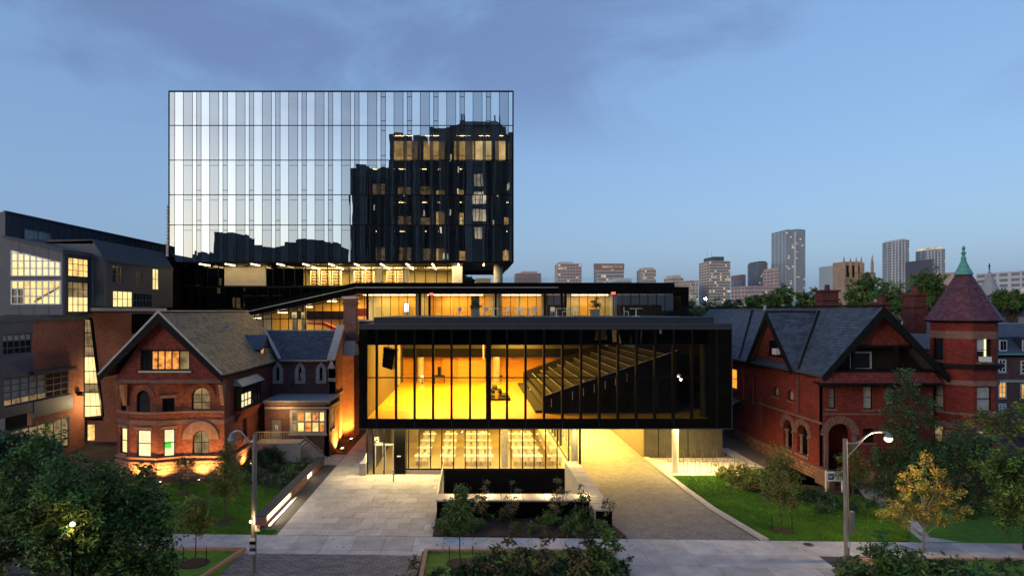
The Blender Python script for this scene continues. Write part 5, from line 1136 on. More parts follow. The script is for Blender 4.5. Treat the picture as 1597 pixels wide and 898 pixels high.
# mansard range behind
my = 59.4; mx1 = PX(163, my); fm_ = FR(my)
mp_ = [(PX(55, my), PZ(478, my)), (mx1, PZ(478, my)), (mx1, PZ(407, my)), (PX(145, my), PZ(375, my)), (PX(60, my), PZ(378, my))]
one('mansard_gable', 'zinc', O, lambda b: b.hexa([(x, z, -.3) for x, z in mp_], [(x, z, 0) for x, z in mp_]), fm_)
zE, zR = PZ(407, my), PZ(375, my); fsd = SIDE(mx1 - .02, 1)
mh = [(mx1 * 0 + abs(mx1) * 1000 / (UC - u0) , abs(mx1) * 1000 / (UC - u1), a, c) for u0, u1, a, c in ((175, 193, 15.3, 17.0), (212, 222, 15.3, 16.7), (238, 248, 14.9, 17.2), (176, 207, 13.0, 14.6), (208, 238, 13.0, 14.5))]
one('mansard_wall', 'dark_zinc', O, lambda b: b.wall(my + .02, 73, PZ(478, my), zE, -.3, 0, mh), fsd)
for h, (nx, ny, m) in zip(mh, ((3, 2, 'dark_pane'), (2, 2, 'dark_pane'), (2, 2, 'pale_room'), (4, 2, 'bright_room'), (6, 2, 'dark_pane'))): window(O, fsd, h[0] + .01, h[1] - .01, h[2] + .01, h[3] - .01, nx, ny, 'zinc', m, c=-.06, sill=None)
one('mansard_slope', 'dark_zinc', O, lambda b: b.hexa([(mx1 + .1, my - .1, zE), (mx1 + .1, 73, zE), (PX(145, my), 73, zR), (PX(145, my), my - .1, zR)], [(mx1 + .1, my - .1, zE + .12), (mx1 + .1, 73, zE + .12), (PX(145, my), 73, zR + .12), (PX(145, my), my - .1, zR + .12)]))
one('mansard_roof', 'dark_zinc', O, lambda b: b.box(lx, PX(145, my), my, 73, zR - .3, zR + .1))
one('stone_ledge', 'pale_stone', O, lambda b: b.box(PX(138, 59), mx1 + .25, 58.9, 71, PZ(485, 59), PZ(480, 59)))
# lower brick storeys
bl = -36.0; fl_ = SIDE(bl, 1)
def yu(u, X_=36.0): return X_ * 1000 / (UC - u)
lw1 = (yu(2), yu(50), PZ(553, 50.5), PZ(520, 50.5)); lw2 = (yu(4), yu(107), PZ(625, 53) , PZ(583, 53)); lw3 = (yu(2), yu(108), .6, 3.3)
one('brick_wall', 'orange_and_uplit_brick', O, lambda b: b.wall(yu(50), 59.6, 0, PZ(500, 54.5), -.4, 0, [lw2, lw3]), fl_)
one('zinc_wall', 'zinc', O, lambda b: b.wall(46, yu(50), 4.45, PZ(497, 50), -.4, .12, [lw1, lw2, lw3]), fl_)
one('zinc_wall', 'zinc', O, lambda b: b.box(yu(50) + .01, yu(111), 3.9, lw2[2] - .01, .003, .14), fl_)
one('zinc_cap', 'zinc', O, lambda b: b.box(46, 60, PZ(500, 54.5) + .003, PZ(500, 54.5) + .45, -1.5, .2), fl_)
one('canopy', 'dark_zinc', O, lambda b: b.box(yu(45), yu(112), lw2[3] + .01, lw2[3] + .28, .003, .45), fl_)
window(O, fl_, lw1[0], lw1[1], lw1[2], lw1[3], 5, 3, 'zinc', lambda i, j: 'net_pane' if j == 2 else 'dark_pane', c=-.08, fw=.12, split=True, sill=None)
window(O, fl_, lw2[0] + .01, lw2[1] - .01, lw2[2] + .01, lw2[3] - .01, 8, 4, 'zinc', lambda i, j: ('dim_room' if j == 0 else 'net_pane') if i < 5 else 'dark_pane', c=-.08, fw=.12, split=True, sill=None)
window(O, fl_, lw3[0] + .01, lw3[1] - .01, lw3[2] + .01, lw3[3] - .01, 8, 2, 'zinc', 'dim_room', c=-.08, fw=.12, split=True, sill=None)
# tapering glazed slot and brick wall beyond
sy = 59.6
SL = one('slot_frame', 'dark_timber', O, lambda b: (b.hexa([(PX(131, sy), sy - .05, PZ(650, sy)), (PX(160, sy), sy - .05, PZ(647, sy)), (PX(160, sy), sy - .05, PZ(650, sy)), (PX(131, sy), sy - .05, PZ(654, sy))], [(PX(131, sy), sy + .3, PZ(650, sy)), (PX(160, sy), sy + .3, PZ(647, sy)), (PX(160, sy), sy + .3, PZ(650, sy)), (PX(131, sy), sy + .3, PZ(654, sy))]),
    b.beam(P(142.5, 497, sy), P(160.5, 650, sy), .14, .3, (0, 1, 0)), b.beam(P(131.5, 497, sy), P(131.5, 650, sy), .1, .3, (0, 1, 0))), label='tapering slot window of yellow glass')
vs_ = [498, 519, 540, 556, 579, 598, 612, 633, 650]
for a, c in zip(vs_, vs_[1:]):
    for k in range(3):
        def uu(v, f): return 132 + (10.5 + (v - 497) * .1176) * f
        q = [P(uu(c, k / 3) + .5, c - .7, sy), P(uu(c, (k + 1) / 3) - .5, c - .7, sy), P(uu(a, (k + 1) / 3) - .5, a + .7, sy), P(uu(a, k / 3) + .5, a + .7, sy)]
        one('pane', 'pale_room' if c > 556 and c != 612 else 'dim_room', SL, lambda b: b.prism(q, (0, .05, 0)))
one('slot_backing', 'black_panel', O, lambda b: b.hexa([(PX(131, 60), 59.95, PZ(655, 60)), (PX(161, 60), 59.95, PZ(655, 60)), (PX(143, 60), 59.95, PZ(495, 60)), (PX(131, 60), 59.95, PZ(495, 60))], [(PX(131, 60), 60, PZ(655, 60)), (PX(161, 60), 60, PZ(655, 60)), (PX(143, 60), 60, PZ(495, 60)), (PX(131, 60), 60, PZ(495, 60))]))
one('rear_brick_wall', 'orange_and_uplit_brick', O, lambda b: b.box(PX(136, 62), PX(262, 62), 62, 62.3, 0, PZ(487, 62)))
one('lit_door', 'warm_room', O, lambda b: b.box(PX(137, 61.9), PX(147, 61.9), 61.9, 61.95, .2, PZ(662, 61.9)))
one('dark_recess', 'black_panel', O, lambda b: b.box(PX(206, 61.8), PX(262, 61.8), 61.7, 61.95, PZ(520, 61.8), PZ(489, 61.8)))
lamp('alley_light', 'POINT', (PX(165, 60.5), 59.0, 4.2), 160, (1, .7, .3), .2)
ws = one('wall_lamp', 'black_metal', None, lambda b: (b.ball(P(126, 613, 58.6), .3, sq=.6), b.beam(P(121, 616, 58.5), P(131, 616, 58.8), .1, .08))); tag(ws, 'dark wall lamp bracket on the brick wall beside the slot window', 'wall lamp')
# ================================================================== RIGHT BRICK MANSION
D_ = thing('brick_mansion', 'large dark red brick mansion with slate gables and an arched porch on the right', 'house', (30, 47.5, 0))
RY = 47.5; rx = PX(1283, RY); rX = PX(1456, RY); frr = FR(RY); fsl = SIDE(rx, -1)
apx, apz = PX(1370, 47), 12.95; elx, erx, elz = PX(1283, 47) - .3, PX(1470, 47), 8.0
w1 = [(1288, 1304, 604, 637, 'grey_pane'), (1346, 1362, 602, 638, 'net_pane'), (1381, 1396, 603, 632, 'net_pane'), (1346, 1364, 668, 690, 'dark_pane')]
holes = [(PX(a, RY), PX(c, RY), PZ(v1, RY), PZ(v0, RY)) for a, c, v0, v1, _ in w1]
ah = (rx + .02 + .35, rx + 2.15, .9, 4.35)
b = MB(frr); b.wall(rx, rX, 0, 7.9, -.45, 0, holes + [ah]); b.spandrel(ah[0], ah[1], ah[3] - (ah[1] - ah[0]) / 2, ah[3] + .002, -.45, 0); b.build('wall', 'deep_red_brick', D_)
for h, w_ in zip(holes, w1): window(D_, frr, h[0] + .005, h[1] - .005, h[2] + .005, h[3] - .005, 1, 2, 'dark_timber', w_[4], c=-.2)
def voussoirs(fr_, h, tk, n, par):
    r_ = (h[1] - h[0]) / 2; cc = (h[0] + h[1]) / 2; zs = h[3] - r_
    for k in range(n):
        a0_, a1_ = math.pi * k / n + .02, math.pi * (k + 1) / n - .02; o_ = rr(.05, .11)
        q = [(cc + R_ * math.cos(th), zs + R_ * math.sin(th)) for R_, th in ((r_, a0_), (r_ + tk, a0_), (r_ + tk, a1_), (r_, a1_))]
        one('arch_stone', 'sandstone', par, lambda b: b.hexa([(x, z, .004) for x, z in q], [(x, z, o_) for x, z in q]), fr_)
voussoirs(frr, ah, .55, 15, D_)
for x in (ah[0] - .3, ah[1] + .02): one('arch_pier', 'sandstone', D_, lambda b: b.box(x, x + .28, .9, ah[3] - (ah[1] - ah[0]) / 2 - .02, .004, .14), frr)
one('porch_rear', 'deep_red_brick', D_, lambda b: b.box(rx + .5, rX, 49.9, 50.2, .5, 7.5))
for k in range(5): one('porch_step', 'sandstone', D_, lambda b: b.box(ah[0] - .5, ah[1] + .5, RY - .35 * (5 - k), RY - .005 if k == 4 else RY - .35 * (4 - k) - .004, 0, .17 * (k + 1)))
one('step_cheek', 'sandstone', D_, lambda b: b.box(ah[0] - .95, ah[0] - .52, RY - 1.9, RY - .01, 0, 1.2)); one('step_cheek', 'sandstone', D_, lambda b: b.box(ah[1] + .52, ah[1] + .95, RY - 1.9, RY - .01, 0, 1.2))
# front gable: red scale tiles over a recessed dark loggia and a flared tiled skirt
z_a, z_b, z_c = PZ(538, 47), PZ(577, 47), PZ(595, 47)
def hx(z, s_): return apx + ((elx if s_ < 0 else erx) - apx) * (apz - z) / (apz - elz)
one('gable_tiles', 'red_scale_tile', D_, lambda b: b.hexa([(hx(z_a, -1), 47.2, z_a), (hx(z_a, 1), 47.2, z_a), (apx, 47.2, apz - .1)], [(hx(z_a, -1), 47.5, z_a), (hx(z_a, 1), 47.5, z_a), (apx, 47.5, apz - .1)]))
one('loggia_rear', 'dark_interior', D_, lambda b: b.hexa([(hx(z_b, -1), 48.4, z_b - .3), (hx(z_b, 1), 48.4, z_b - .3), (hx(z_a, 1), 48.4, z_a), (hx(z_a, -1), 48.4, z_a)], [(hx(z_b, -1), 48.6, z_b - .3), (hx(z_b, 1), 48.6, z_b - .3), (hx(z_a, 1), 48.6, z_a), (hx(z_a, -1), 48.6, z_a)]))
one('loggia_floor', 'dark_timber', D_, lambda b: b.box(hx(z_b, -1), hx(z_b, 1), 46.9, 48.39, z_b - .12, z_b))
one('loggia_beam', 'dark_timber', D_, lambda b: b.box(hx(z_a, -1), hx(z_a, 1), 47.1, 47.6, z_a - .18, z_a - .004))
for u in (1333, 1400): one('loggia_post', 'dark_timber', D_, lambda b: b.box(PX(u, 47) - .1, PX(u, 47) + .1, 47.1, 47.3, z_b + .004, z_a - .19))
window(D_, FR(48.38), PX(1325, 48.3), PX(1359, 48.3), PZ(576, 48.3), PZ(548, 48.3), 1, 1, 'pale_stone', 'dark_pane', c=.06, fw=.12, sill=None)
one('tiled_skirt', 'red_scale_tile', D_, lambda b: b.hexa([(rx - .7, 46.2, z_c), (rX - .3, 46.2, z_c), (rX - .3, 47.49, z_c), (rx - .7, 47.49, z_c)], [(rx - .1, 47.0, z_b - .13), (rX - .3, 47.0, z_b - .13), (rX - .3, 47.49, z_b - .13), (rx - .1, 47.49, z_b - .13)]))
one('skirt_soffit', 'dark_timber', D_, lambda b: b.box(rx - .7, rX - .3, 46.2, 47.49, z_c - .15, z_c - .004))
for k in range(9): one('rafter_end', 'dark_timber', D_, lambda b: b.box(rx - .4 + .95 * k, rx - .28 + .95 * k, 46.3, 47.48, z_c - .32, z_c - .155))
RYE = 80.0
for s_ in (-1, 1):
    ex = elx if s_ < 0 else erx
    one('bargeboard', 'dark_timber', D_, lambda b: b.hexa([(apx, 46.3, apz), (ex, 46.3, elz), (ex, 46.3, elz - .5), (apx, 46.3, apz - .8)], [(apx, 46.5, apz), (ex, 46.5, elz), (ex, 46.5, elz - .5), (apx, 46.5, apz - .8)]))
    one('roof', 'roof_underlay', D_, lambda b: b.hexa([(apx, 46.51, apz - .15), (ex, 46.51, elz - .15), (ex, RYE, elz - .15), (apx, RYE, apz - .15)], [(apx, 46.51, apz), (ex, 46.51, elz), (ex, RYE, elz), (apx, RYE, apz)]))
    ev = Vector((apx - ex, 0, apz - elz)); slates(D_, (ex, 46.35, elz), (0, 1, 0), ev, RYE - 46.35, ev.length, 'blue_slate', su=.36, sv=.26)
one('ridge_tile', 'dark_timber', D_, lambda b: b.beam((apx, 46.3, apz + .1), (apx, RYE, apz + .1), .3, .14))
one('end_gable', 'dark_timber', D_, lambda b: b.hexa([(elx, RYE - .2, elz), (erx, RYE - .2, elz), (apx, RYE - .2, apz)], [(elx, RYE, elz), (erx, RYE, elz), (apx, RYE, apz)]))
for y0, y1 in ((63.4, 57.0),): one('valley_lead', 'dark_timber', D_, lambda b: b.beam((apx - .3, y0 + 4, apz - .2), (elx + .1, y1 + 4, elz + .14), .22, .12))
one('hip_line', 'dark_timber', D_, lambda b: b.beam((elx + .1, 50.0, elz + .15), (apx - .4, 54.3, apz - .3), .2, .12))
# side wall with porch arches, eyebrow windows, lit stair windows
sh_ = [(49.5, 51.2, 1.4, 3.75), (51.9, 53.5, 1.4, 3.75), (51.8, 52.8, 5.35, 6.25), (54.3, 55.3, 5.35, 6.25), (58.8, 59.3, 4.3, 6.6), (60.9, 61.4, 4.3, 6.6), (62.9, 64.6, 4.9, 6.9)]
b = MB(fsl); b.wall(RY + .01, 79.5, 0, 7.95, -.45, 0, sh_)
for h in sh_[:4]: b.spandrel(h[0], h[1], h[3] - (h[1] - h[0]) / 2, h[3] + .002, -.45, 0)
b.build('side_wall', 'deep_red_brick', D_)
for h in sh_[:2]:
    voussoirs(fsl, h, .5, 11, D_)
    for x in (h[0] + .2, h[1] - .36): one('porch_column', 'sandstone', D_, lambda b: b.lathe((rx + .2, x + .08, h[2]), [(.16, 0), (.16, .12), (.11, .16), (.11, h[3] - 1.1 - h[2]), (.2, h[3] - .95 - h[2]), (.2, h[3] - .85 - h[2])], 12))
    one('porch_sill', 'sandstone', D_, lambda b: b.box(h[0] - .2, h[1] + .2, h[2] - .2, h[2] - .004, -.2, .14), fsl)
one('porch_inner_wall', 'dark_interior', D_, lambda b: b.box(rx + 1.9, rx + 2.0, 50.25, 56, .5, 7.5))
for h in sh_[2:4]: window(D_, fsl, h[0] + .005, h[1] - .005, h[2] + .005, h[3] - .004, 1, 1, 'dark_timber', 'net_pane', c=-.2, arch=True, sill='sandstone')
for h in sh_[4:6]: window(D_, fsl, h[0] + .005, h[1] - .005, h[2] + .005, h[3] - .005, 1, 4, 'dark_timber', 'orange_room', c=-.2)
h = sh_[6]; window(D_, fsl, h[0] + .005, h[1] - .005, h[2] + .005, h[3] - .005, 1, 2, 'dark_timber', 'orange_room', c=-.2)
one('eaves_board', 'dark_timber', D_, lambda b: b.box(46.6, 79.5, 7.7, 7.96, .004, .3), fsl)
one('string_course', 'sandstone', D_, lambda b: b.box(RY, 58, 4.25, 4.42, .004, .09), fsl)
for k in range(20): one('dentil', 'deep_red_brick', D_, lambda b: b.box(49.4 + .42 * k, 49.6 + .42 * k, 4.06, 4.24, .004, .1), fsl)
one('plinth', 'rubble_stone', D_, lambda b: b.box(RY - .1, 79, 0, 1.0, .004, .14), fsl)
one('plinth', 'rubble_stone', D_, lambda b: b.box(ah[1] + .96, rX, 0, 1.0, .004, .14), frr)
one('string_course', 'sandstone', D_, lambda b: b.box(rx, rX, 4.98, 5.1, .004, .08), frr)
for y in (50.9, 57.2): one('downpipe', 'zinc', D_, lambda b: b.tube((rx - .12, y, .3 if y > 55 else 4.6), (rx - .12, y, 7.6 if y < 55 else 5.0), .05))
one('rear_eaves_wall', 'deep_red_brick', D_, lambda b: b.box(rX - .4, rX, RY + .4, 79.5, 0, 7.9))
one('canopy', 'blue_slate', D_, lambda b: b.hexa([(rx - 1.4, 62, 3.2), (rx - .005, 62, 3.9), (rx - .005, 67, 3.9), (rx - 1.4, 67, 3.2)], [(rx - 1.4, 62, 3.35), (rx - .005, 62, 4.05), (rx - .005, 67, 4.05), (rx - 1.4, 67, 3.35)]))
# small side gable
sg0, sg1, sgm, sgz0, sgz1 = 50.6, 58.8, 55.0, 8.15, 12.5
xo = rx - .25
gh = (53.3, 55.6, 8.95, 10.15)
def sy_(z, s_): return sgm + ((sg0 if s_ < 0 else sg1) - sgm) * (sgz1 - z) / (sgz1 - sgz0)
fgs = SIDE(xo, -1); gb = MB(fgs)
for poly in ([(sg0 + .3, sgz0), (sg1 - .3, sgz0), (sy_(gh[2], 1) - .3, gh[2]), (sy_(gh[2], -1) + .3, gh[2])], [(sy_(gh[2], -1) + .3, gh[2]), (gh[0], gh[2]), (gh[0], gh[3]), (sy_(gh[3], -1) + .3, gh[3])], [(gh[1], gh[2]), (sy_(gh[2], 1) - .3, gh[2]), (sy_(gh[3], 1) - .3, gh[3]), (gh[1], gh[3])], [(sy_(gh[3], -1) + .3, gh[3]), (sy_(gh[3], 1) - .3, gh[3]), (sgm, sgz1 - .25)]):
    gb.hexa([(y, z, -.3) for y, z in poly], [(y, z, 0) for y, z in poly])
gb.build('side_gable', 'red_scale_tile', D_)
sw_ = window(D_, fgs, gh[0] + .01, gh[1] - .01, gh[2] + .01, gh[3] - .01, 3, 1, 'dark_timber', 'dark_pane', c=-.1, sill='dark_timber')
one('air_conditioner', 'white_paint', sw_, lambda b: b.box(53.7, 54.35, 9.0, 9.5, -.08, .3), fgs)
for s_ in (-1, 1):
    ye = sg0 if s_ < 0 else sg1
    one('side_bargeboard', 'dark_timber', D_, lambda b: b.hexa([(sgm, sgz1 + .05, .45), (ye, sgz0 - .1, .45), (ye, sgz0 - .5, .45), (sgm, sgz1 - .55, .45)], [(sgm, sgz1 + .05, .6), (ye, sgz0 - .1, .6), (ye, sgz0 - .5, .6), (sgm, sgz1 - .55, .6)]), fgs)
    one('side_roof', 'roof_underlay', D_, lambda b: b.hexa([(xo - .45, sgm, sgz1 - .1), (xo - .45, ye, sgz0 - .2), (rx + .6, ye, sgz0 - .2), (apx - .3, sgm, sgz1 - .1)], [(xo - .45, sgm, sgz1), (xo - .45, ye, sgz0 - .1), (rx + .6, ye, sgz0 - .1), (apx - .3, sgm, sgz1)]))
    ev = Vector((0, sgm - ye, sgz1 - sgz0 + .1)); L0 = ev.length
    slates(D_, (xo - .45, ye, sgz0 - .1), (1, 0, 0), ev, 5, L0, 'blue_slate', su=.36, sv=.26, clip=lambda v: (0, 1.4 + 2.9 * v / L0))
one('side_ridge', 'dark_timber', D_, lambda b: b.beam((xo - .5, sgm, sgz1 + .1), (apx - .3, sgm, sgz1 + .1), .22, .12))
one('roof_patch', 'white_paint', D_, lambda b: b.box(rx + .8, rx + 1.0, 59.6, 60.2, 8.95, 9.1))
def chimney(u0, u1, v0, v1, Y, capm='deep_red_brick'):
    x0, x1, z0, z1 = PX(u0, Y), PX(u1, Y), PZ(v1, Y), PZ(v0, Y)
    c_ = one('chimney', 'chimney_brick', D_, lambda b: (b.box(x0, x1, Y, Y + 1.3, z0, z1), b.box(x0 - .12, x1 + .12, Y - .12, Y + 1.42, z1 - .9, z1 - .7), b.box(x0 - .15, x1 + .15, Y - .15, Y + 1.45, z1 + .002, z1 + .2)))
    one('chimney_pot', 'chimney_brick', c_, lambda b: b.lathe(((x0 + x1) / 2, Y + .6, z1 + .2), [(.28, 0), (.22, .5), (.26, .55)], 10))
chimney(1425, 1445, 461, 520, 51); chimney(1376, 1388, 475, 500, 49); chimney(1282, 1308, 455, 490, 66)
for u, v in ((1193, 476), (1222, 475), (1366, 466), (1238, 470)):
    one('roof_pipe', 'copper_green' if u == 1238 else 'lead_flashing', D_, lambda b: b.tube(P(u, 484, 62 if u < 1300 else 50), P(u, v, 62 if u < 1300 else 50), .14))
# turret
tcx, tcy = PX(1506, 47.4), 47.6; tr_ = 2.08; rot = math.pi / 8
U_ = thing('brick_turret', 'octagonal red brick turret with a purple slate cone and green copper tip', 'turret', (tcx, tcy, 0))
faces = []
for k in range(8):
    a0_ = -math.pi / 2 - rot + k * math.pi / 4; p = (tcx + tr_ * math.cos(a0_), tcy + tr_ * math.sin(a0_)); q = (tcx + tr_ * math.cos(a0_ + math.pi / 4), tcy + tr_ * math.sin(a0_ + math.pi / 4))
    fr_, ln = two(p, q); wins = [(.26, ln - .26, PZ(565, 45.3), PZ(527, 45.3), 'dark_pane'), (.26, ln - .26, PZ(643, 45.3), PZ(603, 45.3), 'net_pane'), (.26, ln - .26, PZ(704, 45.3), PZ(672, 45.3), 'dim_room')] if k in (0, 2, 6) else []
    b = MB(fr_); b.wall(0, ln, 4.0, 11.95, -.4, 0, [w_[:4] for w_ in wins]); b.build('wall', 'deep_red_brick', U_)
    b = MB(fr_); b.wall(-.03, ln + .03, 0, 3.995, -.4, .07, [w_[:4] for w_ in wins if w_[2] < 4]); b.build('stone_base', 'rubble_stone', U_)
    for w_ in wins:
        wn = window(U_, fr_, w_[0] + .01, w_[1] - .01, w_[2] + .01, w_[3] - .01, 1, 2, 'dark_timber', w_[4], c=-.15)
        if w_[2] > 8 and k == 0:
            one('curtain', 'cream_room', wn, lambda b: b.box(w_[0] + .6, w_[0] + .76, w_[2] + .3, w_[3] - .1, -.119, -.11), fr_)
            one('curtain', 'blind', wn, lambda b: b.box(w_[0] + .1, w_[0] + .58, w_[2] + .75, w_[3] - .1, -.118, -.112), fr_)
            one('air_conditioner', 'white_paint', wn, lambda b: b.box(w_[0] + .2, w_[1] - .2, w_[2] + .03, w_[2] + .38, -.1, .25), fr_)
    for z0, z1, d, m in ((PZ(529, 45.3), PZ(517, 45.3), .05, 'sandstone'), (PZ(576, 45.3), PZ(569, 45.3), .28, 'dark_timber'), (PZ(603, 45.3) + .01, PZ(595, 45.3), .1, 'sandstone'), (PZ(650, 45.3), PZ(646, 45.3), .1, 'sandstone'), (PZ(672, 45.3), PZ(664, 45.3), .09, 'sandstone')):
        one('string_course', m, U_, lambda b: b.hexa([(-.0, z0, .004), (ln + .0, z0, .004), (ln, z1, .004), (0, z1, .004)], [(-d * .41, z0, d), (ln + d * .41, z0, d), (ln + d * .41, z1, d), (-d * .41, z1, d)]), fr_)
R0, zt0, zt1, R1 = 2.42, 11.95, 15.45, .40
one('eaves', 'dark_timber', U_, lambda b: b.lathe((tcx, tcy, 0), [(R0 - .5, 11.75), (R0 + .02, 11.9), (R0 + .02, 11.98)], 8, rot))
one('cone', 'roof_underlay', U_, lambda b: b.lathe((tcx, tcy, 0), [(R0, zt0 + .03), (1.68, 13.2), (R1, zt1)], 8, rot))
for k in range(8):
    a0_ = -math.pi / 2 - rot + k * math.pi / 4; a1_ = a0_ + math.pi / 4
    for ra, za, rb, zb_ in ((R0 + .04, zt0 + .02, 1.70, 13.2), (1.70, 13.2, R1 + .03, zt1)):
        A_ = Vector((tcx + ra * math.cos(a0_), tcy + ra * math.sin(a0_), za)); B__ = Vector((tcx + ra * math.cos(a1_), tcy + ra * math.sin(a1_), za))
        mA = (A_ + B__) / 2; am = (a0_ + a1_) / 2; mB_ = Vector((tcx + rb * math.cos(rot) * math.cos(am), tcy + rb * math.cos(rot) * math.sin(am), zb_))
        W_ = (B__ - A_).length; Wt = W_ * rb / ra; ev = mB_ - mA
        slates(U_, A_, B__ - A_, ev, W_, ev.length, 'purple_slate', su=.24, sv=.19, clip=lambda v: ((W_ - Wt) / 2 * v / ev.length, W_ - (W_ - Wt) / 2 * v / ev.length), lift=.03)
one('copper_cap', 'copper_green', U_, lambda b: b.lathe((tcx, tcy, 0), [(.62, 15.36), (.58, 15.46), (.38, 15.85), (.2, 16.3), (.14, 16.5), (.2, 16.56), (.12, 16.66), (.1, 16.85), (.18, 16.95), (.08, 17.06), (.07, 17.2), (.13, 17.3), (.03, 17.5)], 14))
# ================================================================== FAR NEIGHBOURS ON THE RIGHT
def block(name, label, cat, u0, u1, vt, Y, m, dep=20, z0=0, xw=None):
    x0, x1 = PX(u0, Y), PX(u1, Y)
    t = thing(name, label, cat, ((x0 + x1) / 2, Y, 0))
    one('wall', m, t, lambda b: b.box(x0, x1, Y, Y + dep, z0, PZ(vt, Y))); return t, x0, x1
mat('far_brown', (.16, .10, .10), .9, var=.15); mat('far_grey', (.3, .3, .31), .9, var=.1)
t, x0, x1 = block('brick_hall', 'dark brick hall with white sash windows and a slate roof behind the turret', 'building', 1545, 1680, 557, 64, 'brown_brick', 14)
fb2 = FR(64)
one('roof', 'blue_slate', t, lambda b: b.hexa([(x0 - .3, 63.6, PZ(551, 64)), (x1, 63.6, PZ(551, 64)), (x1, 78, PZ(551, 64)), (x0 - .3, 78, PZ(551, 64))], [(x0 + .5, 66.5, PZ(505, 66)), (x1, 66.5, PZ(505, 66)), (x1, 76, PZ(505, 66)), (x0 + .5, 76, PZ(505, 66))]))
one('green_gutter', 'copper_green', t, lambda b: b.box(x0 - .35, x1, 63.5, 63.75, PZ(553, 64), PZ(550.5, 64)))
one('stone_band', 'pale_stone', t, lambda b: b.box(x0, x1, 63.9, 63.995, PZ(596, 64), PZ(592, 64)))
for u, v0, v1, m in ((1562, 560, 580, 'dark_pane'), (1597, 562, 582, 'dark_pane'), (1562, 595 , 620, 'orange_room'), (1597, 598, 622, 'orange_room'), (1562, 629, 640, 'grey_pane'), (1632, 562, 582, 'dark_pane')):
    window(t, fb2, PX(u - 6, 64), PX(u + 6, 64), PZ(v1, 64), PZ(v0, 64), 2, 3, 'white_paint', m, c=.06, fw=.1, sill='pale_stone')
for u in (1564, 1600):
    dm = one('dormer', 'dark_zinc', t, lambda b: (b.box(PX(u - 8, 64) + .0, PX(u + 8, 64), 63.95, 66.4, PZ(549, 64), PZ(529, 64)), b.box(PX(u - 10, 64), PX(u + 10, 64), 63.7, 66.5, PZ(529, 64) + .004, PZ(525, 64))))
    one('dormer_window', 'white_paint', dm, lambda b: b.box(PX(u - 7, 64), PX(u + 5, 64), 63.86, 63.945, PZ(547, 64), PZ(530, 64)))
    for i in (0, 1): one('pane', 'dark_pane', dm, lambda b: b.box(PX(u - 5.6 + 4.8 * i, 64), PX(u - 1.4 + 4.8 * i, 64), 63.84, 63.855, PZ(545.5, 64), PZ(531.5, 64)))
t, x0, x1 = block('pale_annex', 'low pale building with a grey sloping roof behind the brick hall', 'building', 1540, 1700, 492, 110, 'far_grey', 20)
one('roof', 'zinc', t, lambda b: b.hexa([(x0 - .5, 109.5, PZ(492, 110)), (x1, 109.5, PZ(492, 110)), (x1, 130, PZ(492, 110)), (x0 - .5, 130, PZ(492, 110))], [(x0, 114, PZ(472, 114)), (x1, 114, PZ(472, 114)), (x1, 126, PZ(472, 114)), (x0, 126, PZ(472, 114))]))
t = thing('stone_spire', 'grey conical stone spire right of the turret', 'spire', (PX(1543, 150), 150, 0))
one('spire', 'far_grey', t, lambda b: b.lathe((PX(1543, 150), 150, 0), [(3.0, 0), (3.0, PZ(470, 150)), (2.7, PZ(468, 150)), (.1, PZ(421, 150))], 16))
one('finial', 'black_metal', t, lambda b: (b.tube(P(1543, 421, 150), P(1543, 411, 150), .12), b.beam(P(1541, 415, 150), P(1545, 415, 150), .15, .15)))
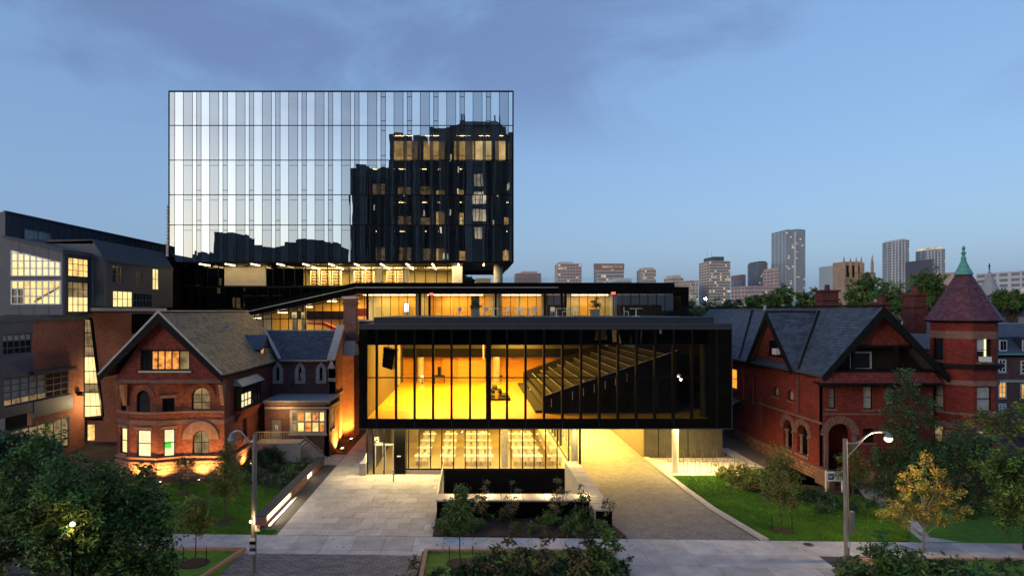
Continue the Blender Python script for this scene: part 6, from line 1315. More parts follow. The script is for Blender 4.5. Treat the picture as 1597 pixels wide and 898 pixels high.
# ================================================================== SKYLINE
mat('sky_pink', (.50, .36, .33), .9, var=.1, vs=.05); mat('sky_beige', (.52, .44, .37), .9, var=.08, vs=.05); mat('sky_brown', (.33, .21, .19), .9, var=.08, vs=.05)
mat('sky_glass', (.36, .43, .47), .3, var=.1, vs=.05, spec=.6); mat('sky_dark', (.09, .10, .13), .6, var=.1, vs=.05); mat('sky_pale', (.55, .55, .56), .8, var=.08, vs=.05)
mat('sky_window', (.20, .215, .24), .25, var=.2, vs=.1, spec=.6)
def sky_tower(name, label, u0, u1, vt, Y, m, fl_n, cols, style='grid', litp=.18, crown=None, dep=30, u_split=None):
    x0, x1 = (PX(u0, Y + dep), PX(u1, Y)) if u0 > UC else (PX(u0, Y), PX(u1, Y)); zt_ = PZ(vt, Y); t = thing(name, label, 'high-rise', ((x0 + x1) / 2, Y, 0))
    one('wall', m, t, lambda b: b.box(x0, x1, Y, Y + dep, 0, zt_))
    fh = (zt_ - PZ(483, Y)) / fl_n; wd, wl = MB(FR(Y)), MB(FR(Y)); n_l = 0
    for j in range(fl_n):
        z0 = zt_ - fh * (j + 1) + fh * .2
        for i in range(cols):
            a = x0 + (x1 - x0) * (i + .14) / cols; c = x0 + (x1 - x0) * (i + .86) / cols
            if style == 'band': a, c = x0 + (x1 - x0) * (i + .02) / cols, x0 + (x1 - x0) * (i + .98) / cols
            if R() < litp * .5: wl.box(a, c, z0, z0 + fh * .55, -.05, .12); n_l += 1
            else: wd.box(a, c, z0, z0 + fh * .55, -.05, .1)
    if wd.f: wd.build('windows', 'sky_window', t, 'stuff')
    if n_l: wl.build('lit_windows', 'far_lit', t, 'stuff')
    if x1 < 0 or x0 > 0:   # the flank seen from here
        fs_ = SIDE(x1, 1) if x1 < 0 else SIDE(x0, -1); ws_ = MB(fs_)
        for j in range(fl_n):
            z0 = zt_ - fh * (j + 1) + fh * .2
            for i in range(4): ws_.box(Y + dep * (i + .15) / 4, Y + dep * (i + .85) / 4, z0, z0 + fh * .55, -.05, .1)
        ws_.build('windows', 'sky_window', t, 'stuff')
    if crown:
        for a, c, v0, v1, cm_ in crown: one('crown', cm_, t, lambda b: b.box(x0 + (x1 - x0) * (a - u0) / (u1 - u0), x0 + (x1 - x0) * (c - u0) / (u1 - u0), Y + 2, Y + dep - 2, PZ(v1, Y) + .05, PZ(v0, Y)))
    return t
sky_tower('slab_block', 'low brown pink apartment block just right of the mirrored tower', 802, 844, 426, 700, 'sky_brown', 9, 9, litp=.1, crown=[(812, 838, 423, 426, 'sky_pink')])
sky_tower('pink_tower', 'pink high-rise with dark central bay, second in the skyline from the tower', 865, 907, 411, 800, 'sky_pink', 15, 8, litp=.2, crown=[(868, 892, 408, 411, 'sky_pale')])
st = sky_tower('hotel_tower', 'beige hotel high-rise with white name at its top', 926, 973, 411, 800, 'sky_beige', 13, 10, 'band', litp=.35)
one('name_band', 'sky_brown', st, lambda b: b.box(PX(926, 800) - .3, PX(973, 800) + .3, 799, 799.6, PZ(420, 800), PZ(411, 800)))
o = text('Sutton Place', 5.0, (PX(955, 798), 798.5, PZ(417.5, 798)), 'far_lit', st, 'lettering')
sky_tower('octagon_tower', 'slim beige high-rise with chamfered top above the pavilion roof', 993, 1023, 420, 800, 'sky_beige', 12, 7, litp=.25, crown=[(997, 1019, 417, 420, 'sky_beige')])
sky_tower('stepped_block', 'small stepped beige block right of the slim chamfered high-rise', 1035, 1066, 433, 750, 'sky_beige', 10, 9, litp=.1, crown=[(1040, 1061, 429, 433, 'sky_beige')])
st = sky_tower('office_tower', 'broad beige office tower with two masts and a dark penthouse', 1090, 1139, 407, 650, 'sky_beige', 17, 12, 'band', litp=.35, crown=[(1100, 1126, 400, 407, 'sky_dark')])
for u in (1103, 1110): one('mast', 'sky_pale', st, lambda b: b.tube(P(u, 401, 660), P(u, 390, 660), .2))
sky_tower('office_wing', 'long low beige office wing left of the masted tower', 1060, 1089, 437, 640, 'sky_beige', 10, 12, litp=.3)
sky_tower('brown_slab', 'plain brown windowless slab right of the masted tower', 1140, 1163, 428, 700, 'sky_brown', 2, 1, litp=0)
sky_tower('dark_glass_tower', 'dark blue glass tower between the brown slab and tallest tower', 1166, 1197, 409, 720, 'sky_dark', 22, 6, 'band', litp=.12, crown=[(1170, 1194, 407, 409, 'sky_dark')])
sky_tower('art_deco_tower', 'pale pink stepped tower in front of the tallest glass tower', 1190, 1216, 420, 600, 'sky_pink', 12, 6, litp=.05, crown=[(1194, 1212, 417, 420, 'sky_pink')])
sky_tower('low_office', 'low wide pinkish office building behind the treetops', 1140, 1215, 446, 560, 'sky_pink', 6, 20, litp=.05)
st = sky_tower('glass_high_rise', 'tallest pale glass high-rise of the skyline', 1203, 1256, 358, 700, 'sky_glass', 38, 10, 'band', litp=.16, crown=[(1232, 1250, 357, 362, 'sky_dark')], dep=34)
one('bright_bay', 'sky_pale', st, lambda b: b.box(PX(1238, 700), PX(1241, 700), 698.9, 699.8, 0, PZ(362, 700)))
sky_tower('blue_office', 'blue glass office block left of the stone church tower', 1295, 1316, 412, 420, 'sky_glass', 14, 4, 'band', litp=.03)
st = sky_tower('condo_tower', 'pale glass apartment tower above the treetops, left of the pair', 1376, 1418, 374, 600, 'sky_glass', 26, 8, litp=.08, crown=[(1380, 1410, 372, 374, 'sky_pale')])
for k in range(5): one('balcony_fin', 'sky_pale', st, lambda b: b.box(PX(1410 - 5 * k, 600), PX(1411.4 - 5 * k, 600), 599, 599.8, PZ(484, 600), PZ(376, 600)))
st = sky_tower('condo_tower', 'pale glass apartment tower with lit top floor, right of the pair', 1428, 1474, 388, 600, 'sky_glass', 22, 9, litp=.08, crown=[(1432, 1466, 384, 388, 'far_lit')])
for k in range(5): one('balcony_fin', 'sky_pale', st, lambda b: b.box(PX(1466 - 5 * k, 600), PX(1467.4 - 5 * k, 600), 599, 599.8, PZ(484, 600), PZ(390, 600)))
sky_tower('dark_office', 'dark topped office block between the two apartment towers', 1415, 1454, 404, 480, 'sky_dark', 10, 8, 'band', litp=.15)
sky_tower('pink_block', 'low pinkish block left of the turret cone', 1465, 1492, 424, 450, 'sky_pink', 8, 6, litp=.05)
sky_tower('hospital_block', 'long pale banded building right of the turret cone', 1522, 1640, 422, 330, 'sky_pale', 7, 12, 'band', litp=.2, crown=[(1560, 1592, 421, 426, 'sky_dark')])
sky_tower('far_white_block', 'low white rooftop block in front of the beige hotel', 948, 985, 434, 500, 'sky_pale', 3, 8, litp=.1)
sky_tower('ribbed_tower', 'thin pale ribbed tower just showing left of the mirrored tower', 260, 266, 320, 400, 'sky_pale', 30, 1, 'band', litp=0)
sky_tower('small_pink_block', 'small pale pink block left of the mirrored tower', 256, 268, 380, 350, 'sky_pink', 5, 4, litp=0)
# gothic church tower
mat('church_stone', (.40, .28, .20), .9, var=.2, vs=.5)
t = thing('church_tower', 'brown gothic stone church tower with pinnacles above the trees', 'church', (PX(1335, 260), 260, 0))
cxa, cxb = PX(1316, 260), PX(1345, 260)
one('tower', 'church_stone', t, lambda b: b.box(cxa, cxb, 260, 268, 0, PZ(408, 260)))
one('nave', 'church_stone', t, lambda b: b.box(cxb, PX(1368, 260), 261, 275, 0, PZ(425, 260)))
for u, v0 in ((1317, 402), (1327, 405), (1336, 404), (1344, 403), (1361, 400)):
    one('pinnacle', 'church_stone', t, lambda b: b.lathe((PX(u, 259.5), 259.8, PZ(425, 260)), [(.7, 0), (.6, PZ(410, 260) - PZ(425, 260)), (.05, PZ(v0 - 3, 260) - PZ(425, 260))], 6))
for k in range(3): one('belfry_opening', 'dark_interior', t, lambda b: b.box(PX(1320 + 8 * k, 260), PX(1324 + 8 * k, 260), 259.8, 259.99, PZ(432, 260), PZ(414, 260)))
for k in range(4): one('buttress', 'church_stone', t, lambda b: b.box(PX(1315 + 9.6 * k, 260), PX(1317 + 9.6 * k, 260), 259, 259.99, 0, PZ(410, 260)))
for u, v, Y, lab in ((1100, 466, 180, 'bright floodlight on a mast below the masted office tower'), (1330, 454, 150, 'white street light glowing left in the treetops'), (1391, 467, 140, 'white street light glowing low in the treetops'), (1594, 463, 120, 'bright floodlight at the right edge above the grey roof')):
    o = thing('floodlight', lab, 'lamp', (PX(u, Y), Y, 0)); one('mast', 'black_metal', o, lambda b: b.tube((PX(u, Y), Y, 0), (PX(u, Y), Y, PZ(v, Y) - .3), .12))
    one('bulb', 'far_floodlight', o, lambda b: b.ball((PX(u, Y), Y - .2, PZ(v, Y)), Y * .0017))
# ================================================================== ACROSS THE STREET (behind the viewpoint; seen mirrored in the glass)
mat('library_concrete', (.10, .095, .09), .9, var=.2, vs=.3, bump=.3, bs=2)
LB = thing('concrete_library', 'massive stepped concrete library across the street, seen only in reflection', 'building', (10, -45, 0))
YL = -45.0; sc_ = (2 * TY - YL) / F
def lb(u0, u1, vt, dep=20, y=YL, m='library_concrete', vb=None, name='wall'):
    one(name, m, LB, lambda b: b.box((u0 - UC) * sc_, (u1 - UC) * sc_, y - dep, y, 0 if vb is None else H + (HC - vb) * sc_, H + (HC - vt) * sc_))
lb(546, 606, 262); lb(556, 572, 256, 8, YL + 1.5); lb(606, 640, 209, 25, YL - .5); lb(645, 664, 213, 20, YL + 1); lb(640, 690, 238, 20, YL - 1); lb(668, 700, 200, 22, YL + .5); lb(700, 792, 196, 30, YL - .4)
one('roof_lantern', 'library_concrete', LB, lambda b: b.hexa([((704 - UC) * sc_, YL - 25, H + (HC - 196) * sc_), ((790 - UC) * sc_, YL - 25, H + (HC - 196) * sc_), ((790 - UC) * sc_, YL - 1, H + (HC - 196) * sc_), ((704 - UC) * sc_, YL - 1, H + (HC - 196) * sc_)], [((722 - UC) * sc_, YL - 22, H + (HC - 181) * sc_), ((772 - UC) * sc_, YL - 22, H + (HC - 181) * sc_), ((772 - UC) * sc_, YL - 5, H + (HC - 181) * sc_), ((722 - UC) * sc_, YL - 5, H + (HC - 181) * sc_)]))
for u in (721, 725, 770, 781): one('mast', 'black_metal', LB, lambda b: b.tube(((u - UC) * sc_, YL - 6, H + (HC - 196) * sc_), ((u - UC) * sc_, YL - 6, H + (HC - 170) * sc_), .25))
lb(792, 850, 205, 25, YL - 1)
for u in range(552, 800, 12): lb(u, u + 2.5, 275 if u < 604 else 225, 1.2, YL + 2.2, name='concrete_fin')
lb(725, 758, 212, 3, YL + 4, name='projecting_bay')
for k in range(4):
    z = H + (HC - (285 + 27 * k)) * sc_
    one('bay_window', 'far_lit', LB, lambda b: b.box((738 - UC) * sc_, (754 - UC) * sc_, YL + 4.01, YL + 4.1, z - 1.7, z + 1.7))
    for x in (742, 748): one('bay_mullion', 'library_concrete', LB, lambda b: b.box((x - UC) * sc_, (x + 1 - UC) * sc_, YL + 4.11, YL + 4.2, z - 1.8, z + 1.8))
for u, v in ((715, 262), (714, 295), (717, 340), (700, 245), (700, 330), (778, 300), (776, 262), (792, 290), (690, 355), (770, 345), (661, 330), (630, 300), (583, 320), (788, 390), (694, 395)):
    one('lit_slot', 'far_lit', LB, lambda b: b.box((u - UC) * sc_, (u + 2.2 - UC) * sc_, YL + 2.3, YL + 2.4, H + (HC - v - 9) * sc_, H + (HC - v) * sc_))
RL_ = thing('campus_block', 'long low dark campus block across the street, seen only in reflection', 'building', (-70, -70, 0))
s2 = (2 * TY + 70) / F
for u0, u1, v in ((330, 368, 362), (368, 440, 384), (440, 460, 378), (460, 505, 373), (505, 524, 380)):
    one('wall', 'library_concrete', RL_, lambda b: b.box((u0 - UC) * s2, (u1 - UC) * s2, -90, -70 - (u0 % 3) * .2, 0, H + (HC - v) * s2))
for k, (u0, u1, v) in enumerate(((276, 284, 400), (286, 290, 402), (296, 302, 396), (302, 312, 390), (312, 322, 393), (322, 330, 398))):
    one('wall', 'library_concrete', RL_, lambda b: b.box((u0 - UC) * s2 * 1.5, (u1 - UC) * s2 * 1.5, -190, -180, 0, H + (HC - v) * s2 * 1.5))
CH = thing('stone_hall', 'stone hall with tall lit windows across the street, seen only in reflection', 'building', (22, -12, 0))
one('wall', 'library_concrete', CH, lambda b: b.box(9, 45, -30, -12, 0, 14)); one('wall', 'library_concrete', CH, lambda b: b.box(-30, -9, -30, -14, 0, 11))
s3 = (2 * HY + 12) / F
for u0, u1, v0, v1, m in ((934, 942, 512, 536, 'dim_room'), (950, 957, 508, 540, 'warm_room'), (958, 961, 513, 536, 'warm_room'), (970, 979, 514, 533, 'cream_room'), (998, 1000, 515, 532, 'dim_room'), (1020, 1025, 507, 524, 'pale_room'), (903, 906, 515, 530, 'dim_room')):
    one('tall_window', m, CH, lambda b: b.box((u0 - UC) * s3, (u1 - UC) * s3, -12, -11.9, H + (HC - v1) * s3, H + (HC - v0) * s3))
# ================================================================== VEGETATION
rng = np.random.default_rng(11)
def leaf_mesh(name, m, clumps, n, size, ctr, droop=.3, fold=.25):
    """many small leaf blades spread through the clumps (centre, radii); thinner towards the middle"""
    vol = np.array([c[1][0] * c[1][1] * c[1][2] for c in clumps]); pr = vol ** .75 / (vol ** .75).sum()
    idx = rng.choice(len(clumps), n, p=pr); C0 = np.array([tuple(c[0]) for c in clumps])[idx]; Rd = np.array([tuple(c[1]) for c in clumps])[idx]
    d = rng.normal(size=(n, 3)); d /= np.linalg.norm(d, axis=1)[:, None]
    r = rng.random(n) ** .45 * (1 + .12 * rng.normal(size=n))
    # twigs: leaves gather round random twig points, leaving gaps
    tw = max(6, n // 36); tid = rng.integers(0, tw, n)
    base = C0 + d * r[:, None] * Rd
    p = base[tid % n] * .0 + base
    anchor = base[rng.permutation(n)[:tw]]
    order = np.argsort(tid); p = anchor[tid] + rng.normal(size=(n, 3)) * np.minimum(Rd, .9).mean(axis=1)[:, None] * .16
    sz = size * (.45 + 1.1 * rng.random(n) ** 1.3)
    a = rng.normal(size=(n, 3)); a[:, 2] = a[:, 2] * .6 - droop; a /= np.linalg.norm(a, axis=1)[:, None]
    b = np.cross(a, rng.normal(size=(n, 3))); b /= np.linalg.norm(b, axis=1)[:, None] + 1e-9
    nn = np.cross(a, b)
    L_, W_ = sz[:, None], sz[:, None] * .42
    q = np.stack([p, p + a * L_ * .5 + b * W_ * .5 + nn * W_ * fold, p + a * L_, p + a * L_ * .5 - b * W_ * .5 + nn * W_ * fold], 1) - np.array(ctr)
    me = bpy.data.meshes.new(name); me.vertices.add(4 * n); me.vertices.foreach_set('co', q.reshape(-1).astype(np.float32))
    i0 = np.arange(n) * 4; tri = np.stack([i0, i0 + 1, i0 + 2, i0, i0 + 2, i0 + 3], 1).reshape(-1)
    me.loops.add(6 * n); me.loops.foreach_set('vertex_index', tri.astype(np.int32)); me.polygons.add(2 * n)
    me.polygons.foreach_set('loop_start', (np.arange(2 * n) * 3).astype(np.int32)); me.update(calc_edges=True)
    t_ = (.55 + .9 * rng.random(tw))[tid] * (.75 + .5 * rng.random(n))
    hue = 1 + .25 * rng.normal(size=tw)[tid]
    col = np.stack([t_ * hue, t_, t_ * (.8 + .3 * rng.random(n)), np.ones(n)], 1)
    at = me.color_attributes.new('tint', 'FLOAT_COLOR', 'CORNER'); at.data.foreach_set('color', np.repeat(col, 6, axis=0).reshape(-1).astype(np.float32))
    me.materials.append(M[m]); return me
def tree(name, label, cat, x, y, h, clumps, n, size, m, r=.06, group=None, z0=.03, trunk='bark', fork=.35):
    t = thing(name, label, cat, (x, y, z0), group)
    cl = [((x + c[0], y + c[1], z0 + c[2]), c[3] if isinstance(c[3], tuple) else (c[3], c[3], c[3] * .85)) for c in clumps]
    b = MB(); pts = [Vector((x, y, z0 - .05))]; zt_ = max(c[0][2] for c in cl)
    top = Vector((sum(c[0][0] for c in cl) / len(cl), sum(c[0][1] for c in cl) / len(cl), zt_ * .9))
    for k in range(1, 6): pts.append(pts[0].lerp(top, k / 5) + Vector((rr(-1, 1), rr(-1, 1), 0)) * r * .8)
    for k in range(5): b.tube(pts[k], pts[k + 1], r * (1 - .17 * k), r * (1 - .17 * (k + 1)), 8)
    for c, rad in cl:
        c = Vector(c); f = fork + (1 - fork) * rr(.0, .5); s_ = pts[min(4, int(f * 5))].lerp(pts[min(5, int(f * 5) + 1)], .5)
        if c.z < s_.z: s_ = pts[1]
        mid = s_.lerp(c, .5) + Vector((rr(-1, 1), rr(-1, 1), rr(.0, 1))) * .12 * (c - s_).length
        b.tube(s_, mid, r * .5, r * .35, 6); b.tube(mid, c, r * .35, r * .12, 6)
        for k in range(4):
            d = Vector((rr(-1, 1), rr(-1, 1), rr(-.3, 1))).normalized(); b.tube(mid.lerp(c, rr(.3, 1)), c + Vector((d.x * rad[0], d.y * rad[1], d.z * rad[2])) * .75, r * .15, r * .05, 5)
    tk = b.build('trunk', trunk, t)
    me = leaf_mesh('crown', m, cl, n, size, (x, y, z0)); o = bpy.data.objects.new('crown', me); COL.objects.link(o); o.parent = t; WL[o.name] = Vector((x, y, z0)); return t
def crown(cx, cz, rx_, rz_, k, cr=.45, dy=None):
    """clumps scattered through an uneven crown"""
    out = []
    dy = dy or rx_
    for i in range(k):
        a = rr(0, 6.28); e = math.asin(rr(-.75, 1)); q = rr(.35, .9)
        out.append((cx + rx_ * q * math.cos(a) * math.cos(e), dy * q * math.sin(a) * math.cos(e), cz + rz_ * q * math.sin(e), rx_ * cr * rr(.65, 1.2)))
    return out
# big maple, lower left, with a street lamp glowing inside it
t = tree('maple_tree', 'big dark green tree filling the lower left corner', 'tree', PX(120, 26), 26, 9, crown(0.3, 4.2, 3.2, 3.0, 26, .34) + [(2.6, .3, 2.4, 1.0), (2.3, 0, 4.9, .8), (-2.2, 0, 6.6, .9), (-1.2, 0, 7.3, .7), (1.2, 0, 6.0, .8), (3.2, .5, 3.4, .7), (-3, 0, 3, 1.3), (3.2, 0, 1.5, .9), (2.8, 0, 5.9, .6), (3.4, 0, 4.4, .6), (3.6, 0, 2.4, .6), (-2.9, 0, 5.4, .7)], 48000, .18, 'leaf_green', .2)
t = tree('maple_tree', 'second dark tree at the far left edge below the grey windows', 'tree', PX(20, 33), 33, 8, crown(0, 4.6, 2.6, 2.6, 12, .4), 14000, .2, 'leaf_dark', .15)
t = thing('street_lamp', 'small glowing lamp half hidden in the big left tree', 'street lamp', (PX(113, 23.4), 23.4, 0))
one('pole', 'black_metal', t, lambda b: b.tube((PX(113, 23.4), 23.4, 0), (PX(113, 23.4), 23.4, PZ(820, 23.4)), .05)); one('bulb', 'lamp_bulb', t, lambda b: b.ball(P(113, 817, 23.4), .09)); lamp('street_lamp_light', 'POINT', P(113, 817, 23.2), 14, (1, .6, .25), .09)
# young street and lawn trees
tree('young_tree', 'young tree with grey green crown before the lit base of the brick house', 'tree', PX(290, 44.4), 44.4, 3, [(0, 0, 2.3, (.55, .5, .55)), (-.5, 0, 2.0, .4), (.5, 0, 2.1, .4)], 700, .13, 'leaf_olive', .035)
tree('young_tree', 'tall slim young tree on the left lawn beside the glass globe lamp', 'tree', PX(350, 38.4), 38.4, 5, [(.1, 0, 3.9, (.42, .4, .7)), (0, 0, 3.1, (.8, .7, .7)), (-.5, 0, 2.3, (.7, .6, .6)), (.55, 0, 2.5, (.7, .6, .7)), (.0, 0, 1.8, (.7, .6, .4)), (.25, 0, 4.6, (.25, .25, .45))], 7000, .13, 'leaf_lit', .05)
tree('young_tree', 'young tree in the raised grass bed left of the lamp pole', 'tree', PX(303, 32.3), 32.3, 3.6, [(0, 0, 2.6, (.75, .7, .75)), (.5, 0, 1.9, (.55, .5, .5)), (-.35, 0, 1.9, (.55, .5, .5)), (.55, 0, 3.1, .35)], 3600, .13, 'leaf_lit', .04)
tree('young_tree', 'young tree with thin trunk in the middle street bed', 'tree', PX(718, 32.0), 32.0, 4.4, [(0, 0, 2.1, (.6, .6, .6)), (-.1, 0, 2.9, (.7, .65, .7)), (.1, 0, 3.6, (.4, .4, .5)), (-.5, 0, 2.2, .4)], 3800, .13, 'leaf_green', .04)
tree('young_tree', 'young thin tree on the right lawn before the low shrubs', 'tree', PX(1219, 36.6), 36.6, 3.9, [(0, 0, 2.7, (.8, .7, .8)), (-.2, 0, 3.4, (.5, .5, .6)), (.3, 0, 1.9, (.6, .6, .5)), (-.6, 0, 2.2, .45)], 2600, .13, 'leaf_olive', .04)
for u, v in ((350, 816), (303, 881), (290, 770), (718, 881), (1219, 828)):
    p = G(u, v); o = one('mulch_ring', 'mulch', None, lambda b: b.lathe((p.x, p.y, .03 if v < 860 else .1), [(.75, 0), (.6, .05), (.1, .07)], 16)); tag(o, 'brown mulch ring round the young tree ' + {350: 'beside the left lawn planter wall', 303: 'in the left street bed', 290: 'before the lit brick house', 718: 'in the middle street bed', 1219: 'on the right lawn'}[u], 'mulch', 'mulch rings round the young trees')
    if u in (718, 1219, 303):
        for s_ in (-.55, .6):
            o = one('tree_stake', 'black_metal', None, lambda b: b.tube((p.x + s_, p.y, .05), (p.x + s_, p.y, .95), .02)); tag(o, 'thin dark stake ' + ('left' if s_ < 0 else 'right') + ' of the young tree ' + {303: 'in the left street bed', 718: 'in the middle street bed', 1219: 'on the right lawn'}[u], 'stake', 'stakes beside the young trees')
# trees by the right house
tree('dark_tree', 'dark leaning tree in front of the right mansion below the turret', 'tree', PX(1420, 43), 43, 6.4, [(-.4, 0, 8.2, .6), (-.2, 0, 7.4, .8), (-1.3, 0, 6.9, .6), (.9, 0, 6.6, .7), (-.9, 0, 5.9, .9), (.4, 0, 5.6, .9), (1.6, 0, 5.2, .6), (-.6, 0, 4.4, 1.1), (.7, 0, 3.5, 1.2), (-.2, 0, 2.6, 1.4), (1.5, 0, 2.7, 1.1), (-1.3, 0, 2.2, 1.0), (2.4, 0, 2.2, 1.0), (.8, 0, 1.5, 1.3), (-.9, 0, 1.2, 1.0), (3.0, 0, 3.2, .9), (2.2, 0, 3.6, .9), (-2.0, 0, 2.8, .8)], 20000, .17, 'leaf_dark', .1)
tree('dark_tree', 'big dark tree at the right edge of the picture', 'tree', PX(1600, 34), 34, 9, crown(.2, 5.2, 2.0, 3.6, 14, .5) + [(-.8, 0, 3.2, 1.2), (-.9, 0, 1.9, 1.1), (.5, 0, 1.5, 1.2)], 16000, .19, 'leaf_green', .16)
tree('dark_tree', 'low dark bushy tree between turret base and the right edge', 'tree', PX(1520, 41), 41, 4.5, crown(0, 3.0, 2.8, 2.2, 14, .45), 16000, .17, 'leaf_dark', .1)
tree('yellow_tree', 'open branched tree with yellow autumn leaves on the right', 'tree', PX(1440, 33.6), 33.6, 5.8, [(0.1, 0, 4.9, (.35, .35, .35)), (-.3, 0, 4.2, .45), (.75, 0, 4.2, .4), (-.9, 0, 3.9, .35), (1.1, 0, 3.6, .4), (0, 0, 3.4, .6), (-1.0, 0, 3.1, .5), (-1.6, 0, 2.4, .5), (1.5, 0, 3.1, .4), (.8, 0, 2.7, .6), (1.9, 0, 2.2, .5), (-.6, 0, 2.3, .6), (.2, 0, 2.0, .7), (-2.0, 0, 2.0, .4), (1.1, 0, 1.7, .5), (-1.0, 0, 1.6, .5), (1.9, 0, 3.2, .25)], 11000, .10, 'leaf_yellow', .06, trunk='pole_wood', fork=.2)
tree('street_tree', 'leafy dark treetop rising from the bottom right edge', 'tree', PX(1400, 23), 23, 5.0, [(-.6, 0, 3.9, (.7, .7, .7)), (.4, 0, 3.3, (.9, .8, .7)), (-1.2, 0, 3.1, (.8, .7, .6)), (1.4, 0, 3.0, (.9, .8, .6)), (2.3, 0, 3.1, (.9, .8, .6)), (3.2, 0, 2.9, (.7, .7, .6)), (-1.9, 0, 3.3, (.35, .4, .3)), (0, 0, 2.4, 1.3), (2, 0, 2.2, 1.3), (-1, 0, 2.3, 1.1)], 12000, .22, 'leaf_green', .1)
tree('young_tree', 'slim young tree beside the white sign in front of the mansion', 'tree', PX(1330, 43), 43, 4.0, [(0, 0, 2.6, (.8, .8, .9)), (-.5, 0, 1.7, .7), (.6, 0, 1.9, .8), (.1, 0, 3.4, .5)], 3400, .14, 'leaf_olive', .05)
tree('young_tree', 'bushy olive tree growing against the mansion porch', 'tree', PX(1215, 43), 43, 4.6, [(0, 0, 2.2, (1.0, .9, .8)), (-.7, 0, 1.6, .8), (.8, 0, 1.7, .8), (-.1, 0, 3.1, (.7, .6, .7)), (.9, 0, .9, .7)], 4600, .13, 'leaf_olive', .06)
# middle shrubs in front of the parapet and in the street bed
for k, (u, y, h_, m, n) in enumerate(((712, 38.0, 2.5, 'leaf_dark', 800), (752, 38.4, 2.9, 'leaf_shrub', 700), (797, 38.3, 2.4, 'leaf_shrub', 650), (868, 38.3, 2.6, 'leaf_shrub', 750), (908, 38.0, 2.3, 'leaf_dark', 700), (940, 37.6, 1.7, 'leaf_shrub', 700))):
    tree('garden_shrub', ('tall thin shrub before the garden wall, ' + ordn[k] + ' from the left'), 'shrub', PX(u, y), y, h_, [(0, 0, h_ * .45, (.55, .5, .6)), (.2, 0, h_ * .7, (.45, .4, .45)), (-.25, 0, h_ * .3, (.6, .5, .4)), (.05, 0, h_ * .92, (.22, .22, .3))], n, .13, m, .03, 'tall shrubs before the garden wall')
for k, (u, y, h_, m, n) in enumerate(((645, 28.5, 1.5, 'leaf_shrub', 260), (800, 29.6, 2.1, 'leaf_shrub', 480), (850, 29.5, 2.2, 'leaf_shrub', 520), (905, 29.0, 2.7, 'leaf_shrub', 800), (945, 29.0, 2.9, 'leaf_green', 1100), (760, 29.8, 1.8, 'leaf_shrub', 420))):
    tree('street_shrub', ('leafy brown green shrub in the street bed, ' + ('apart at the far left' if k == 0 else ('nearest the drive' if k == 4 else f'near the {("", "middle", "tall middle pair", "right end", "", "young tree")[k]}'))), 'shrub', PX(u, y), y, h_, [(0, 0, h_ * .5, (.65, .6, h_ * .28)), (.3, 0, h_ * .75, (.5, .4, .45)), (-.4, 0, h_ * .65, (.5, .4, .4)), (0, 0, h_ * .95, (.3, .3, .25)), (-.2, 0, h_ * .28, (.7, .5, .4))], n, .24, m, .03, 'leafy shrubs in the middle street bed')
def ground_cover(name, m, x0, x1, y0, y1, z, hgt, n, size, inside=None):
    cl = []
    for k in range(int((x1 - x0) * (y1 - y0) * 1.6)):
        x, y = rr(x0, x1), rr(y0, y1)
        if inside and not inside(x, y): continue
        cl.append(((x, y, z + hgt * rr(.2, .6)), (.5, .5, hgt * .5)))
    me = leaf_mesh(name, m, cl, n, size, ((x0 + x1) / 2, (y0 + y1) / 2, z), droop=-.4); o = bpy.data.objects.new(name, me); COL.objects.link(o)
    o.location = ((x0 + x1) / 2, (y0 + y1) / 2, z); o['kind'] = 'stuff'; return o
flat('garden_bed', 'mulch', [(-2.15, 36.2), (8.15, 35.9), (8.15, 39.2), (-2.15, 39.2)], .012)
ground_cover('ground_cover', 'leaf_green', -2.0, 8.1, 36.1, 39.1, .03, .7, 15000, .12)
ground_cover('low_shrubs', 'leaf_dark', -2.4, 7.2, 29.0, 32.4, .1, .7, 7000, .2, lambda x, y: x > 0.2 or y < 30)
ground_cover('ground_cover', 'leaf_dark', -17.8, -13.0, 44.5, 53, .03, .7, 14000, .13, lambda x, y: y > 45.5 + (-13 - x) * .4)
ground_cover('hedge', 'leaf_dark', -18.2, -14.6, 52.4, 53.4, .03, 1.5, 6000, .13)
ground_cover('hedge', 'leaf_dark', -27, -19.2, 45.3, 46.3, .03, .8, 6000, .12)
ground_cover('low_shrubs', 'leaf_lit', 18.5, 23.2, 43.3, 50, .03, 1.0, 12000, .2, lambda x, y: y > 43.3 + max(0, 20 - x) * 1.3 and y < 50.2 - max(0, x - 20) * 1.2)
ground_cover('low_shrubs', 'leaf_dark', 21, 26, 39.5, 44, .03, .7, 6000, .15)
ground_cover('low_shrubs', 'leaf_dark', 26, 44, 39, 46, .03, 1.1, 15000, .17)
ground_cover('ground_cover', 'leaf_dark', 20, 36, 28.8, 32.0, .2, .5, 8000, .15)
def inpoly(x, y, pts):
    c = False
    for (x0, y0), (x1, y1) in zip(pts, pts[1:] + pts[:1]):
        if (y0 > y) != (y1 > y) and x < (x1 - x0) * (y - y0) / (y1 - y0) + x0: c = not c
    return c
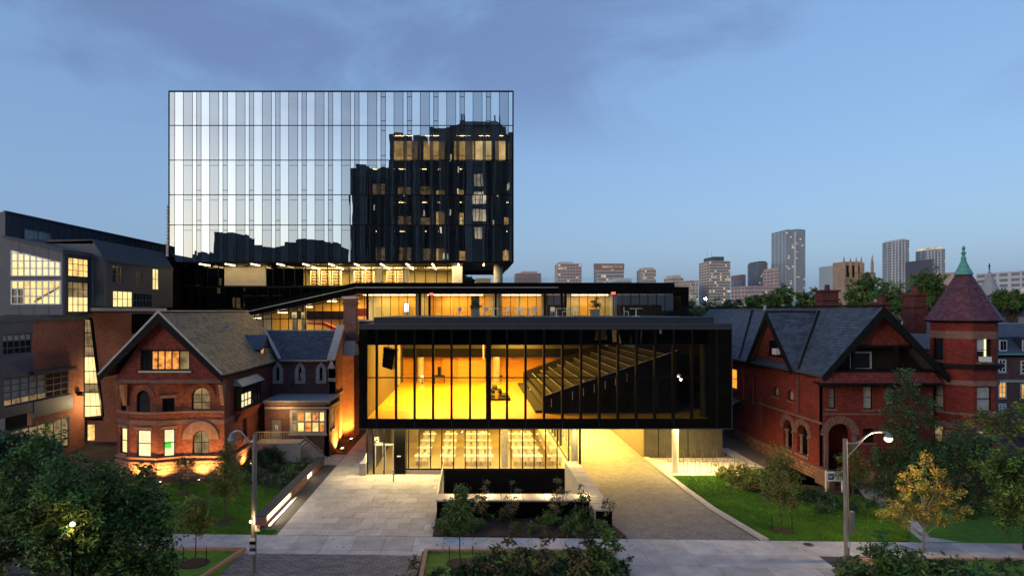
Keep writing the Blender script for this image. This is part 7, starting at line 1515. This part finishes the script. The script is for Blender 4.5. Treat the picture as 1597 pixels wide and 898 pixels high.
def grass(name, pts, n, z):
    xs, ys = [q[0] for q in pts], [q[1] for q in pts]; P_ = []
    while len(P_) < n:
        x, y = rr(min(xs), max(xs)), rr(min(ys), max(ys))
        if inpoly(x, y, pts): P_.append((x, y))
    p0 = np.array(P_); h = .05 + .07 * rng.random(n); a = rng.random(n) * 6.28; wd = .016
    dx, dy = np.cos(a) * wd, np.sin(a) * wd; lx, ly = rng.normal(size=n) * .03, rng.normal(size=n) * .03
    v = np.stack([np.stack([p0[:, 0] - dx, p0[:, 1] - dy, np.full(n, z)], 1), np.stack([p0[:, 0] + dx, p0[:, 1] + dy, np.full(n, z)], 1), np.stack([p0[:, 0] + lx, p0[:, 1] + ly, z + h], 1)], 1)
    c = v.reshape(-1, 3).mean(0); c[2] = z; me = bpy.data.meshes.new(name); me.vertices.add(3 * n); me.vertices.foreach_set('co', (v - c).reshape(-1).astype(np.float32))
    me.loops.add(3 * n); me.loops.foreach_set('vertex_index', np.arange(3 * n, dtype=np.int32)); me.polygons.add(n); me.polygons.foreach_set('loop_start', (np.arange(n) * 3).astype(np.int32)); me.update(calc_edges=True)
    t_ = .6 + .8 * rng.random(n); col = np.stack([t_ * (.8 + .6 * rng.random(n)), t_, t_, np.ones(n)], 1)
    me.color_attributes.new('tint', 'FLOAT_COLOR', 'CORNER').data.foreach_set('color', np.repeat(col, 3, axis=0).reshape(-1).astype(np.float32))
    me.materials.append(M['grass_blade']); o = bpy.data.objects.new(name, me); COL.objects.link(o); o.location = c; o['kind'] = 'stuff'
mat('grass_blade', (.085, .22, .014), .7, var=.45, vs=.6, tint=1)
grass('grass', lawnpts, 70000, .03)
grass('grass', [(-20, 36.6), (-11.2, 36.3), (-11.2, 37.1), (-12.8, 37.1), (-12.8, 45), (-17, 47), (-22, 47)], 60000, .025)
for t_, cx, cy, cz in PLANT:
    tt = tree('terrace_shrub', 'trailing shrub growing in the terrace planter ' + ('on the left' if cx < 5 else 'on the right'), 'shrub', cx, cy, 1, [(0, 0, .35, (.62, .5, .2)), (0, 0, .75, (.38, .35, .35))], 900, .12, 'leaf_dark', .03, 'shrubs in the terrace planters', z0=cz - .02)
# treetops on the skyline
for k, (u, v, Y, w_, h_, m, lab) in enumerate(((1235, 448, 120, 45, 26, 'leaf_green', 'rounded treetop behind the mansion roof, below the tallest tower'), (1190, 462, 140, 35, 16, 'leaf_green', 'low treetop left of the rounded treetop behind the mansion'), (1120, 474, 160, 36, 14, 'leaf_dark', 'low dark treetop beside the far floodlight'),
    (1355, 426, 100, 42, 40, 'leaf_green', 'tall treetop behind the mansion, before the church tower'), (1440, 420, 95, 44, 44, 'leaf_green', 'tall treetop left of the turret cone'), (1400, 445, 90, 45, 30, 'leaf_green', 'broad treetop between the two tall treetops'), (1570, 462, 110, 30, 12, 'leaf_green', 'small treetop right of the grey stone spire'), (1080, 476, 180, 20, 10, 'leaf_dark', 'small dark treetop beside the pavilion end'), (722, 428, 125, 14, 12, 'leaf_dark', 'treetop seen under the tower beside the pale column'))):
    x, zt_ = PX(u, Y), PZ(v, Y); rx_ = w_ * Y / F; rz_ = h_ * Y / F; cz = zt_ - rz_
    tree('park_tree', lab, 'tree', x, Y, zt_, crown(0, cz, rx_, rz_, 16, .42), 9000, .0042 * Y, m, .3)
fl_me = MB()
for k in range(420):
    x, y = (rr(-20, 26), rr(33.4, 46)); a = rr(0, 6.28); s_ = rr(.03, .06)
    if -2.3 < x < 8.3: y = rr(33.4, 36)
    elif -13 < x < -11 or 14.6 < x < 16.2: continue
    z = .1; fl_me.cur = rr(.6, 1.3); q = [(x + s_ * math.cos(a + t_), y + s_ * .7 * math.sin(a + t_), .075 + .02 * math.sin(t_ + a)) for t_ in (0, 1.6, 3.1, 4.7)]
    fl_me.poly(q)
fl_me.build('fallen_leaves', 'leaf_yellow', None, 'stuff')
cp = G(1261, 850); o = one('drain_cover', 'rack_metal', None, lambda b: b.lathe((cp.x, cp.y, .045), [(.28, 0), (.28, .012), (.1, .014)], 18)); tag(o, 'round dark metal drain cover in the pavement near the right lamp pole', 'drain cover')
for k in range(4): one('cover_rib', 'black_metal', o, lambda b: b.box(cp.x - .2, cp.x + .2, cp.y - .15 + .1 * k, cp.y - .12 + .1 * k, .057, .063))
# ================================================================== STREET LAMPS AND SIGNS
def lamp_post(x, y, zt_, side, label, lit_, tilt=0):
    t = thing('street_lamp', label, 'street lamp', (x, y, 0))
    one('pole', 'pole_wood', t, lambda b: b.tube((x, y, 0), (x + tilt, y, zt_), .135, .105, 12))
    return t
LY = 31.05; lxp = PX(395.5, LY); lz_ = PZ(677, LY)
t = lamp_post(lxp, LY, lz_, -1, 'concrete street lamp pole with unlit glass globe on a curved arm, left', False, .06)
arm = [P(u, v, LY) for u, v in ((398, 684), (391, 689), (385, 686), (381, 679), (376, 673), (370, 671.5), (365, 673), (362.5, 677))]
one('arm', 'galvanised', t, lambda b: b.path(arm, .045)); one('brace', 'galvanised', t, lambda b: b.path([P(397, 707, LY), P(390, 694, LY), P(385, 687, LY)], .02))
gp = P(362.5, 683.5, LY); one('lamp_cap', 'planter_grey', t, lambda b: b.lathe(gp, [(.2, .02), (.16, .18), (.08, .3)], 12)); one('glass_globe', 'globe_glass' if 'globe_glass' in M else 'grey_pane', t, lambda b: b.ball(gp + Vector((0, 0, -.06)), .22, 14, 8, .9))
p2 = P(391, 813, LY - .25); t2 = one('work_lamp', 'lamp_bulb', None, lambda b: b.ball(p2, .075)); tag(t2, 'small glaring lamp clipped to the left street lamp pole', 'lamp')
one('bracket', 'galvanised', t2, lambda b: b.tube(p2, P(395, 814, LY), .025)); lamp('work_light', 'POINT', p2 + Vector((-.05, -.15, 0)), 12, (1, .68, .3), .08)
one('panel', 'white_paint', t2, lambda b: b.box(PX(398, LY), PX(400.5, LY), LY - .25, LY - .2, PZ(815, LY), PZ(794, LY)))
sg = one('parking_sign', 'white_paint', None, lambda b: b.box(PX(399.5, LY), PX(407, LY), LY - .19, LY - .17, PZ(826, LY), PZ(816.5, LY))); tag(sg, 'small white no parking sign on the left lamp pole', 'sign')
c_ = P(403.2, 821, LY - .2); one('red_ring', 'sign_red', sg, lambda b: [b.beam(c_ + Vector((.075 * math.cos(a), 0, .075 * math.sin(a))), c_ + Vector((.075 * math.cos(a + .45), 0, .075 * math.sin(a + .45))), .02, .02, (0, 1, 0)) for a in [k * .449 for k in range(14)]] + [b.beam(c_ + Vector((-.05, 0, .05)), c_ + Vector((.05, 0, -.05)), .018, .018, (0, 1, 0))])
text('P', .11, c_ + Vector((0, .004, -.04)), 'black_metal', sg, 'letter')
for k in range(5):
    o = one('flyer', ('white_paint', 'sign_blue', 'blind', 'gantry_black', 'white_paint')[k], None, lambda b: b.box(lxp - .17 + .03 * (k % 2), lxp + .13 + .03 * (k % 2), LY - .172 - .004 * k, LY - .16 - .004 * k, PZ(862 - 5.2 * k, LY), PZ(857.5 - 5.2 * k, LY)))
    tag(o, ('white flyer lowest', 'blue flyer second', 'pale flyer third', 'black flyer fourth', 'white flyer topmost')[k] + ' of the stack taped round the left lamp pole', 'flyer', 'flyers taped to the lamp pole')
RYL = 32.4; rxp = PX(1321, RYL); rzt = PZ(684, RYL)
t = lamp_post(rxp, RYL, rzt, 1, 'wooden street lamp pole with a glowing lamp on a curved arm, right', True, -.1)
arm = [P(u, v, RYL) for u, v in ((1317, 688), (1325, 691.5), (1335, 691), (1343, 687), (1350, 680), (1360, 674.5), (1370, 673), (1380, 674), (1385, 675))]
one('arm', 'galvanised', t, lambda b: b.path(arm, .045)); one('brace', 'galvanised', t, lambda b: b.path([P(1318, 722, RYL), P(1324, 709, RYL), P(1334, 699, RYL), P(1346, 685, RYL)], .03))
gp = P(1385.5, 684, RYL); one('lamp_cap', 'planter_grey', t, lambda b: b.lathe(gp, [(.2, .08), (.14, .2), (.07, .3)], 12)); one('bulb', 'lamp_bulb', t, lambda b: b.ball(gp, .19, 14, 8, .85)); lamp('street_lamp_light', 'POINT', gp + Vector((0, 0, -.3)), 260, (1, .66, .28), .15)
one('meter_box', 'galvanised', t, lambda b: b.box(rxp + .16, rxp + .34, RYL - .1, RYL + .1, PZ(830, RYL), PZ(797, RYL))); one('notice', 'white_paint', t, lambda b: b.box(rxp - .06, rxp + .12, RYL - .17, RYL - .155, PZ(851, RYL), PZ(843, RYL)))
# white board sign before the mansion
SY = 43.8; t = thing('notice_board', 'white board sign with dark blue emblem before the mansion steps', 'sign', (PX(1300, SY), SY, .03))
one('board', 'white_paint', t, lambda b: b.box(PX(1290, SY), PX(1313, SY), SY, SY + .06, PZ(750, SY), PZ(735, SY)))
for u in (1288.5, 1314): one('post', 'white_paint', t, lambda b: b.box(PX(u - .9, SY), PX(u + .9, SY), SY - .02, SY + .08, 0, PZ(733.5, SY)))
em = one('emblem', 'sign_blue', t, lambda b: b.box(PX(1291.5, SY), PX(1300, SY), SY - .02, SY - .004, PZ(747.5, SY), PZ(738, SY)))
ec = P(1295.7, 742.5, SY - .03); one('emblem_star', 'white_paint', em, lambda b: (b.beam(ec + Vector((-.11, 0, .06)), ec + Vector((0, 0, -.12)), .035, .02, (0, 1, 0)), b.beam(ec + Vector((.11, 0, .06)), ec + Vector((0, 0, -.12)), .034, .018, (0, 1, 0)), b.beam(ec + Vector((-.1, 0, .07)), ec + Vector((.1, 0, .07)), .033, .016, (0, 1, 0))))
# warm porch glow at the mansion (lamp on the porch side)
lamp('porch_light', 'POINT', (26.9, 46.0, .5), 0.01, (1, .6, .3), .1)
